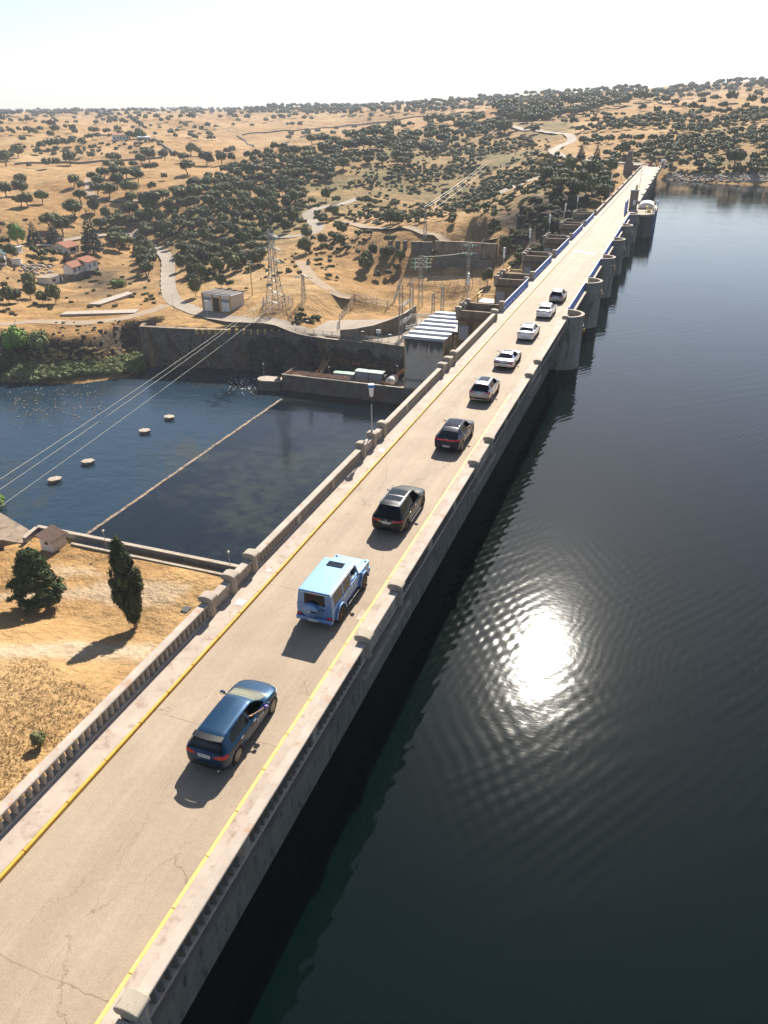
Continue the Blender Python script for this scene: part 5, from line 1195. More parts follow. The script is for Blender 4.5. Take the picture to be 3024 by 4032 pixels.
def powerhouse():
    x0, x1, y0, y1, zt = -55.3, -46.0, 163.5, 192.0, -25.2
    root = empty('powerhouse', (-50, 178, -38), 0, 'tall powerhouse with streaked grey front and white ribbed roof', 'building')
    part(MB().box(x0, x1, y0, y1, -42, zt), 'wall', 'streaked_wall', root)
    part(MB().box(x1 + 0.003, x1 + 0.02, y0 + 0.3, y1, -38, zt - 0.05), 'side_wall', 'cream', root)
    for i in range(8):
        y = y0 + 0.35 + i * 4.0; part(MB().box(x1 + 0.02, x1 + 0.35, y - 0.35, y + 0.35, -38, zt), 'pilaster', 'ochre', root)
    for i in range(7):
        y = y0 + 2.35 + i * 4.0; w = part(MB().box(x1 + 0.02, x1 + 0.08, y - 1.1, y + 1.1, -29.0, -27.0), 'window', 'dark_metal', root)
    n = 7; st = (y1 - y0) / n
    for i in range(n):
        a = y0 + i * st; rf = part(MB().extr_x([(a - 0.15, zt), (a + st - 0.25, zt), (a + st - 0.25, zt + 0.10), (a - 0.15, zt + 0.55)], x0 - 0.3, x1 + 0.3), 'roof_strip', 'roof_white', root)
        part(MB().box(x0 - 0.35, x1 + 0.35, a - 0.2, a + 0.1, zt + 0.5, zt + 0.66), 'ridge_beam', 'roof_white', root)
    part(MB().bar((x0 - 0.3, y0 - 0.25, -34.8), (x1, y0 - 0.25, -34.8), 0.06).bar((x0 - 0.3, y0 - 0.25, -35.2), (x1, y0 - 0.25, -35.2), 0.06).bar((-51, y0 - 0.22, -35.2), (-51, y0 - 0.22, -38), 0.05), 'pipe', 'container_blue', root)
    part(MB().box(x0 - 0.12, x0 + 0.12, y0 - 0.06, y0 + 0.2, -38, zt), 'corner_trim', 'ochre', root)
powerhouse()
handrail('handrail', [(-45.6, 171, -24.6), (-41.5, 171, -24.6), (-41.5, 176, -24.6)], 1.1, 'orange_rail', 'orange handrail on the gallery beside the powerhouse roof')
tag(MB().box(-46.0, -41, 170.8, 176, -24.9, -24.6).box(-46, -41, 170.7, 170.95, -25.2, -24.9).build('gallery', MT['dark_metal']), 'dark steel gallery linking powerhouse roof and lookout pier', 'gallery')
tag(MB().tube([(-45.8, 165, -31), (-43.5, 168, -28), (-42.0, 171, -25)], 0.12).tube([(-45.8, 168, -32), (-41.5, 175, -25)], 0.12).build('support_strut', MT['ochre']), 'ochre diagonal struts under the steel gallery', 'strut')
# yard and its walls
o = MB().prism([(-96, 178.4), (-80, 178.4), (-68, 176.9), (-56, 175.4), (-46, 175), (-22, 175), (-22, 211), (-60, 205), (-90, 192)], -31.5, -30.36).build('yard', MT['roadway_far']); tag(o, 'pale concrete switchyard terrace behind the retaining wall', None, None, 'structure')
yp = [at_z(*A5(x, y), -30.4) for x, y in ((232, 790), (330, 792), (450, 785), (560, 765), (650, 745), (720, 700))]
wall_line('retaining_wall', [(p[0], p[1]) for p in yp], 0.5, -31, [-28.6, -28.2, -27.6, -26.8, -26.0, -25.6], 'concrete_brown', 'brown concrete wall with stepped top behind the switchyard', coping='concrete')
def pw(pts, dz): return [(p[0], p[1]) for p in pts]
def hgt_px(base, top): b, D = hit(*base); return b, at_y(top[0], top[1], b[1])[2]
def px_wall(name, prs, th, m, label, coping='concrete_brown', sink=1.5):
    pts = []; z0 = []; z1 = []
    for bpx, tpx in prs: b, zt = hgt_px(bpx, tpx); pts.append((b[0], b[1])); z0.append(b[2] - sink); z1.append(zt)
    return wall_line(name, pts, th, z0, z1, m, label, coping=coping)
px_wall('retaining_wall', [(A5(697, 235), A5(697, 168)), (A5(780, 245), A5(780, 172)), (A5(832, 252), A5(832, 172))], 0.8, 'concrete_dark', 'left block of the upper dark retaining wall on the slope')
px_wall('retaining_wall', [(A5(850, 268), A5(850, 165)), (A5(1050, 272), A5(1050, 172)), (A5(1250, 280), A5(1250, 185))], 0.8, 'concrete_brown', 'long upper brown retaining wall behind the lookout boxes')
px_wall('retaining_wall', [(A5(895, 340), A5(895, 272)), (A5(1050, 345), A5(1050, 282)), (A5(1225, 350), A5(1225, 295))], 0.8, 'concrete_dark', 'lower tier retaining wall with dark bays below the long upper wall')
px_wall('retaining_wall', [(A5(800, 372), A5(800, 340)), (A5(850, 350), A5(850, 318)), (A5(892, 335), A5(892, 284))], 0.6, 'concrete_brown', 'sloping wing wall left of the lower retaining tier')
for i, x in enumerate((560, 608, 655)):
    b, zt = hgt_px(A5(x, 215), A5(x, 162)); tag(MB().box(b[0] - 0.7, b[0] + 0.7, b[1] - 0.5, b[1] + 0.5, b[2] - 1, zt).build('concrete_pillar', MT['concrete_dark'], bevel=0.05), ['leftmost', 'middle', 'rightmost'][i] + ' of three short pillars left of the upper retaining wall', 'pillar', 'short pillars by the upper retaining wall')
def fence(pts, h, label):
    root = empty('mesh_fence', pts[0], 0, label, 'fence'); posts = MB(); net = MB()
    for a, b in zip(pts[:-1], pts[1:]):
        L = math.dist(a, b); n = max(1, int(L / 2.6))
        for i in range(n + 1):
            q = [a[j] + (b[j] - a[j]) * i / n for j in range(3)]; part(MB().bar((q[0], q[1], q[2] - 0.8), (q[0], q[1], q[2] + h), 0.06), 'post', 'concrete', root) if (i or a is pts[0]) else None
        m = int(L / 0.35)
        for i in range(m): q = [a[j] + (b[j] - a[j]) * i / m for j in range(3)]; net.bar((q[0], q[1], q[2]), (q[0], q[1], q[2] + h * 0.97), 0.012)
        for k in range(7): net.bar((a[0], a[1], a[2] + h * (k + 0.5) / 7), (b[0], b[1], b[2] + h * (k + 0.5) / 7), 0.014)
    part(net, 'wire_mesh', 'steel', root); return root
def fpx(L, f=A5):
    r = []
    for x, y in L: p, D = hit(*f(x, y)); r.append((p[0], p[1], p[2]))
    return r
fence(fpx([(228, 740), (228, 690), (270, 640), (325, 560)]), 2.2, 'grey mesh fence climbing the slope left of the switchyard')
fence(fpx([(328, 556), (400, 560), (470, 580), (538, 598)]), 2.2, 'grey mesh fence running across the slope above the switchyard')
fence(fpx([(540, 598), (590, 560), (605, 500), (632, 440)]), 2.2, 'grey mesh fence climbing beside the gantry masts')
fence(fpx([(632, 440), (800, 440), (1000, 445), (1195, 460)]), 2.4, 'long pale mesh fence across the slope in front of the retaining walls')
fence(fpx([(1110, 878), (1190, 905), (1355, 840), (1290, 800), (1120, 830), (1110, 878)], A3), 2.2, 'square mesh fence around the foot of the tall pylon')
fence([(-94, 178.8, -30.4), (-78, 178.6, -30.4), (-66, 177.0, -30.4)], 1.1, 'low railing on the edge of the retaining wall by the switchyard')
# masts
def lattice(x, y, z, h, w0, w1, m, label, name='lattice_mast', arms=(), cat='mast', r=0.07, seg=None, group=None, waist=None):
    root = empty(name, (x, y, z), 0, label, cat, group); n = seg or max(5, int(h / 1.6)); 
    def wd(f):
        if waist and f < waist[0]: return w0 + (waist[1] - w0) * f / waist[0]
        if waist: return waist[1] + (w1 - waist[1]) * (f - waist[0]) / (1 - waist[0])
        return w0 + (w1 - w0) * f
    legs = []
    for sx, sy in ((-1, -1), (1, -1), (1, 1), (-1, 1)):
        MB().tube([(sx * wd(k / n) / 2, sy * wd(k / n) / 2, h * k / n) for k in range(n + 1)], r, 4).build('leg', MT[m], root)
    mb = MB(); cs = [(-1, -1), (1, -1), (1, 1), (-1, 1)]
    for k in range(n):
        a, b = wd(k / n) / 2, wd((k + 1) / n) / 2; za, zb = h * k / n, h * (k + 1) / n
        for i in range(4):
            p, q = cs[i], cs[(i + 1) % 4]
            if (k + i) % 2: p, q = q, p
            mb.bar((p[0] * a, p[1] * a, za), (q[0] * b, q[1] * b, zb), r * 0.6)
            mb.bar((cs[i][0] * b, cs[i][1] * b, zb), (cs[(i + 1) % 4][0] * b, cs[(i + 1) % 4][1] * b, zb), r * 0.5)
    mb.build('bracing', MT[m], root)
    for (az_, ln, hz) in arms:
        ar = MB(); zz = h * hz; hw = wd(hz) / 2
        for s in (-1, 1):
            for o_ in (-hw, hw): ar.bar((0, o_, zz), (s * ln, 0, zz + 0.2), r * 0.7); ar.bar((0, o_, zz + 1.1), (s * ln, 0, zz + 0.2), r * 0.6)
            for k in range(1, 4): q = ln * s * k / 4; ar.bar((q, 0, zz + 0.05), (q + s * ln / 8, 0, zz + 1.1 * (1 - k / 4.0)), r * 0.5)
        a_ = ar.build('cross_arm', MT[m], root); a_.rotation_euler.z = az_
        for s in (-1, 1): MB().bar((s * ln, 0, zz + 0.2), (s * (ln + 1.3), 0.9, zz - 0.1), 0.09, n=6).build('insulator', MT['insulator_green'], a_); MB().bar((s * ln, 0, zz + 0.2), (s * (ln - 0.2), -1.5, zz - 0.3), 0.09, n=6).build('insulator', MT['insulator_green'], a_)
    return root
def mast_px(base, top, **k):
    b, D = hit(*base); zt = at_y(top[0], top[1], b[1])[2]; return b, zt - b[2]
b, h = mast_px(A3(1215, 850), A3(1165, 205)); PYL = (b, h)
lattice(b[0], b[1], b[2] - 0.2, h, 4.3, 1.1, 'steel', 'tall three armed steel pylon inside a square fence on the slope', 'power_pylon', arms=((R_(-25), 3.6, 0.60), (R_(-25), 3.9, 0.75), (R_(-25), 3.4, 0.90)), cat='pylon', r=0.075, seg=14, waist=(0.5, 1.7))
b, h = mast_px(A3(1445, 800), A3(1432, 578)); SP = (b, h)
lattice(b[0], b[1], b[2] - 0.2, h, 1.1, 0.45, 'steel', 'small lattice pylon where the three near cables start', 'power_pylon', arms=((R_(-12), 1.6, 0.90),), cat='pylon', r=0.05, seg=8)
for bp, tp_, lab, arms, w in ((A5(785, 160), A5(785, -58), 'lattice mast on top of the upper retaining wall', (), 1.0), (A5(755, 590), A5(762, 265), 'lattice mast with three pairs of cross arms behind the fence', ((0.3, 1.8, 0.80), (0.3, 1.8, 0.88), (0.3, 1.8, 0.96)), 1.3),
                              (A5(1063, 470), A5(1068, 175), 'lattice mast with white insulators between the first lamp and retaining walls', ((0.1, 1.0, 0.78), (0.1, 1.2, 0.96)), 1.0)):
    b, h = mast_px(bp, tp_); lattice(b[0], b[1], b[2] - 0.2, h, w, w * 0.5, 'steel', lab, arms=arms, r=0.05)
GM = []
for i, (bp, tp_) in enumerate(((A5(627, 805), A5(622, 450)), (A5(695, 745), A5(690, 430)), (A5(835, 640), A5(835, 505)), (A5(893, 625), A5(895, 460)))):
    b = at_z(bp[0], bp[1], -30.4); h = at_y(tp_[0], tp_[1], b[1])[2] + 30.4
    if i >= 2: b = at_z(A5(0, 720)[0] + (bp[0] - 1200), A5(0, 735)[1], -30.4); h = at_y(tp_[0], tp_[1], b[1])[2] + 30.4
    lattice(b[0], b[1], -30.4, h, 0.9, 0.75 if i < 2 else 0.5, 'steel', ['nearest and leftmost', 'second', 'third', 'rightmost'][i] + ' lattice mast of the switchyard gantry', r=0.045, group='switchyard gantry masts'); GM.append((b[0], b[1]))
def beam(a, b, label):
    a = Vector(a); b = Vector(b); root = empty('gantry_beam', a, 0, label, 'beam', 'switchyard gantry beams'); d = (b - a); L = d.length; n = max(3, int(L / 1.0)); s = d.cross(Vector((0, 0, 1))).normalized() * 0.3; mb = MB()
    for o_ in (s, -s):
        for z in (0, 0.6): mb.bar(a + o_ + Vector((0, 0, z)), b + o_ + Vector((0, 0, z)), 0.045)
    for i in range(n):
        p = a + d * i / n; q = a + d * (i + 1) / n
        for o_ in (s, -s): mb.bar(p + o_, q + o_ + Vector((0, 0, 0.6)), 0.03)
        mb.bar(p + s, q - s, 0.03)
    part(mb, 'truss', 'steel', root)
g0, g1, g2, g3 = GM
beam((g0[0], g0[1], -22.5), (g1[0], g1[1], -22.5), 'upper lattice beam joining the two left gantry masts')
beam((g0[0], g0[1], -26.8), (g1[0], g1[1], -26.8), 'lower lattice beam joining the two left gantry masts')
beam((g1[0], g1[1], -26.8), (g3[0] + 4, g3[1], -26.8), 'long lattice beam running right to the powerhouse roof')
beam((g0[0] + 1, g0[1] + 0.3, -27.8), (g3[0], g3[1] - 3, -27.8), 'rusty lower lattice beam crossing the switchyard')
for i in range(5):
    x, y = -64 + i * 2.2, 190 + (i % 2) * 2.5; root = empty('bushing', (x, y, -30.4), 0, 'white switchgear column on the yard behind the powerhouse', 'switchgear', 'switchgear columns')
    MB().box(-0.3, 0.3, -0.3, 0.3, 0, 1.6).build('stand', MT['steel'], root); MB().lathe([(0.12, 1.6), (0.22, 1.7), (0.12, 1.85), (0.22, 2.0), (0.12, 2.15), (0.22, 2.3), (0.08, 2.6), (0.06, 3.4)], n=8).build('insulator', MT['lamp_white'], root)
# cables
def cable(a, b, sag, label, r=0.06, n=24):
    a = Vector(a); b = Vector(b); pts = []
    for i in range(n + 1): f = i / n; p = a.lerp(b, f); p.z -= sag * 4 * f * (1 - f); pts.append(p)
    tag(MB().tube(pts, r, 5).build('cable', MT['cable']), label, 'cable', 'power cables')
b, h = SP; zc = b[2] + h * 0.92
for i, (su, sv, eu, ev, lab) in enumerate((((1163), 1092, -160, 1990, 'left of the three near cables crossing the river'), (1190, 1078, -160, 2035, 'middle of the three near cables crossing the river'), (1205, 1102, -160, 2107, 'right of the three near cables crossing the river'))):
    s = at_y(su, sv, b[1]); e = at_y(eu, ev, 70.0); cable(s, e, 0.8, lab, 0.032 + 0.0 * i)
for i, (p0, p1, D0, D1) in enumerate((((1160 * .6631 + 900, 815), (1560 * .6631 + 900, 618), 270, 520), ((1190 * .6631 + 900, 812), (1585 * .6631 + 900, 615), 270, 520), ((1200 * .6631 + 900, 830), (1612 * .6631 + 900, 617), 270, 520), ((1900 + 100 * .6775, 612), (1900 + 330 * .6775, 510), 520, 640), ((1900 + 80 * .6775, 612), (1900 + 318 * .6775, 510), 520, 640), ((1900 + 350 * .6775, 512), (1900 + 615 * .6775, 398), 640, 900), ((1900 + 335 * .6775, 508), (1900 + 630 * .6775, 396), 640, 900))):
    cable(at_d(*p0, D0), at_d(*p1, D1), 1.0, ['nearer', 'middle', 'lower', 'higher', 'second', 'farther', 'farthest'][i] + ' pale cable climbing toward the far ridge', 0.045)
a = at_y(*A5(780, 265), mast_px(A5(755, 590), A5(762, 265))[0][1]); b2 = at_y(*A5(1060, 238), mast_px(A5(1063, 470), A5(1068, 175))[0][1]); cable(a, b2, 0.3, 'thin dark cable between two lattice masts by the retaining walls', 0.03)
for i, (bp, tp_, m, lab, r) in enumerate(((A3(1025, 752), A3(1003, 468), 'ochre', 'tall brown lattice-like pole between the cabin and the pylon', 0.22), (A3(660, 968), A3(650, 800), 'pole_grey', 'thin lamp pole in front of the cream cabin', 0.07), (A3(1037, 985), A3(1030, 870), 'pole_grey', 'thin lamp pole on the road right of the cabin', 0.06), (A3(1470, 1042), A3(1465, 960), 'pole_grey', 'thin lamp pole near the switchyard entrance', 0.06), (A3(383, 880), A3(372, 738), 'pole_grey', 'thin hooked lamp pole on the bend of the road', 0.06), (A3(262, 760), A3(250, 685), 'pole_grey', 'thin post on the bare ground left of the road bend', 0.06),
                                          (A5(373, 810), A5(372, 755), 'pole_grey', 'short lamp post on the switchyard edge', 0.07), (A5(483, 825), A5(490, 750), 'pole_grey', 'lamp post with a box on the switchyard edge', 0.07), (A5(550, 828), A5(548, 775), 'pole_grey', 'low post with a dish in the switchyard', 0.07))):
    b, D = hit(*bp); zt = at_y(tp_[0], tp_[1], b[1])[2]; root = empty('pole', (b[0], b[1], b[2]), 0, lab, 'pole'); hh = zt - b[2]
    MB().lathe([(r, -0.2), (r * 0.6, hh)], n=8).build('shaft', MT[m], root)
    if i == 0: MB().bar((-1.2, 0, hh - 1.0), (1.2, 0, hh - 1.0), 0.1).bar((-0.8, 0, hh - 0.2), (0.8, 0, hh - 0.2), 0.08).build('cross_arm', MT['pole_grey'], root)
    elif i == 7: MB().box(-0.6, 0.6, -0.15, 0.15, hh - 0.7, hh + 0.2).build('box', MT['white_paint'], root)
    else: MB().box(-0.12, 0.7, -0.12, 0.12, hh - 0.05, hh + 0.08).build('lamp_head', MT['lamp_white'], root)
# cream cabin
def cabin():
    P0 = at_z(*A3(857, 915), -30.0); P1 = at_z(*A3(628, 880), -30.0); P2 = at_z(*A3(985, 885), -30.0)
    d = P1 - P0; L = math.hypot(d[0], d[1]); rz = math.atan2(d[1], d[0]); Wd = math.hypot(*(P2 - P0)[:2]); H = 5.3
    root = empty('cream_cabin', (P0[0], P0[1], -30.0), rz, 'cream flat roofed utility building with ochre pilasters and brown door', 'building')
    # local x runs along the front to the left, local -y is away... flip so that body lies behind
    MB().box(0, L, -Wd, 0, 0, H).build('wall', MT['cream'], root)
    MB().box(-0.8, L + 1.5, -Wd * 0.3, 1.6, -2.2, -0.02).build('loading_platform', MT['concrete_dark'], root)
    for x in (0.12, L * 0.36, L * 0.64, L - 0.12): MB().box(x - 0.22, x + 0.22, 0.003, 0.28, 0, H).build('pilaster', MT['ochre'], root)
    MB().box(L * 0.36 + 0.3, L * 0.64 - 0.3, 0.003, 0.12, 0, H - 0.9).build('door', MT['brown_door'], root)
    for a, b in ((0.45, L * 0.36 - 0.4), (L * 0.64 + 0.4, L - 0.45)):
        MB().box(a, b, 0.003, 0.1, 0.1, H - 1.9).build('panel', MT['wall_white'], root); MB().box(a, b, 0.003, 0.06, H - 1.9, H - 1.0).build('window', MT['container_blue'], root)
    rf = MB().box(-0.15, L + 0.15, -Wd - 0.15, 0.35, H, H + 0.18).build('roof', MT['roof_white'], root)
    for i in range(4):
        x = L * (i + 0.5) / 4; MB().box(x - 1.0, x + 1.0, -Wd + 0.4, -0.3, H + 0.18, H + 0.35).build('skylight', MT['concrete_dark'], rf)
    MB().box(-0.1, L + 0.1, -0.15, 0.05, H + 0.18, H + 0.30).box(-0.1, L + 0.1, -Wd, -Wd + 0.15, H + 0.18, H + 0.5).build('roof_rail', MT['dark_metal'], rf)
cabin()
# houses
def gable_house(p0, pl, pw_, zg_, he, hr, label, wins=(), base_stone=0.0, roofm='tile_red', wallm='wall_white', name='house', cat='house', flat=None, balcony=False, chimney=None, porch=False):
    """p0 front corner pixel, pl corner along the eave side, pw_ corner along the gable side"""
    q0, _ = hit(*p0); q1, _ = hit((pl[0] + p0[0]) / 2, (pl[1] + p0[1]) / 2); zg = max(q0[2], q1[2]) - 0.1
    P0, P1, P2 = at_z(*p0, zg), at_z(*pl, zg), at_z(*pw_, zg); L = math.hypot(*(P1 - P0)[:2]); Wd = math.hypot(*(P2 - P0)[:2]); rz = math.atan2(P1[1] - P0[1], P1[0] - P0[0])
    root = empty(name, (P0[0], P0[1], zg), rz, label, cat)     # local x along eave, local y towards the other side
    if flat:
        MB().box(0, L, 0, Wd, -1, he).build('wall', MT[wallm], root); MB().box(-0.3, L + 0.3, -0.3, Wd + 0.3, he, he + 0.2).build('roof', MT[flat], root)
    else:
        MB().extr_x([(0, -1.2), (Wd, -1.2), (Wd, he), (Wd / 2, hr), (0, he)], 0, L).build('wall', MT[wallm], root)
        e = 0.45; k = (hr - he) / (Wd / 2)
        rf = MB().extr_x([(-e, he - e * k + 0.02), (Wd / 2, hr + 0.02), (Wd + e, he - e * k + 0.02), (Wd + e, he - e * k + 0.2), (Wd / 2, hr + 0.22), (-e, he - e * k + 0.2)], -e, L + e).build('roof', MT[roofm], root)
        mb = MB(); n = int(L / 0.5)
        for i in range(n): x = -0.3 + (L + 0.6) * i / (n - 1); mb.bar((x, -e, he - e * k + 0.2), (x, Wd / 2, hr + 0.22), 0.07, n=4)
        mb.build('tile_rows', MT[roofm], rf)
        if chimney: MB().box(chimney[0] - .5, chimney[0] + .5, chimney[1] - .5, chimney[1] + .5, he, hr + 1.0).build('chimney', MT['concrete_side'], rf)
    if base_stone: MB().box(-0.03, L + 0.03, -0.03, Wd + 0.03, -1.2, base_stone).build('stone_base', MT['stone_rubble'], root)
    for side, a, z, w, h, m in wins:
        fr = (MB().box(a - w / 2 - .08, a + w / 2 + .08, -0.07, -0.032, z - .08, z + h + .08) if side == 'e' else MB().box(-0.07, -0.032, a - w / 2 - .08, a + w / 2 + .08, z - .08, z + h + .08)).build('window', MT['white_paint'], root)
        (MB().box(a - w / 2, a + w / 2, -0.1, -0.07, z, z + h) if side == 'e' else MB().box(-0.1, -0.07, a - w / 2, a + w / 2, z, z + h)).build('pane', MT[m], fr)
    if balcony: MB().box(L * 0.05, L * 0.5, -1.1, -0.03, 2.35, 2.5).build('balcony', MT['concrete_brown'], root); 
    return root
zg = -32.2
gable_house(B5(1150, 1012), B5(1330, 955), B5(985, 1020), zg, 4.9, 6.3, 'left of the two joined white houses with red roofs and stone base', (('e', 1.6, 3.0, 0.9, 1.2, 'shutter_brown'), ('e', 4.6, 3.2, 0.9, 1.2, 'shutter_brown'), ('e', 1.4, 0.1, 0.9, 1.9, 'shutter_green'), ('g', 3.0, 1.0, 0.9, 0.6, 'window_dark')), 2.3, balcony=True)
gable_house(B5(1390, 955), B5(1550, 905), B5(1330, 900), zg, 5.4, 6.6, 'right taller of the two joined white houses with red roofs', (('e', 1.4, 3.3, 0.9, 1.1, 'shutter_green'), ('e', 4.6, 3.3, 0.9, 1.4, 'shutter_green'), ('e', 3.0, 0.2, 2.2, 2.0, 'window_dark')), 2.3, balcony=True)
gable_house(B5(785, 1085), B5(985, 1025), B5(600, 1070), zg, 2.5, 2.6, 'low grey stone shed with a flat pale roof beside the joined houses', (('e', 2.4, 1.0, 2.0, 1.0, 'shutter_brown'), ('e', 6.0, 0.1, 0.9, 1.9, 'window_dark')), 0, flat='roadway_far', name='shed', cat='shed')
gable_house(B5(1052, 605), B5(1240, 560), B5(765, 600), -31.2, 2.7, 4.4, 'long white bungalow with a low red tiled roof behind the joined houses', (('e', 3.6, 0.9, 3.2, 1.3, 'window_dark'), ('g', 4.0, 0.9, 1.2, 1.2, 'container_blue')), 0, chimney=(5.2, 7.5))
gable_house(B5(320, 775), B5(345, 755), B5(195, 780), -31.2, 2.3, 2.4, 'small white shed with a flat roof left of the rock pile', (('e', 0.8, 0.0, 0.7, 1.8, 'shutter_green'),), 0, flat='roadway_far', name='shed', cat='shed')
gable_house(B5(90, 750), B5(125, 700), B5(-60, 740), -31.2, 3.4, 4.2, 'white shed with a pale green roof at the left edge', (), 0, roofm='container_roof', name='shed', cat='shed')
gable_house(B5(300, 600), B5(365, 580), B5(258, 590), -31, 2.6, 2.7, 'small grey water tank house behind the sheds at the left', (), 0, flat='white_paint', name='shed', cat='shed')
def px_house(u0, u1, v, hpx, label, roofm='tile_red'):
    p, D = hit((u0 + u1) / 2, v); L = (u1 - u0) * D / F_PX; h = hpx * D / F_PX; rz = -math.atan2(p[0], p[1]) + 0.15
    root = empty('farmhouse', (p[0], p[1], p[2]), rz, label, 'farmhouse')
    MB().extr_x([(0, -2), (7, -2), (7, h * 0.72), (3.5, h), (0, h * 0.72)], -L / 2, L / 2).build('wall', MT['wall_white'], root)
    MB().extr_x([(-0.3, h * 0.72), (3.5, h + 0.05), (7.3, h * 0.72), (7.3, h * 0.72 + 0.2), (3.5, h + 0.3), (-0.3, h * 0.72 + 0.2)], -L / 2 - 0.3, L / 2 + 0.3).build('roof', MT[roofm], root)
    for i in range(5): MB().box(-L / 2 + L * (i + 0.5) / 5 - 0.5, -L / 2 + L * (i + 0.5) / 5 + 0.5, -0.06, 0, h * 0.2, h * 0.5).build('window', MT['window_dark'], root)
px_house(452, 503, 552, 21, 'white farmhouse alone on the golden hill at the left')
for i in range(5): single(512 + i * 14, 546, 20, 'leaf_bright', 'light green garden tree beside the lone farmhouse, %s from the house' % ordw[i], 'garden_tree', cat='tree', i=i % NV)
px_house(548, 588, 549, 9, 'low pale outbuilding wall right of the lone farmhouse', 'roof_white')
# field walls
def field_wall(L_, f, label, h=1.3):
    pts = [hit(*f(x, y))[0] for x, y in L_]; P = np.array([(p[0], p[1]) for p in pts]); d = np.r_[0, np.cumsum(np.hypot(*np.diff(P, axis=0).T))]; n = int(d[-1] / 5) + 2; t = np.linspace(0, d[-1], n); mb = MB(); prev = None
    for x, y in zip(np.interp(t, d, P[:, 0]), np.interp(t, d, P[:, 1])):
        q = (x, y, gz(x, y) + h * 0.4)
        if prev: mb.bar(prev, q, 0.45, h * 0.6)
        prev = q
    tag(mb.build('stone_wall', MT['stone_rubble']), label, 'stone wall', 'dry stone field walls')
field_wall([(1005, 325), (1060, 370), (1135, 425)], A1, 'dark field wall running down right of the lone farmhouse')
field_wall([(100, 497), (280, 490), (510, 490), (700, 475), (900, 465), (1060, 455)], A1, 'dark field wall crossing the valley below the lone farmhouse')
field_wall([(50, 280), (100, 310), (150, 345)], A7, 'short field wall on the bare hill at centre left')
field_wall([(80, 275), (200, 263), (400, 250), (700, 220), (900, 200), (1200, 165), (1400, 140)], A7, 'long thin field wall across the far plateau')
field_wall([(1010, 145), (1090, 165), (1200, 180), (1320, 190), (1500, 205), (1659, 195)], A6, 'field wall across the golden hillside at the right')
# slabs on the far bank
o = MB().prism([tuple(at_z(*A2(x, y), -30.9)[:2]) for x, y in ((650, 1218), (1470, 1198), (1520, 1156), (720, 1186))], -32.5, -30.7).build('foundation_slab', MT['concrete']); tag(o, 'long low concrete foundation slab on the bare ground above the far bank', 'slab')
o = MB().prism([tuple(at_z(*A2(x, y), -30.95)[:2]) for x, y in ((965, 1100), (1090, 1106), (1450, 985), (1390, 965))], -32.5, -30.8).build('foundation_slab', MT['concrete']); tag(o, 'slanting concrete slab on the bare ground below the houses', 'slab')
# rocks
def rocks(pts, m, name, label, kind=None, seed=3, cat='rocks'):
    rs = np.random.RandomState(seed); vs = []; fs = []; n0 = 0
    for x, y, z, s in pts:
        q = ICO1[0] * (1 + 0.5 * (rs.rand(len(ICO1[0]), 1) - 0.5)) * np.array([s * rs.uniform(0.7, 1.4), s * rs.uniform(0.7, 1.4), s * rs.uniform(0.4, 0.8)]) + np.array([x, y, z]); vs.append(q); fs.append(ICO1[1] + n0); n0 += len(q)
    return tag(fastmesh(name, np.concatenate(vs), np.concatenate(fs), MT[m]), label, cat, None, kind)
r5 = random.Random(3)
P = []
for i in range(520):
    u = r5.uniform(2580, 3060); v = r5.uniform(682, 716); p, D = hit(u, v)
    if p and p[2] > -5.3 and p[0] > -8: P.append((p[0], p[1], p[2], r5.uniform(0.3, 1.1)))
rocks(P, 'shore_rock', 'shore_rocks', 'band of pale broken rocks along the far reservoir shore', 'stuff')
P = [(p[0], p[1], p[2] + 0.1, r5.uniform(0.3, 1.0)) for p in (hit(*A2(r5.uniform(220, 560), r5.uniform(670, 790)))[0] for _ in range(60)) if p]
rocks(P, 'shore_rock', 'rock_pile', 'pile of pale boulders beside the small white shed', 'stuff')
P = [(p[0], p[1], p[2] + 0.1, r5.uniform(0.8, 2.0)) for p in (hit(r5.uniform(2060, 2330), r5.uniform(760, 900))[0] for _ in range(14)) if p and p[0] < -22]
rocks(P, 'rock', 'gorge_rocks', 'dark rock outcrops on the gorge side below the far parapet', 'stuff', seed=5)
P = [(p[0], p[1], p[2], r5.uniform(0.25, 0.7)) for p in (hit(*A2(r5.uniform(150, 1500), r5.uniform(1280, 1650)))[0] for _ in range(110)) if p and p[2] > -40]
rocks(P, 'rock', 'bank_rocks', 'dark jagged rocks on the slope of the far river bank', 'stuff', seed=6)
P = [(p[0], p[1], -41.0, r5.uniform(0.08, 0.24)) for p in (at_z(*(r5.uniform(30, 400) + 0, r5.gauss(1590, 45)), -41) for _ in range(260))]
rocks(P, 'shore_rock', 'river_pebbles', 'pale pebbles breaking the shallow river surface at the left', 'stuff', seed=7)
P = [(p[0], p[1], -41.0, r5.uniform(0.08, 0.22)) for p in (at_z(r5.uniform(900, 1010), r5.gauss(1515, 18), -41) for _ in range(60))]
rocks(P, 'white_paint', 'foam', 'white ripples of foam by the nose of the quay', 'stuff', seed=8)
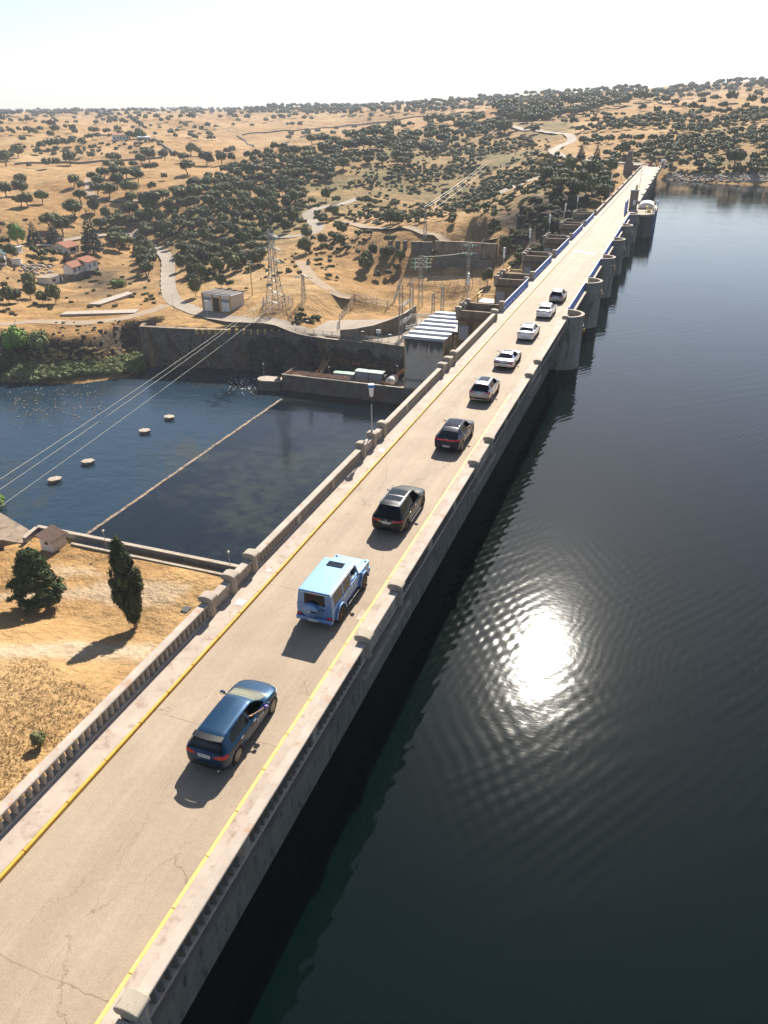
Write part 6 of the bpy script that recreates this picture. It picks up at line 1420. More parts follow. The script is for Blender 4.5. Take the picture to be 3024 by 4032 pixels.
# far end of the dam
def far_end():
    root = empty('stone_tower', (-24.5, 352, -3), 0, 'grey stone pillar tower among the trees at the far abutment', 'tower')
    p = at_d(2475, 655, 352); root.location = (p[0], p[1], gz(p[0], p[1]))
    MB().box(-1.8, 1.8, -1.5, 1.5, -2, 4.5).box(-1.4, 1.2, -1.2, 1.2, 4.5, 7.5).build('shaft', MT['stone_rubble'], root, bevel=0.2); MB().box(-0.9, 0.8, -0.9, 0.9, 7.5, 8.8).build('top', MT['stone_rubble'], root, bevel=0.15)
    root = empty('barrier', (-12, 375.5, 0), 0, 'red and white barrier across the far end of the road', 'barrier')
    for i in range(8): MB().box(-6 + i * 1.4, -4.6 + i * 1.4, -0.06, 0.06, 0.75, 1.15).build('board', MT['red_paint' if i % 2 == 0 else 'white_paint'], root)
    for x in (-6, -1.5, 5): MB().box(x - 0.08, x + 0.08, -0.08, 0.08, 0, 1.2).build('post', MT['white_paint'], root)
    root = empty('guard_box', (-9.4, 372, 0), 0, 'white guard cabinet at the right end of the far barrier', 'cabinet')
    MB().box(-0.9, 0.9, -0.6, 0.6, 0, 3.0).build('body', MT['white_paint'], root); MB().box(-1.0, 1.0, -0.7, 0.7, 3.0, 3.12).build('roof', MT['container_roof'], root); MB().box(-0.4, 0.4, -0.63, -0.6, 0.2, 2.2).build('door', MT['orange_rail'], root)
    p = at_d(*A6(437, 480), 345); z = gz(p[0], p[1]); root = empty('road_sign', (p[0], p[1], z), 0.3, 'blue and white road sign panel by the far car park', 'sign')
    MB().box(-1.9, 1.9, -0.05, 0.05, 1.0, 3.6).build('panel', MT['container_blue'], root); [MB().box(q_ - 0.07, q_ + 0.07, 0.06, 0.18, -0.5, 3.2).build('post', MT['pole_grey'], root) for q_ in (-1.4, 1.4)]
    single(A6(437, 455)[0], A6(437, 462)[1], 26, 'leaf_bright', 'bright green bush showing above the far road sign', kind='shrub')
mat('red_paint', (0.55, 0.06, 0.03), None, 1, 0.6)
far_end()
# intake tower
def intake():
    root = empty('intake_platform', (-7.5, 205, -5), 0, 'big dark concrete intake block standing in the reservoir', 'intake block')
    foot = [(-11, 194.6), (-7.0, 194.6), (-5.2, 197.0), (-5.2, 216.5), (-7, 218.0), (-11, 218.0)]
    part(MB().prism(foot, -12, -0.35), 'block', 'concrete_dark', root)
    part(MB().prism([(x + (0.15 if x > -8 else 0), y) for x, y in foot], -0.35, 0.02), 'deck', 'concrete', root)
    part(MB().box(-5.25, -5.0, 198, 199, -12, 1.2).box(-5.25, -5.0, 215, 216, -12, 1.2), 'gate_guide', 'blue_metal', root)
    part(MB().box(-10.5, -5.6, 217.2, 217.6, 0.02, 0.9), 'rear_parapet', 'concrete', root)
    t = empty('gauge_tower', (-10.6, 204.6, 0), 0, 'square brown concrete tower with fluted front standing by the intake block', 'tower'); zt = at_y(*Z5(1000, 480), 204.6)[2]
    part(MB().box(-11.5, -9.7, 203.9, 205.6, -0.5, zt - 0.3), 'shaft', 'concrete_brown', t)
    for x in (-10.75, -10.45, -10.15): part(MB().box(x - 0.08, x + 0.08, 203.78, 203.9, 0, zt - 0.35), 'flute', 'concrete', t)
    part(MB().box(-11.7, -9.5, 203.6, 205.8, zt - 0.3, zt), 'cap', 'white_paint', t)
    part(MB().lathe([(0.25, zt), (0.25, zt + 0.7), (0.1, zt + 1.0)], -10.3, 204.6, 8).box(-10.8, -9.8, 204.2, 205, zt, zt + 0.15), 'siren', 'ochre', t)
    part(MB().bar((-9.7, 204.8, 1), (-9.7, 204.8, zt + 4.5), 0.05).bar((-10.2, 204.8, zt + 3.2), (-9.7, 204.8, zt + 3.2), 0.04), 'antenna', 'steel', t)
    part(MB().box(-10.6, -10.0, 203.4, 203.75, 1.2, 2.3), 'meter_box', 'white_paint', t)
    tk = empty('white_tank', (-7.5, 211, 0), 0, 'white vaulted tank cover on the intake block', 'tank')
    prof = [(-7.6 + 1.8 * math.cos(a), 0.5 + 1.0 * math.sin(a)) for a in np.linspace(0, math.pi, 12)]
    part(MB().extr_y([(-9.4, 0.02), (-5.8, 0.02)] + prof, 207, 213), 'shell', 'white_paint', tk)
    part(MB().box(-9.5, -5.7, 206.8, 213.2, 0.02, 0.3), 'base', 'steel', tk)
    handrail('handrail', [(-9, 195.4, 0.02), (-7.1, 195.4, 0.02), (-5.6, 197.4, 0.02), (-5.6, 206, 0.02)], 1.0, 'ochre', 'ochre handrail and valves on the front of the intake block')
    c = empty('hoist', (-6.4, 199.5, 0), 0, 'small ochre gate hoist on the front of the intake block', 'hoist')
    part(MB().box(-6.9, -6.1, 198.8, 200.2, 0.02, 0.7), 'housing', 'ochre', c); part(MB().tube([(-6.5, 199.5, 0.7), (-5.4, 198.6, 2.4)], 0.08), 'jib', 'ochre', c); part(MB().lathe([(0.35, 0.7), (0.35, 1.2)], -7.2, 201.5, 10), 'drum', 'yellow_faded', c)
    d = empty('steel_doors', (-11.6, 201, 0), 0, 'dark blue steel door screen beside the square tower', 'door')
    for i in range(3): part(MB().box(-11.75, -11.6, 192.5 + i * 3.2, 195.5 + i * 3.2, 0.15, 2.9), 'leaf', 'blue_metal', d)
intake()
# yellow stairs at two lookout boxes
for k, lab in ((1, 'yellow steel stair beside the second lookout box'), (2, 'yellow steel stair beside the third lookout box')):
    y0 = 85.0 + 20.05 * k; root = empty('steel_stair', (-24, y0 + 2, -4), 0, lab, 'stair')
    part(MB().box(-24.8, -22.3, y0 + 0.6, y0 + 3.2, -2.75, -2.65), 'landing', 'steel', root)
    for a, b in (((-24.8, y0 + 0.6, -2.65), (-22.4, y0 + 0.6, -2.65)), ((-24.8, y0 + 0.6, -2.65), (-24.8, y0 + 3.2, -2.65))):
        for z in (0.55, 1.1): part(MB().bar((a[0], a[1], a[2] + z), (b[0], b[1], b[2] + z), 0.045), 'rail', 'yellow_rail', root)
        for q in (a, b): part(MB().bar(q, (q[0], q[1], q[2] + 1.1), 0.05), 'post', 'yellow_rail', root)
    part(MB().bar((-24.8, y0 + 0.7, -2.7), (-26.6, y0 + 0.7, -5), 0.08).bar((-24.8, y0 + 0.7, -1.6), (-26.6, y0 + 0.7, -3.9), 0.05), 'stringer', 'yellow_rail', root)
# ================================================================ cars
def paint(name, c, metal=0.35, rough=0.28, coat=1.0):
    m = mat(name, c, None, 1, rough, metal=metal, coat=coat)
    b = m.node_tree.nodes['Principled BSDF']; b.inputs['Coat Roughness'].default_value = 0.03; b.inputs['Specular IOR Level'].default_value = 0.15; return m
paint('paint_blue', (0.004, 0.030, 0.072), 0.4, 0.4, 0.5); paint('paint_light_blue', (0.14, 0.255, 0.47), 0.45, 0.40, 0.5)
paint('paint_green', (0.003, 0.009, 0.009), 0.1, 0.4, 0.4); paint('paint_navy', (0.006, 0.009, 0.028), 0.2, 0.4, 0.4)
paint('paint_grey', (0.30, 0.29, 0.30), 0.7, 0.30); paint('paint_silver', (0.42, 0.42, 0.44), 0.85, 0.28); paint('paint_white', (0.66, 0.67, 0.70), 0.15, 0.3); paint('paint_darkgrey', (0.20, 0.20, 0.225), 0.7, 0.3)
paint('paint_brown', (0.05, 0.03, 0.02))
mat('tint_glass', (0.003, 0.0035, 0.0045), None, 1, 0.03, spec=0.3); MT['tint_glass'].node_tree.nodes['Principled BSDF'].inputs['Roughness'].default_value = 0.04
mat('screen_glass', (0.16, 0.17, 0.13), None, 1, 0.08); mat('roof_glass', (0.008, 0.012, 0.018), None, 1, 0.05, spec=0.3)
mat('black_trim', (0.012, 0.012, 0.013), None, 1, 0.4); mat('tyre', (0.016, 0.016, 0.017), (0.03, 0.028, 0.026), 8, 0.85)
mat('alloy', (0.40, 0.36, 0.30), None, 1, 0.35, metal=0.6); mat('alloy_dark', (0.06, 0.05, 0.04), None, 1, 0.35, metal=0.5); mat('alloy_bronze', (0.16, 0.10, 0.05), None, 1, 0.35, metal=0.6)
mat('tail_red', (0.50, 0.006, 0.006), None, 1, 0.15); mat('plate_white', (0.75, 0.75, 0.74), None, 1, 0.4); mat('plate_ink', (0.02, 0.02, 0.02), None, 1, 0.5); mat('plate_blue', (0.02, 0.08, 0.4), None, 1, 0.5)
mat('chrome', (0.7, 0.7, 0.7), None, 1, 0.12, metal=1.0); mat('skin', (0.50, 0.27, 0.18), (0.56, 0.32, 0.21), 8, 0.55); mat('cabin_black', (0.012, 0.012, 0.013), None, 1, 0.8); mat('purple', (0.10, 0.05, 0.30), None, 1, 0.35); mat('hair', (0.03, 0.02, 0.012), None, 1, 0.7); mat('shirt', (0.03, 0.03, 0.04), None, 1, 0.9); mat('cabin_tan', (0.45, 0.36, 0.25), None, 1, 0.8)
def text_mesh(name, s, size, m, parent, loc, rot, extrude=0.002, align='CENTER'):
    cu = bpy.data.curves.new(name, 'FONT'); cu.body = s; cu.size = size; cu.align_x = align; cu.align_y = 'CENTER'; cu.extrude = extrude; cu.offset = 0.003 * size * 4
    t = bpy.data.objects.new(name, cu); C.objects.link(t); dg = bpy.context.evaluated_depsgraph_get(); me = bpy.data.meshes.new_from_object(t.evaluated_get(dg)); bpy.data.objects.remove(t)
    me.materials.clear(); me.materials.append(MT[m]); o = bpy.data.objects.new(name, me); C.objects.link(o); o.parent = parent; o.location = loc; o.rotation_euler = rot; return o
def lerp_t(tab, y): a = np.array(tab, float); return np.interp(y, a[:, 0], a[:, 1])
def pch(tab, y):
    """smooth interpolation"""
    a = np.array(tab, float); x, v = a[:, 0], a[:, 1]; h = np.diff(x); d = np.diff(v) / h; m = np.zeros(len(x)); m[0] = d[0]; m[-1] = d[-1]
    for i in range(1, len(x) - 1): m[i] = 0 if d[i - 1] * d[i] <= 0 else 2 * d[i - 1] * d[i] / (d[i - 1] + d[i])
    i = np.clip(np.searchsorted(x, y) - 1, 0, len(h) - 1); t = (y - x[i]) / h[i]
    return (1 + 2 * t) * (1 - t) ** 2 * v[i] + t * (1 - t) ** 2 * h[i] * m[i] + t * t * (3 - 2 * t) * v[i + 1] + t * t * (t - 1) * h[i] * m[i + 1]
def in_poly(y, z, poly):
    c = np.zeros(len(y), bool); n = len(poly)
    for i in range(n):
        a, b = poly[i], poly[(i + 1) % n]; k = ((a[1] > z) != (b[1] > z)) & (y < (b[0] - a[0]) * (z - a[1]) / (b[1] - a[1] + 1e-12) + a[0]); c ^= k
    return c
def wheel_parts(root, y, r, side, xw, rim, spokes, idx):
    s = side; tw = 0.22
    prof = [(r * 0.66, -tw / 2), (r * 0.93, -tw / 2 + 0.005), (r, -tw / 2 + 0.035), (r, tw / 2 - 0.035), (r * 0.93, tw / 2 - 0.005), (r * 0.70, tw / 2), (r * 0.68, tw / 2 - 0.03)]
    rot = Matrix.Rotation(s * math.pi / 2, 4, 'Y'); w = MB().lathe(prof, n=28, cap=False).xf(rot).build('wheel', MT['tyre'], root, smooth=True); w.location = (s * (xw - tw / 2), y, r)
    mb = MB(); mb.lathe([(r * 0.69, tw / 2 - 0.004), (r * 0.735, tw / 2 + 0.004), (r * 0.735, tw / 2 - 0.02), (r * 0.66, tw / 2 - 0.05), (r * 0.66, tw / 2 - 0.02)], n=28, cap=False)
    mb.lathe([(0.001, tw / 2 - 0.0), (0.055, tw / 2 - 0.0), (0.07, tw / 2 - 0.03)], n=12, cap=False)
    for i in range(spokes):
        a = 2 * math.pi * i / spokes
        for da in (-0.10, 0.10): mb.bar((0.04 * math.cos(a), 0.04 * math.sin(a), tw / 2 - 0.022), (r * 0.69 * math.cos(a + da), r * 0.69 * math.sin(a + da), tw / 2 - 0.015), 0.011)
    MB.xf(mb, rot); mb.build('rim', MT[rim], w)
    MB().lathe([(0.001, tw / 2 - 0.08), (r * 0.66, tw / 2 - 0.08)], n=20, cap=False).xf(rot).build('brake_disc', MT['black_trim'], w)
def person(x, y, z, label, arm='R', hold=None, reach=(0.42, 0.30, -0.02), hand_up=0.0):
    """seated figure, pelvis at x,y,z; one arm out of the window"""
    root = empty('person', (x, y, z), 0, label, 'person'); bm = bmesh.new(); V = {}; sk = {}
    def v(n, p, r, par=None): V[n] = bm.verts.new(p); sk[n] = r; (bm.edges.new((V[par], V[n])) if par else None)
    s = 1 if arm == 'R' else -1
    v('pel', (0, 0, 0), 0.15); v('belly', (0, -0.04, 0.18), 0.135, 'pel'); v('chest', (0, -0.08, 0.38), 0.15, 'belly'); v('neck', (0, -0.07, 0.54), 0.055, 'chest'); v('chin', (0, -0.02, 0.62), 0.062, 'neck'); v('head', (0, -0.04, 0.72), 0.092, 'chin'); v('crown', (0, -0.05, 0.79), 0.07, 'head')
    for t in (-1, 1):
        v('hip%d' % t, (t * 0.10, 0.05, 0), 0.095, 'pel'); v('knee%d' % t, (t * 0.14, 0.48, 0.09), 0.065, 'hip%d' % t); v('foot%d' % t, (t * 0.14, 0.72, -0.25), 0.042, 'knee%d' % t)
        v('sh%d' % t, (t * 0.19, -0.07, 0.44), 0.062, 'chest')
        if t == s:
            e = (t * (0.30 + 0.0), 0.16, 0.30); h = (t * reach[0], reach[1] + 0.10, 0.33 + reach[2])
        else: e = (t * 0.26, 0.10, 0.22); h = (t * 0.16, 0.38, 0.30)
        v('el%d' % t, e, 0.042, 'sh%d' % t); mid = tuple((a * 0.5 + b * 0.5) for a, b in zip(e, h)); v('fa%d' % t, mid, 0.036, 'el%d' % t); v('wr%d' % t, h, 0.026, 'fa%d' % t)
        d = Vector(h) - Vector(e); d.normalize(); side = d.cross(Vector((0, 0, 1))).normalized(); palm = Vector(h) + d * 0.07; v('pa%d' % t, palm, 0.030, 'wr%d' % t)
        for k, (o, L) in enumerate(((-0.028, 0.065), (-0.010, 0.078), (0.010, 0.073), (0.028, 0.058))):
            a = palm + d * 0.03 + side * o; b = a + d * L * 0.55 + Vector((0, 0, -0.008)); c = b + d * L * 0.35 + Vector((0, 0, -0.022)); v('f%d%da' % (t, k), a, 0.010, 'pa%d' % t); v('f%d%db' % (t, k), b, 0.009, 'f%d%da' % (t, k)); v('f%d%dc' % (t, k), c, 0.008, 'f%d%db' % (t, k))
        a = Vector(h) + d * 0.03 - side * 0.035 * t; b = a + d * 0.04 - side * 0.02 * t; v('th%da' % t, a, 0.011, 'wr%d' % t); v('th%db' % t, b, 0.009, 'th%da' % t)
        if t == s: hp = palm + d * 0.06
    bm.verts.ensure_lookup_table(); me = bpy.data.meshes.new('body'); bm.verts.index_update(); order = {n: V[n].index for n in V}; bm.to_mesh(me); bm.free()
    o = bpy.data.objects.new('body', me); C.objects.link(o); o.parent = root; o.modifiers.new('skin', 'SKIN'); 
    if not me.skin_vertices: me.attributes.new('skin', 'FLOAT', 'POINT')
    for n, i in order.items(): me.skin_vertices[0].data[i].radius = (sk[n], sk[n])
    me.skin_vertices[0].data[0].use_root = True
    sb = o.modifiers.new('sub', 'SUBSURF'); sb.levels = 1; sb.render_levels = 1; me.materials.append(MT['skin'])
    h = ICO2[0] * np.array([0.098, 0.105, 0.085]) + np.array([0, -0.065, 0.765]); fastmesh('hair', h, ICO2[1], MT['hair'], root)
    MB().lathe([(0.155, -0.02), (0.16, 0.2), (0.20, 0.36), (0.17, 0.47), (0.07, 0.52)], 0, -0.06, 12).build('shirt', MT['shirt'], root, smooth=True)
    if hold:
        q = empty('camera_grip', (x + hp[0], y + hp[1], z + hp[2]), 0, hold, 'camera'); MB().lathe([(0.03, -0.05), (0.075, -0.03), (0.085, 0.03), (0.05, 0.06)], n=12).build('body', MT['purple'], q, smooth=True); MB().bar((0, -0.02, -0.05), (0, -0.14, -0.09), 0.02).build('handle', MT['black_trim'], q)
    return root
def make_car(name, label, x, yc, P, interior='cabin_black'):
    L, Wd = P['L'], P['W']; hl = L / 2; hw = Wd / 2; root = empty(name, (x, yc, 0.004), P.get('rz', 0), label, 'car')
    ys = np.unique(np.round(np.concatenate([-hl + np.array([0, .006, .014, .024, .036, .05, .066, .084, .105]), np.linspace(-hl + 0.13, hl - 0.13, 118), hl - np.array([0, .006, .014, .024, .04, .06, .084, .105])]), 4))
    top, belt, plan = P['top'], P['belt'], P['plan']; zb0 = P.get('zb', 0.19)
    rings = []
    counts = [3, 3, 3, 5, 4, 3, 3, 12, 3, 5, 9]
    for y in ys:
        zt = float(pch(top, y)); w = float(pch(plan, y)) * hw; zbt = min(float(pch(belt, y)), zt - 0.03); g = zt - zbt; t = min(1, max(0, (g - 0.10) / 0.30)); t = t * t * (3 - 2 * t)
        e = min(1, min(y + hl, hl - y) / 0.35); zb = zb0 + 0.10 * (1 - e) ** 2
        wr = P['wr'] * hw * (w / hw) ** 0.3; wb = w * 0.93
        x7 = (1 - t) * 0.74 * w + t * wr; z7 = zt - ((1 - t) * 0.35 * g + t * 0.085); x8 = (1 - t) * 0.45 * w + t * (wr - 0.17); z8 = zt - ((1 - t) * 0.06 * g + t * 0.018)
        tum = P.get('tumble', 0.012)
        pts = [(0, zb), (0.80 * w, zb), (0.965 * w, zb + 0.06), (w * 0.995, zb + 0.5 * (zbt - zb)), (w, zbt - 0.16), (0.975 * w, zbt - 0.03), (wb, zbt + 0.005)]
        a = np.array(pts[-1]); b = np.array([x7, z7]); pts += [tuple(a * 0.9 + b * 0.1), tuple(a * 0.12 + b * 0.88 + np.array([0.015 * t, 0])), (x7 - 0.02 * t, z7 + 0.035 * t), (x8, z8), (0, zt)]
        out = [pts[0]]
        for i in range(len(pts) - 2):
            p0 = np.array(pts[i]) if i == 0 else (np.array(pts[i]) + np.array(pts[i + 1])) / 2; p1 = np.array(pts[i + 1]); p2 = np.array(pts[i + 2]) if i == len(pts) - 3 else (np.array(pts[i + 1]) + np.array(pts[i + 2])) / 2
            n = counts[i]
            for k in range(1, n + 1): u = k / n; out.append(tuple((1 - u) ** 2 * p0 + 2 * u * (1 - u) * p1 + u * u * p2))
        rings.append([(q[0], y, q[1]) for q in out])
    R = np.array(rings); n, m = R.shape[:2]
    # full ring: mirror
    full = np.concatenate([R, (R[:, -2:0:-1] * np.array([-1, 1, 1]))], 1); M = full.shape[1]
    caps0 = [full[0] * np.array([1, 0, 1]) * 0 + np.c_[full[0][:, 0] * k, full[0][:, 1] - 0.012 * (1 - k), (full[0][:, 2] - full[0][:, 2].mean()) * k + full[0][:, 2].mean()] for k in (0.0, .25, .5, .75, .9)]
    caps1 = [np.c_[full[-1][:, 0] * k, full[-1][:, 1] + 0.02 * (1 - k), (full[-1][:, 2] - full[-1][:, 2].mean()) * k + full[-1][:, 2].mean()] for k in (.9, .6, .3, .0)]
    G = np.concatenate([np.array(caps0), full, np.array(caps1)]); nn = len(G); idx = np.arange(nn * M).reshape(nn, M); V = G.reshape(-1, 3)
    F = np.stack([idx[:-1], np.roll(idx, -1, 1)[:-1], np.roll(idx, -1, 1)[1:], idx[1:]], -1).reshape(-1, 4)
    c = V[F].mean(1); nrm = np.cross(V[F[:, 2]] - V[F[:, 0]], V[F[:, 3]] - V[F[:, 1]]); nrm /= np.linalg.norm(nrm, axis=1)[:, None] + 1e-12
    # orientation: outward
    if (nrm * (c - np.array([0, 0, 0.7]))).sum() < 0: F = F[:, ::-1]; nrm = -nrm
    cls = np.zeros(len(F), int); ax = np.abs(c[:, 0]); cx, cy, cz = c.T; ya, yf = -P['ra'], P['fa']
    wrr = P['wr'] * hw
    lw = lambda y, z: in_poly(y, z, [])
    names = {0: ('body', P['paint'])}; k = 1
    def reg(mask, nm, m_, mirror=True, open_r=False):
        nonlocal k
        for s in ((1, -1) if mirror else (0,)):
            mm = mask & ((np.sign(cx) == s) if s else True) & (cls == 0)
            if s == 1 and open_r: cls[mm] = -1; continue
            cls[mm] = k; names[k] = (nm, m_); k += 1
    ztc = pch(top, np.clip(cy, -hl, hl)); bl = pch(belt, np.clip(cy, -hl, hl))
    edge = lambda z: 1.0
    # glass height fraction to keep pillars: inner limit shrinks with height
    fz = np.clip((cz - bl) / np.maximum(ztc.max() - bl, 0.1), 0, 1); lim = (0.90 * hw) * (1 - fz) + wrr * fz - P.get('pillar', 0.09)
    upn = nrm[:, 2] > 0.12
    if 'rw' in P: reg((cy > P['rw'][0]) & (cy < P['rw'][1]) & upn & (ax < lim) & (cz > bl + 0.02), 'rear_window', 'tint_glass', False)
    if 'ws' in P: reg((cy > P['ws'][0]) & (cy < P['ws'][1]) & upn & (ax < lim) & (cz > bl + 0.01), 'windscreen', 'screen_glass', False)
    if 'cowl' in P: reg((cy > P['cowl'][0]) & (cy < P['cowl'][1]) & (nrm[:, 2] > 0.5) & (ax < 0.80 * hw), 'cowl', 'black_trim', False)
    for i, poly in enumerate(P['side']): reg(in_poly(cy, cz, poly) & (np.abs(nrm[:, 0]) > 0.45), 'side_window', 'tint_glass', True, i in P.get('open', ()))
    for i, (a, b, w_, m_) in enumerate(P.get('roof', ())): reg((cy > a) & (cy < b) & (ax < w_) & (nrm[:, 2] > 0.75) & (cz > 1.1), 'roof_panel', m_, False)
    for poly in P.get('tail', ()): reg(in_poly(ax, cz, poly) & (cy < -hl + P.get('tail_d', 0.30)) & (nrm[:, 1] < 0.25), 'tail_light', 'tail_red')
    for poly, m_, nm in P.get('rear', ()): reg(in_poly(ax, cz, poly) & (cy < -hl + 0.35) & (nrm[:, 1] < -0.1), nm, m_, False)
    reg(in_poly(ax, cz, [(0.45 * hw, 0.58), (1.1 * hw, 0.62), (1.1 * hw, 0.74), (0.50 * hw, 0.70)]) & (cy > hl - 0.45), 'headlight', 'lamp_white')
    reg(in_poly(ax, cz, [(0, 0.30), (0.5 * hw, 0.30), (0.5 * hw, 0.58), (0, 0.60)]) & (cy > hl - 0.2), 'grille', 'black_trim', False)
    reg((cz < zb0 + P.get('sill', 0.07)) | (nrm[:, 2] < -0.6) & (cz < 0.5), 'underbody', 'black_trim', False)
    wr_ = P['wheel']; Ra = wr_ * 1.13
    for yy in (ya, yf): cls[(np.hypot(cy - yy, cz - wr_) < Ra) & (ax > 0.5 * hw) & (cz < 0.95)] = -1
    objs = {}
    for q, (nm, m_) in names.items():
        f = F[cls == q]
        if len(f) == 0: continue
        u, inv = np.unique(f.ravel(), return_inverse=True); objs.setdefault(nm, []).append(fastmesh(nm, V[u], inv.reshape(-1, 4), MT[m_], root, smooth=True))
    # arch liners, floor, seats
    mb = MB()
    for yy in (ya, yf):
        for s in (-1, 1):
            pts = [(yy + Ra * 1.0 * math.cos(t), wr_ + Ra * 1.0 * math.sin(t)) for t in np.linspace(-0.35, math.pi + 0.35, 15)]
            for (a0, b0), (a1, b1) in zip(pts[:-1], pts[1:]): mb.add([(s * 0.55 * hw, a0, b0), (s * hw * 0.975, a0, b0), (s * hw * 0.975, a1, b1), (s * 0.55 * hw, a1, b1)], [(0, 1, 2, 3)])
            mb.add([(s * 0.55 * hw, a, max(b, 0.15)) for a, b in pts], [tuple(range(len(pts)))])
    mb.build('wheel_arch', MT['black_trim'], root)
    MB().box(-hw * 0.8, hw * 0.8, -hl * 0.75, hl * 0.5, zb0 + 0.03, 0.62).build('floor', MT[interior], root)
    for sx in (-0.36, 0.36):
        for sy in (0.25, -0.62): MB().box(sx - 0.24, sx + 0.24, sy - 0.5, sy - 0.35, 0.5, 1.12 if P['H'] < 1.5 else 1.25).build('seat', MT[interior], root, bevel=0.05)
    MB().box(-hw * 0.78, hw * 0.78, 0.85, 1.05, 0.62, P['belt'][len(P['belt']) // 2][1] + 0.0).build('dashboard', MT[interior], root)
    MB().bar((-0.52, 0.62, 0.93), (-0.20, 0.62, 0.93), 0.02).build('steering_wheel', MT['black_trim'], root)
    for yy in (ya, yf):
        for s in (-1, 1): wheel_parts(root, yy, wr_, s, hw - 0.012, P.get('rim', 'alloy'), P.get('spokes', 10), 0)
    # mirrors, handles, plate, badge
    my, mz = P['mirror']
    for s in (-1, 1):
        mm = ICO2[0] * np.array([0.12, 0.085, 0.075]) + np.array([s * (hw + 0.09), my, mz]); o = fastmesh('mirror', mm, ICO2[1], MT[P.get('mirror_m', P['paint'])], root, smooth=True)
        MB().bar((s * (hw - 0.08), my, mz - 0.05), (s * (hw + 0.05), my, mz - 0.03), 0.025).build('mirror_arm', MT['black_trim'], o)
        MB().box(s * (hw + 0.09) - 0.09, s * (hw + 0.09) + 0.09, my - 0.088, my - 0.078, mz - 0.05, mz + 0.05).build('mirror_glass', MT['chrome'], o)
        for hy in P['handles']: MB().box(s * (hw - 0.005) - 0.02, s * (hw - 0.005) + 0.02, hy - 0.09, hy + 0.09, P['hz'] - 0.018, P['hz'] + 0.018).build('door_handle', MT['chrome'], root, bevel=0.008)
    pz = P['plate']; col = np.nonzero((np.abs(V[:, 0]) < 0.1) & (np.abs(V[:, 2] - pz) < 0.06) & (V[:, 1] < 0))[0]; py = V[col, 1].min() - 0.012 if len(col) else -hl - 0.02
    pt = P.get('ptilt', 0.0); pl = empty('x', (0, 0, 0)); bpy.data.objects.remove(pl)
    pl = MB().box(-0.26, 0.26, -0.008, 0.008, -0.058, 0.058).build('number_plate', MT['plate_white'], root); pl.location = (0, py, pz); pl.rotation_euler = (-pt, 0, 0)
    MB().box(-0.26, -0.225, -0.0095, -0.0085, -0.055, 0.055).build('plate_band', MT['plate_blue'], pl)
    text_mesh('plate_number', P['num'], 0.105, 'plate_ink', pl, (0.018, -0.011, 0), (math.pi / 2, 0, 0))
    if 'badge' in P:
        bz = P['badge']; col = np.nonzero((np.abs(V[:, 0]) < 0.08) & (np.abs(V[:, 2] - bz) < 0.05) & (V[:, 1] < 0))[0]; by = V[col, 1].min() - 0.02; star_badge(root, (0, by, bz), 0.055)
    # door seams
    for yy in P.get('seams', ()):
        for s in (-1, 1):
            sel = [r for r in range(m) if 0.30 < R[np.argmin(np.abs(ys - yy)), r, 2] < P['hz'] + 0.10]; i0 = np.argmin(np.abs(ys - yy)); q = [(s * (R[i0, r, 0] + 0.0015), yy, R[i0, r, 2]) for r in sel[:]]; q = [p for p in q if abs(p[0]) > 0.8 * hw]
            if len(q) > 2: MB().tube(q, 0.005, 4).build('door_seam', MT['black_trim'], root)
    return root, V, hl, hw
def star_badge(parent, loc, r):
    mb = MB(); pts = [(r * math.cos(t), 0, r * math.sin(t)) for t in np.linspace(0, 2 * math.pi, 21)]; mb.tube(pts, r * 0.10, 4)
    for a in (90, 210, 330): t = R_(a); mb.bar((0, 0, 0), (r * math.cos(t), 0, r * math.sin(t)), r * 0.10)
    o = mb.build('star_badge', MT['chrome'], parent); o.location = loc; return o
def hatch(L, W, H, **k):
    h = L / 2
    P = dict(L=L, W=W, H=H, top=[(-h, .60), (-h + .03, .80), (-h + .10, .93), (-h + .17, 1.01), (-h + .33, H - .15), (-h + .46, H - .06), (-h + .75, H - .015), (-.35, H), (.20, H - .02), (.55, H - .12), (1.18, 1.00), (1.35, .965), (h - .45, .86), (h - .15, .74), (h - .03, .62), (h, .52)],
             belt=[(-h, .56), (-h + .12, .90), (-h + .5, .955), (0, .93), (1.1, .91), (h - .3, .74), (h, .45)], plan=[(-h, .66), (-h + .04, .80), (-h + .14, .905), (-h + .4, .97), (-.8, 1), (.8, .99), (h - .6, .965), (h - .25, .84), (h - .08, .68), (h, .52)],
             wr=.64, rw=(-h + .135, -h + .40), ws=(.50, 1.16), cowl=(1.16, 1.30), ra=1.36, fa=1.37, wheel=.33, mirror=(.78, .98), handles=(-.05, -.98), hz=.86, plate=.80, badge=.885,
             side=[[(-.22, .97), (.88, .955), (.62, 1.16), (.28, H - .10), (-.22, H - .075)], [(-1.52, 1.00), (-.30, .975), (-.30, H - .075), (-1.20, H - .09), (-1.50, 1.20)]],
             tail=[[(.42 * W / 2 + .02, .78), (W * .55, .75), (W * .55, .90), (.80 * W / 2, .91), (.45 * W / 2, .84)]], seams=(-.25, .95, -1.15))
    P.update(k); return P
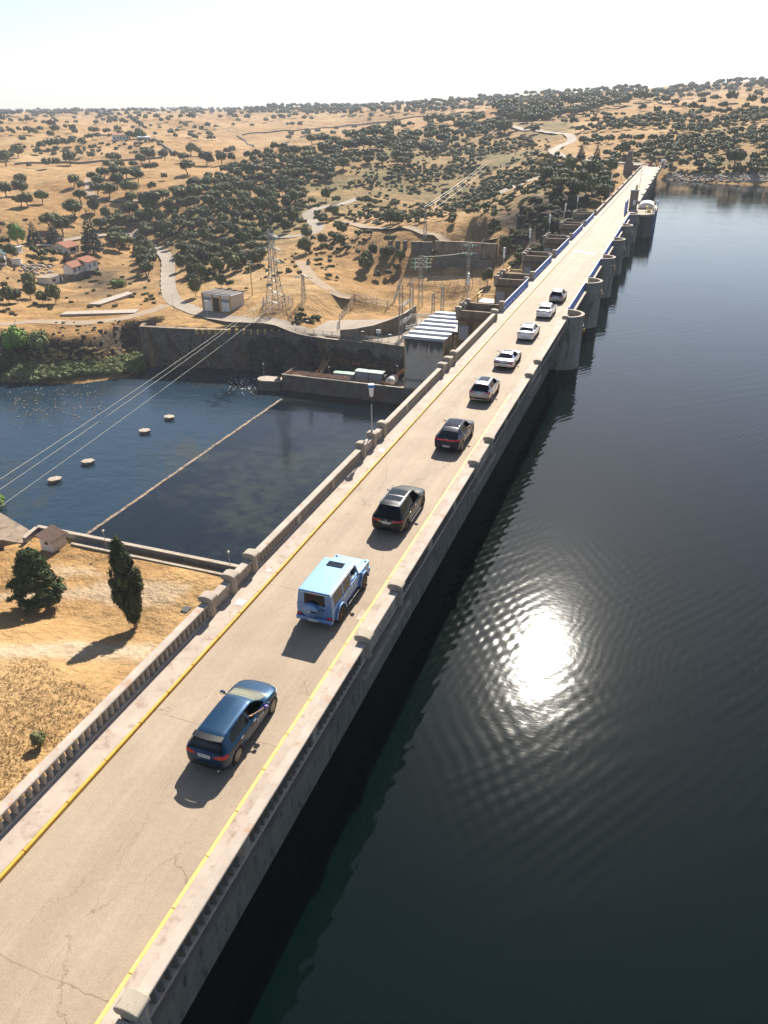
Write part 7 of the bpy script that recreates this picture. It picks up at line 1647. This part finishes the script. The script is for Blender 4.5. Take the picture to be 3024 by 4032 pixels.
def suv(L, W, H, **k):
    h = L / 2
    P = dict(L=L, W=W, H=H, zb=.26, top=[(-h, .66), (-h + .03, .90), (-h + .08, 1.05), (-h + .16, 1.14), (-h + .50, H - .17), (-h + .66, H - .06), (-h + 1.0, H - .015), (-.3, H), (.30, H - .02), (.62, H - .12), (1.30, 1.17), (1.48, 1.13), (h - .5, 1.05), (h - .16, .92), (h - .04, .74), (h, .58)],
             belt=[(-h, .60), (-h + .10, 1.00), (-h + .5, 1.10), (0, 1.07), (1.2, 1.05), (h - .3, .90), (h, .5)], plan=[(-h, .70), (-h + .04, .83), (-h + .14, .92), (-h + .4, .975), (-.9, 1), (.9, .99), (h - .6, .97), (h - .25, .86), (h - .08, .72), (h, .56)],
             wr=.64, rw=(-h + .11, -h + .58), ws=(.58, 1.28), cowl=(1.28, 1.42), ra=1.48, fa=1.50, wheel=.375, mirror=(.88, 1.15), handles=(-.02, -1.0), hz=.98, plate=.84, badge=.98,
             side=[[(-.22, 1.12), (1.00, 1.10), (.70, 1.34), (.38, H - .11), (-.22, H - .08)], [(-1.55, 1.15), (-.30, 1.12), (-.30, H - .08), (-1.25, H - .10), (-1.50, 1.35)], [(-1.98, 1.20), (-1.65, 1.17), (-1.62, 1.35), (-1.50, H - .13), (-1.70, H - .16)]],
             tail=[[(.36 * W / 2, .90), (W * .55, .90), (W * .55, 1.02), (.55 * W / 2, 1.00)]], seams=(-.25, 1.05, -1.25), open=())
    P.update(k); return P
def spoiler(root, y, z, w, depth, m, lab='spoiler', drop=0.05):
    mb = MB(); n = 12
    for i in range(n):
        a, b = -w + 2 * w * i / n, -w + 2 * w * (i + 1) / n; f = lambda q: 0.06 * (q / w) ** 2
        vs = []
        for q in (a, b): vs += [(q, y + f(q) * 1.5, z - f(q)), (q, y - depth + f(q) * 2.0, z - 0.02 - f(q)), (q, y - depth + f(q) * 2.0, z - 0.05 - f(q)), (q, y + f(q) * 1.5, z - 0.035 - f(q))]
        mb.add(vs, [(0, 1, 5, 4), (1, 2, 6, 5), (2, 3, 7, 6), (3, 0, 4, 7), (0, 3, 2, 1), (4, 5, 6, 7)])
    return mb.build(lab, MT[m], root)
# 1 dark blue hatchback with a rear wing
H1 = 1.43; P = hatch(4.44, 1.80, H1, paint='paint_blue', num='2696 LNZ', open=(0,), rim='alloy', spokes=12, ptilt=0.25)
P['rear'] = [([(0, .30), (.72, .30), (.72, .50), (0, .50)], 'black_trim', 'diffuser')]
car1, V1, hl, hw = make_car('hatchback', 'glossy dark blue hatchback with rear wing, nearest car on the dam road', -12.86, 18.10, P)
spoiler(car1, -hl + .47, H1 + 0.015, .60, .26, 'black_trim')
text_mesh('door_lettering', 'Adarsa', 0.13, 'white_paint', car1, (hw + 0.004, 0.42, 0.70), (math.pi / 2, 0, math.pi / 2)); 
MB().tube([(0.0, 0.055 * math.cos(t), 0.055 * math.sin(t)) for t in np.linspace(0, 6.28, 15)], 0.012, 4).build('door_logo', MT['white_paint'], car1).location = (hw + 0.004, 0.13, 0.70)
for s in (-1, 1): MB().lathe([(0.05, 0), (0.05, 0.06)], n=12).xf(Matrix.Translation((s * .55, -hl - 0.01, .30)) @ Matrix.Rotation(math.pi / 2, 4, 'X')).build('exhaust_tip', MT['chrome'], car1)
person(-12.50, 18.05, 0.55, 'passenger reaching a bare forearm out of the dark blue hatchback window', 'R', 'small purple camera held out of the dark blue hatchback window', reach=(0.60, 0.42, 0.12))
person(-13.22, 18.05, 0.55, 'driver of the dark blue hatchback with an arm on the left window sill', 'L', reach=(0.60, 0.42, 0.08))
# 2 light blue boxy off-roader
def boxy():
    x, y = -12.76, 27.42; L, W = 4.62, 1.92; hl, hw = L / 2, W / 2; root = empty('off_roader', (x, y, 0.004), 0, 'light blue boxy off-roader with ribbed roof and covered spare wheel on its back', 'car'); pm = MT['paint_light_blue']; zf = 0.50
    def bb(nm, x0, x1, y0, y1, z0, z1, m=pm, bev=0.03, par=root, seg=3, taper=None):
        mb = MB().box(x0, x1, y0, y1, z0, z1)
        if taper: mb.v = [taper(v) for v in mb.v]
        return mb.build(nm, m, par, bevel=bev, seg=seg)
    yr, yfw = -1.445, 1.445; r = 0.405
    # lower body in pieces around the arches
    side = [(-hl, zf), (yr - .50, zf), (yr - .40, .78), (yr - .2, .92), (yr + .2, .92), (yr + .40, .78), (yr + .50, zf - .02), (yfw - .55, zf - .02), (yfw - .42, .80), (yfw - .2, .94), (yfw + .2, .94), (yfw + .42, .80), (yfw + .5, .60), (hl - .05, .60), (hl - .03, 1.12), (.95, 1.20), (-hl, 1.20)]
    MB().extr_x(side, -hw + .06, hw - .06).build('body', pm, root, bevel=0.025)
    # greenhouse
    gh = MB().extr_x([(-hl + .0, 1.195), (.97, 1.195), (.66, 1.90), (-hl + .05, 1.90)], -hw + .09, hw - .09)
    gh.v = [(v[0] * (1 - 0.085 * max(0, (v[2] - 1.2) / .7)), v[1], v[2]) for v in gh.v]; 
    # shell as posts and frames so the open window is a real opening
    def gx(z): return (hw - .09) * (1 - 0.085 * max(0, (z - 1.2) / .7))
    def pillar_(ya0, yb0, ya1, yb1, nm='pillar'):
        for s in (-1, 1):
            vs = [(s * gx(1.19), ya0, 1.19), (s * gx(1.19), yb0, 1.19), (s * gx(1.92), yb1, 1.9), (s * gx(1.92), ya1, 1.9)]; vi = [(v[0] - s * .07, v[1], v[2]) for v in vs]
            MB().add(vs + vi, [(0, 1, 2, 3) if s > 0 else (3, 2, 1, 0), (7, 6, 5, 4) if s > 0 else (4, 5, 6, 7), (0, 4, 5, 1), (1, 5, 6, 2), (2, 6, 7, 3), (3, 7, 4, 0)]).build(nm, pm, root)
    pillar_(.86, .98, .58, .66); pillar_(-.10, .06, -.10, .04); pillar_(-1.02, -.90, -1.02, -.90); pillar_(-hl, -hl + .30, -hl + .05, -hl + .33)
    for i, (a, b, c, d) in enumerate(((.06, .86, .04, .58), (-.90, -.10, -.90, -.10), (-hl + .30, -1.02, -hl + .33, -1.02))):
        for s in (-1, 1):
            if i == 0 and s == 1: continue
            q = lambda y_, z_: (s * (gx(z_) - .012), y_, z_); MB().add([q(a, 1.20), q(b, 1.20), q(d, 1.88), q(c, 1.88)], [(0, 1, 2, 3)]).build('side_window', MT['tint_glass'], root)
    rfm = MB().box(-hw + .155, hw - .155, -hl + .03, .68, 1.87, 1.945).build('roof', pm, root, bevel=0.035, seg=3)
    for i in range(6): xx = -0.56 + i * 0.225; MB().box(xx - .018, xx + .018, -hl + .14, (.60 if abs(xx) > 0.5 else -.22), 1.944, 1.958).build('roof_rib', MT['paint_light_blue'], rfm, bevel=0.006)
    MB().box(-.42, .42, -.05, .42, 1.946, 1.953).build('sunroof', MT['roof_glass'], rfm)
    mb = MB()
    for s in (-1, 1): mb.bar((s * (hw - .145), -hl + .03, 1.862), (s * (hw - .145), .66, 1.862), .014)
    mb.bar((-(hw - .145), -hl + .02, 1.862), ((hw - .145), -hl + .02, 1.862), .014); mb.build('drip_rail', MT['white_paint'], root)
    # rear door with window
    MB().box(-hw + .10, hw - .10, -hl - .012, -hl + .06, .62, 1.25).build('rear_door', pm, root, bevel=0.012)
    MB().add([(-gx(1.25), -hl + .01, 1.25), (gx(1.25), -hl + .01, 1.25), (gx(1.88), -hl + .05, 1.88), (-gx(1.88), -hl + .05, 1.88), (-gx(1.25), -hl + .1, 1.25), (gx(1.25), -hl + .1, 1.25), (gx(1.88), -hl + .12, 1.88), (-gx(1.88), -hl + .12, 1.88)], [(0, 1, 2, 3), (7, 6, 5, 4), (3, 2, 6, 7), (0, 4, 5, 1), (1, 5, 6, 2), (0, 3, 7, 4)]).build('rear_frame', pm, root)
    MB().add([(-.52, -hl - .004, 1.27), (.52, -hl - .004, 1.27), (.50, -hl + .034, 1.80), (-.50, -hl + .034, 1.80)], [(0, 1, 2, 3)]).build('rear_window', MT['tint_glass'], root)
    MB().box(-.16, .16, -hl + .015, -hl + .04, 1.80, 1.84).build('brake_light', MT['tail_red'], root)
    # bonnet and fenders
    MB().extr_x([(.92, 1.12), (hl - .06, 1.08), (hl - .06, 1.16), (.92, 1.235)], -.60, .60).build('bonnet', pm, root, bevel=0.03)
    for s in (-1, 1):
        MB().box(s * .66, s * (hw - .045), 1.02, hl - .03, 1.02, 1.17).build('fender', pm, root, bevel=0.03)
        MB().box(s * .78 - .05, s * .78 + .05, hl - .28, hl - .16, 1.165, 1.215).build('turn_signal', MT['black_trim'], root, bevel=0.015)
        MB().bar((s * .66, hl - .03, .90), (s * .66, hl + .02, .90), .13, n=14).build('headlight', MT['lamp_white'], root)
        for yy, nm in ((yr, 'rear_flare'), (yfw, 'front_flare')):
            mb = MB(); pts = [(yy + .50 * math.cos(t), .42 + .50 * math.sin(t)) for t in np.linspace(0.02, math.pi - 0.02, 13)]
            for (a0, b0), (a1, b1) in zip(pts[:-1], pts[1:]):
                o0 = (yy + (a0 - yy) * 1.16, .42 + (b0 - .42) * 1.14); o1 = (yy + (a1 - yy) * 1.16, .42 + (b1 - .42) * 1.14); X0, X1 = s * (hw - .08), s * (hw + .045)
                mb.add([(X1, a0, b0), (X1, a1, b1), (X1, *o1), (X1, *o0), (X0, a0, b0), (X0, a1, b1), (X0, *o1), (X0, *o0)], [(0, 1, 2, 3), (7, 6, 5, 4), (3, 2, 6, 7), (0, 4, 5, 1)])
            mb.build('wheel_flare', pm, root, bevel=0.0)
            wheel_parts(root, yy, r, s, hw + .02, 'alloy_bronze', 7, 0)
        MB().box(s * .62, s * (hw - .07), yr - .5, yr + .5, .45, .93).build('arch_liner', MT['black_trim'], root) if False else None
        MB().box(s * (hw - .10), s * (hw + .06), -.85, .80, .40, .47).build('side_step', MT['black_trim'], root, bevel=0.02)
        MB().box(s * (hw + .02), s * (hw + .20), .74, .84, 1.20, 1.38).build('mirror', pm, root, bevel=0.04)
        MB().bar((s * (hw - .10), .80, 1.24), (s * (hw + .04), .79, 1.26), .025).build('mirror_arm', MT['black_trim'], root)
        for hy in (-.02, -.95): MB().box(s * (hw - .062), s * (hw - .02), hy - .08, hy + .08, 1.05, 1.09).build('door_handle', MT['chrome'], root, bevel=0.01)
        MB().box(s * (hw - .064), s * (hw - .05), -1.9, 1.0, .83, .87).build('side_trim', MT['paint_light_blue'], root)
        MB().box(s * .62, s * .90, -hl - .05, -hl - .005, .60, .70).build('tail_light', MT['tail_red'], root, bevel=0.012)
    MB().box(-hw + .04, hw - .04, -hl - .16, -hl + .05, .40, .60).build('rear_bumper', pm, root, bevel=0.05)
    MB().box(-hw + .04, hw - .04, hl - .12, hl + .12, .42, .72).build('front_bumper', pm, root, bevel=0.05)
    MB().box(-.5, .5, hl - .04, hl + .01, .74, 1.08).build('grille', MT['black_trim'], root)
    MB().box(-hw + .15, hw - .15, -hl + .1, hl - .2, .34, .56).build('underbody', MT['black_trim'], root)
    rot = Matrix.Translation((-.14, -hl - .02, 1.02)) @ Matrix.Rotation(math.pi / 2, 4, 'X')
    sp = MB().lathe([(.36, 0), (.37, .16), (.34, .215), (.30, .235), (.001, .245)], n=30, cap=False).xf(rot).build('spare_wheel_cover', pm, root, smooth=True)
    MB().lathe([(.372, .02), (.38, .04), (.372, .08)], n=30, cap=False).xf(rot).build('cover_ring', MT['paint_light_blue'], sp)
    MB().box(-.10, .22, -hl - .275, -hl - .262, .98, 1.06).build('cover_plate', MT['black_trim'], sp); star_badge(sp, (-.14, -hl - .28, 1.02), .055)
    MB().box(.32, .48, -hl - .03, -hl - .01, 1.02, 1.08).build('door_latch', MT['black_trim'], root)
    pl = MB().box(-.32, .20, -hl - .178, -hl - .162, .44, .555).build('number_plate', MT['plate_white'], root); text_mesh('plate_number', '9411 MTZ', .105, 'plate_ink', pl, (-.045, -hl - .181, .497), (math.pi / 2, 0, 0)); MB().box(-.32, -.285, -hl - .181, -hl - .1785, .445, .55).build('plate_band', MT['plate_blue'], pl)
    MB().add([(-.72, .975, 1.20), (.72, .975, 1.20), (.66, .675, 1.88), (-.66, .675, 1.88)], [(0, 1, 2, 3)]).build('windscreen', MT['screen_glass'], root)
    MB().box(-.7, .7, -1.9, .9, .9, 1.19).box(-.6, -.15, -.2, -.05, 1.19, 1.6).box(.15, .6, -.2, -.05, 1.19, 1.6).build('cabin', MT['cabin_black'], root)
    text_mesh('door_lettering', 'Adarsa', 0.12, 'white_paint', root, (hw - 0.057, .45, 1.0), (math.pi / 2, 0, math.pi / 2))
boxy()
person(-12.42, 27.35, 0.95, 'passenger resting a bare forearm on the light blue off-roader window', 'R', reach=(0.44, 0.40, 0.05))
# 3 dark green large car with a glass roof
P = suv(4.92, 1.94, 1.74, paint='paint_green', num='6435 MRV', open=(0,), rim='alloy_dark', spokes=5, roof=((.16, .42, .48, 'cabin_black'), (-.62, .13, .50, 'roof_glass'), (-.72, -.64, .52, 'black_trim'), (-1.35, -.74, .50, 'roof_glass')), ptilt=.2,
        tail=[[(.30, .93), (.60, .90), (.60, 1.00), (.34, .98)], [(.62, .91), (1.1, .95), (1.1, 1.05), (.64, 1.01)]])
c3, V3, hl, hw = make_car('suv', 'dark green estate-shaped car with silver roof rails and opened glass roof', -12.60, 36.62, P, 'cabin_black')
for s in (-1, 1): MB().tube([(s * .63, y_, z_) for y_, z_ in ((-1.75, 1.66), (-1.5, 1.745), (-.4, 1.79), (.35, 1.755), (.62, 1.66))], .022, 6).build('roof_rail', MT['chrome'], c3)
MB().box(-.42, .42, -hl - .035, -hl + .03, .905, .935).build('chrome_strip', MT['chrome'], c3); spoiler(c3, -hl + .66, 1.725, .60, .14, 'paint_green')
for s in (-1, 1): MB().box(s * .93, s * 1.0, -.95, .95, .30, .36).build('running_board', MT['chrome'], c3)
# 4 navy coupe-shaped car with a light bar
h = 2.40; P = suv(4.80, 1.92, 1.64, paint='paint_navy', num='1277 MMR', open=(0,), rim='alloy', spokes=10, plate=.58, badge=1.05, zb=.24, tail=[[(.60, .98), (1.1, .99), (1.1, 1.09), (.62, 1.05)]], roof=((-1.1, .35, .50, 'roof_glass'),),
        top=[(-h, .62), (-h + .03, .90), (-h + .08, 1.06), (-h + .18, 1.13), (-h + .80, 1.42), (-h + 1.2, 1.55), (-.6, 1.63), (-.1, 1.64), (.35, 1.62), (.66, 1.52), (1.30, 1.15), (1.48, 1.11), (h - .5, 1.0), (h - .16, .86), (h - .04, .70), (h, .55)], rw=(-h + .16, -h + .80),
        side=[[(-.22, 1.12), (1.00, 1.10), (.70, 1.30), (.40, 1.53), (-.22, 1.56)], [(-1.50, 1.16), (-.30, 1.12), (-.30, 1.56), (-.85, 1.52), (-1.35, 1.30)]])
c4, V4, hl, hw = make_car('coupe_suv', 'dark navy fastback car with red tail lights and white plate low on the bumper', -12.60, 48.78, P)
MB().box(-.62, .62, -h - .012, -h + .03, 1.005, 1.03).build('light_bar', MT['tail_red'], c4)
person(-12.22, 48.65, 0.72, 'passenger with an elbow out of the dark navy fastback window', 'R', reach=(0.52, 0.36, 0.12))
# 5 grey compact car with silver roof
P = suv(4.45, 1.83, 1.60, paint='paint_grey', num='5083 MLK', open=(0,), rim='alloy', spokes=5, ra=1.33, fa=1.36, wheel=.35, plate=.86, badge=.99, roof=((-.95, .35, .46, 'roof_glass'),), tail=[[(.34, .90), (1.1, .93), (1.1, 1.05), (.5, 1.00)]])
P['rear'] = [([(0, .42), (.9, .42), (.9, .60), (0, .60)], 'black_trim', 'lower_bumper')]
c5, V5, hl, hw = make_car('compact_suv', 'grey compact crossover with bright roof and silver bumper strip', -12.88, 59.2, P)
MB().box(-.62, .62, -hl - .05, -hl + .02, .40, .44).build('bumper_strip', MT['chrome'], c5)
# 6 silver sports coupe
h = 2.34; P = dict(L=4.68, W=1.96, H=1.32, zb=.17, paint='paint_silver', num='3391 LXV', rim='alloy_dark', spokes=10, wr=.56, ra=1.28, fa=1.36, wheel=.345, mirror=(.45, .98), mirror_m='black_trim', handles=(-.35,), hz=.80, plate=.50, badge=.80, open=(0,),
        top=[(-h, .52), (-h + .03, .74), (-h + .08, .86), (-h + .20, .91), (-h + .55, .96), (-h + .95, 1.12), (-h + 1.4, 1.27), (-.45, 1.32), (-.05, 1.30), (.25, 1.22), (.85, .93), (1.05, .90), (h - .5, .80), (h - .15, .68), (h - .03, .56), (h, .46)],
        belt=[(-h, .48), (-h + .10, .80), (-h + .5, .88), (0, .86), (1.0, .84), (h - .3, .68), (h, .42)], plan=[(-h, .66), (-h + .04, .80), (-h + .14, .90), (-h + .5, .99), (-1.0, 1.0), (-.3, .95), (.6, .95), (h - .8, .99), (h - .25, .84), (h - .08, .68), (h, .50)],
        rw=(-h + .60, -h + 1.32), ws=(.22, .84), side=[[(-.95, .93), (.55, .90), (.30, 1.05), (.02, 1.20), (-.45, 1.23), (-.85, 1.12)]], tail=[[(.30, .70), (.95, .68), (1.1, .72), (.95, .76), (.32, .76)]], pillar=.10, tumble=0, roof=((-.6, .0, .42, 'roof_glass'),), seams=(-.55, .75))
P['rear'] = [([(0, .60), (.85, .62), (.85, .70), (0, .68)], 'black_trim', 'light_band'), ([(0, .20), (.9, .20), (.9, .36), (0, .36)], 'black_trim', 'diffuser')]
c6 = make_car('sports_coupe', 'low silver sports coupe with wide rear haunches and sloping rear window', -12.98, 69.0, P)
# 7 and 8 white fastbacks, 9 grey hatchback
def fastback(**k):
    h = 2.35; P = hatch(4.70, 1.83, 1.43, zb=.19)
    P.update(dict(top=[(-h, .60), (-h + .03, .86), (-h + .08, 1.00), (-h + .30, 1.04), (-h + .62, 1.15), (-h + 1.05, 1.32), (-h + 1.5, 1.40), (-.45, 1.43), (.10, 1.42), (.45, 1.34), (1.15, 1.00), (1.32, .965), (h - .45, .84), (h - .15, .72), (h - .03, .62), (h, .52)], rw=(-h + .34, -h + .98), plate=.52, badge=.86,
              side=[[(-.22, .98), (.85, .955), (.62, 1.12), (.25, 1.31), (-.22, 1.34)], [(-1.38, 1.02), (-.30, .98), (-.30, 1.34), (-.80, 1.31), (-1.25, 1.16)]], tail=[[(.36, .82), (1.1, .84), (1.1, .96), (.62, .93)]], ra=1.40, fa=1.38, mirror=(.74, .98))); P.update(k); return P
c7 = make_car('saloon', 'pearl white fastback saloon with dark glass panel in the roof, behind the silver coupe ahead', -12.92, 79.35, fastback(paint='paint_white', num='7320 MPC', rim='alloy_dark', open=(0,), roof=((.0, .25, .44, 'cabin_black'), (-.55, -.04, .48, 'roof_glass'))))[0]
c7['label'] = 'pearl white fastback saloon with grey roof panel, directly ahead of the silver sports coupe'
c8 = make_car('saloon', 'bright white fastback saloon with glowing red tail lights, last but one of the convoy', -12.72, 89.6, fastback(paint='paint_white', num='4415 MPB', rim='alloy', L=4.70, roof=((.08, .22, .44, 'cabin_black'),)))[0]
P = hatch(4.36, 1.80, 1.46, paint='paint_darkgrey', num='8824 MJD', rim='alloy_dark', open=(0,), tail=[[(.40, .78), (1.1, .76), (1.1, .89), (.5, .87)]])
c9, V9, hl, hw = make_car('hatchback', 'grey hatchback with pale roof, farthest car of the convoy', -12.62, 98.0, P)
spoiler(c9, -hl + .46, 1.455, .58, .12, 'paint_darkgrey')
# parked cars far behind the dam
P = hatch(4.3, 1.8, 1.45, paint='paint_silver', num='1', rim='alloy')
P['num'] = ' '
q, D = hit(2333, 627); c = make_car('parked_car', 'silver car parked side-on by the far road behind the dam', q[0], q[1], P)[0]; c.location = (q[0], q[1], q[2] + .1); c.rotation_euler = (0, 0, math.radians(78))
P = suv(4.5, 1.85, 1.75, paint='paint_brown', num=' ', rim='alloy_dark'); q, D = hit(2276, 627)
c = make_car('parked_car', 'dark car parked left of the silver one by the far road', q[0], q[1], P)[0]; c.location = (q[0], q[1], q[2] + .1); c.rotation_euler = (0, 0, math.radians(10))
# ================================================================ haze: one closed box of thin air round the whole scene
hz = MB().box(-4500, 4500, -400, 7500, -60, 210).build('haze', None); tag(hz, 'thin pale haze softening the far hills', None, None, 'stuff')
hm = bpy.data.materials.new('haze'); hm.use_nodes = True; nt = hm.node_tree; nt.nodes.clear()
pv = nt.nodes.new('ShaderNodeVolumePrincipled'); pv.inputs['Color'].default_value = (0.80, 0.86, 0.95, 1); pv.inputs['Density'].default_value = 0.00018; pv.inputs['Anisotropy'].default_value = 0.0
ov = nt.nodes.new('ShaderNodeOutputMaterial'); nt.links.new(pv.outputs[0], ov.inputs['Volume']); hz.data.materials.append(hm)
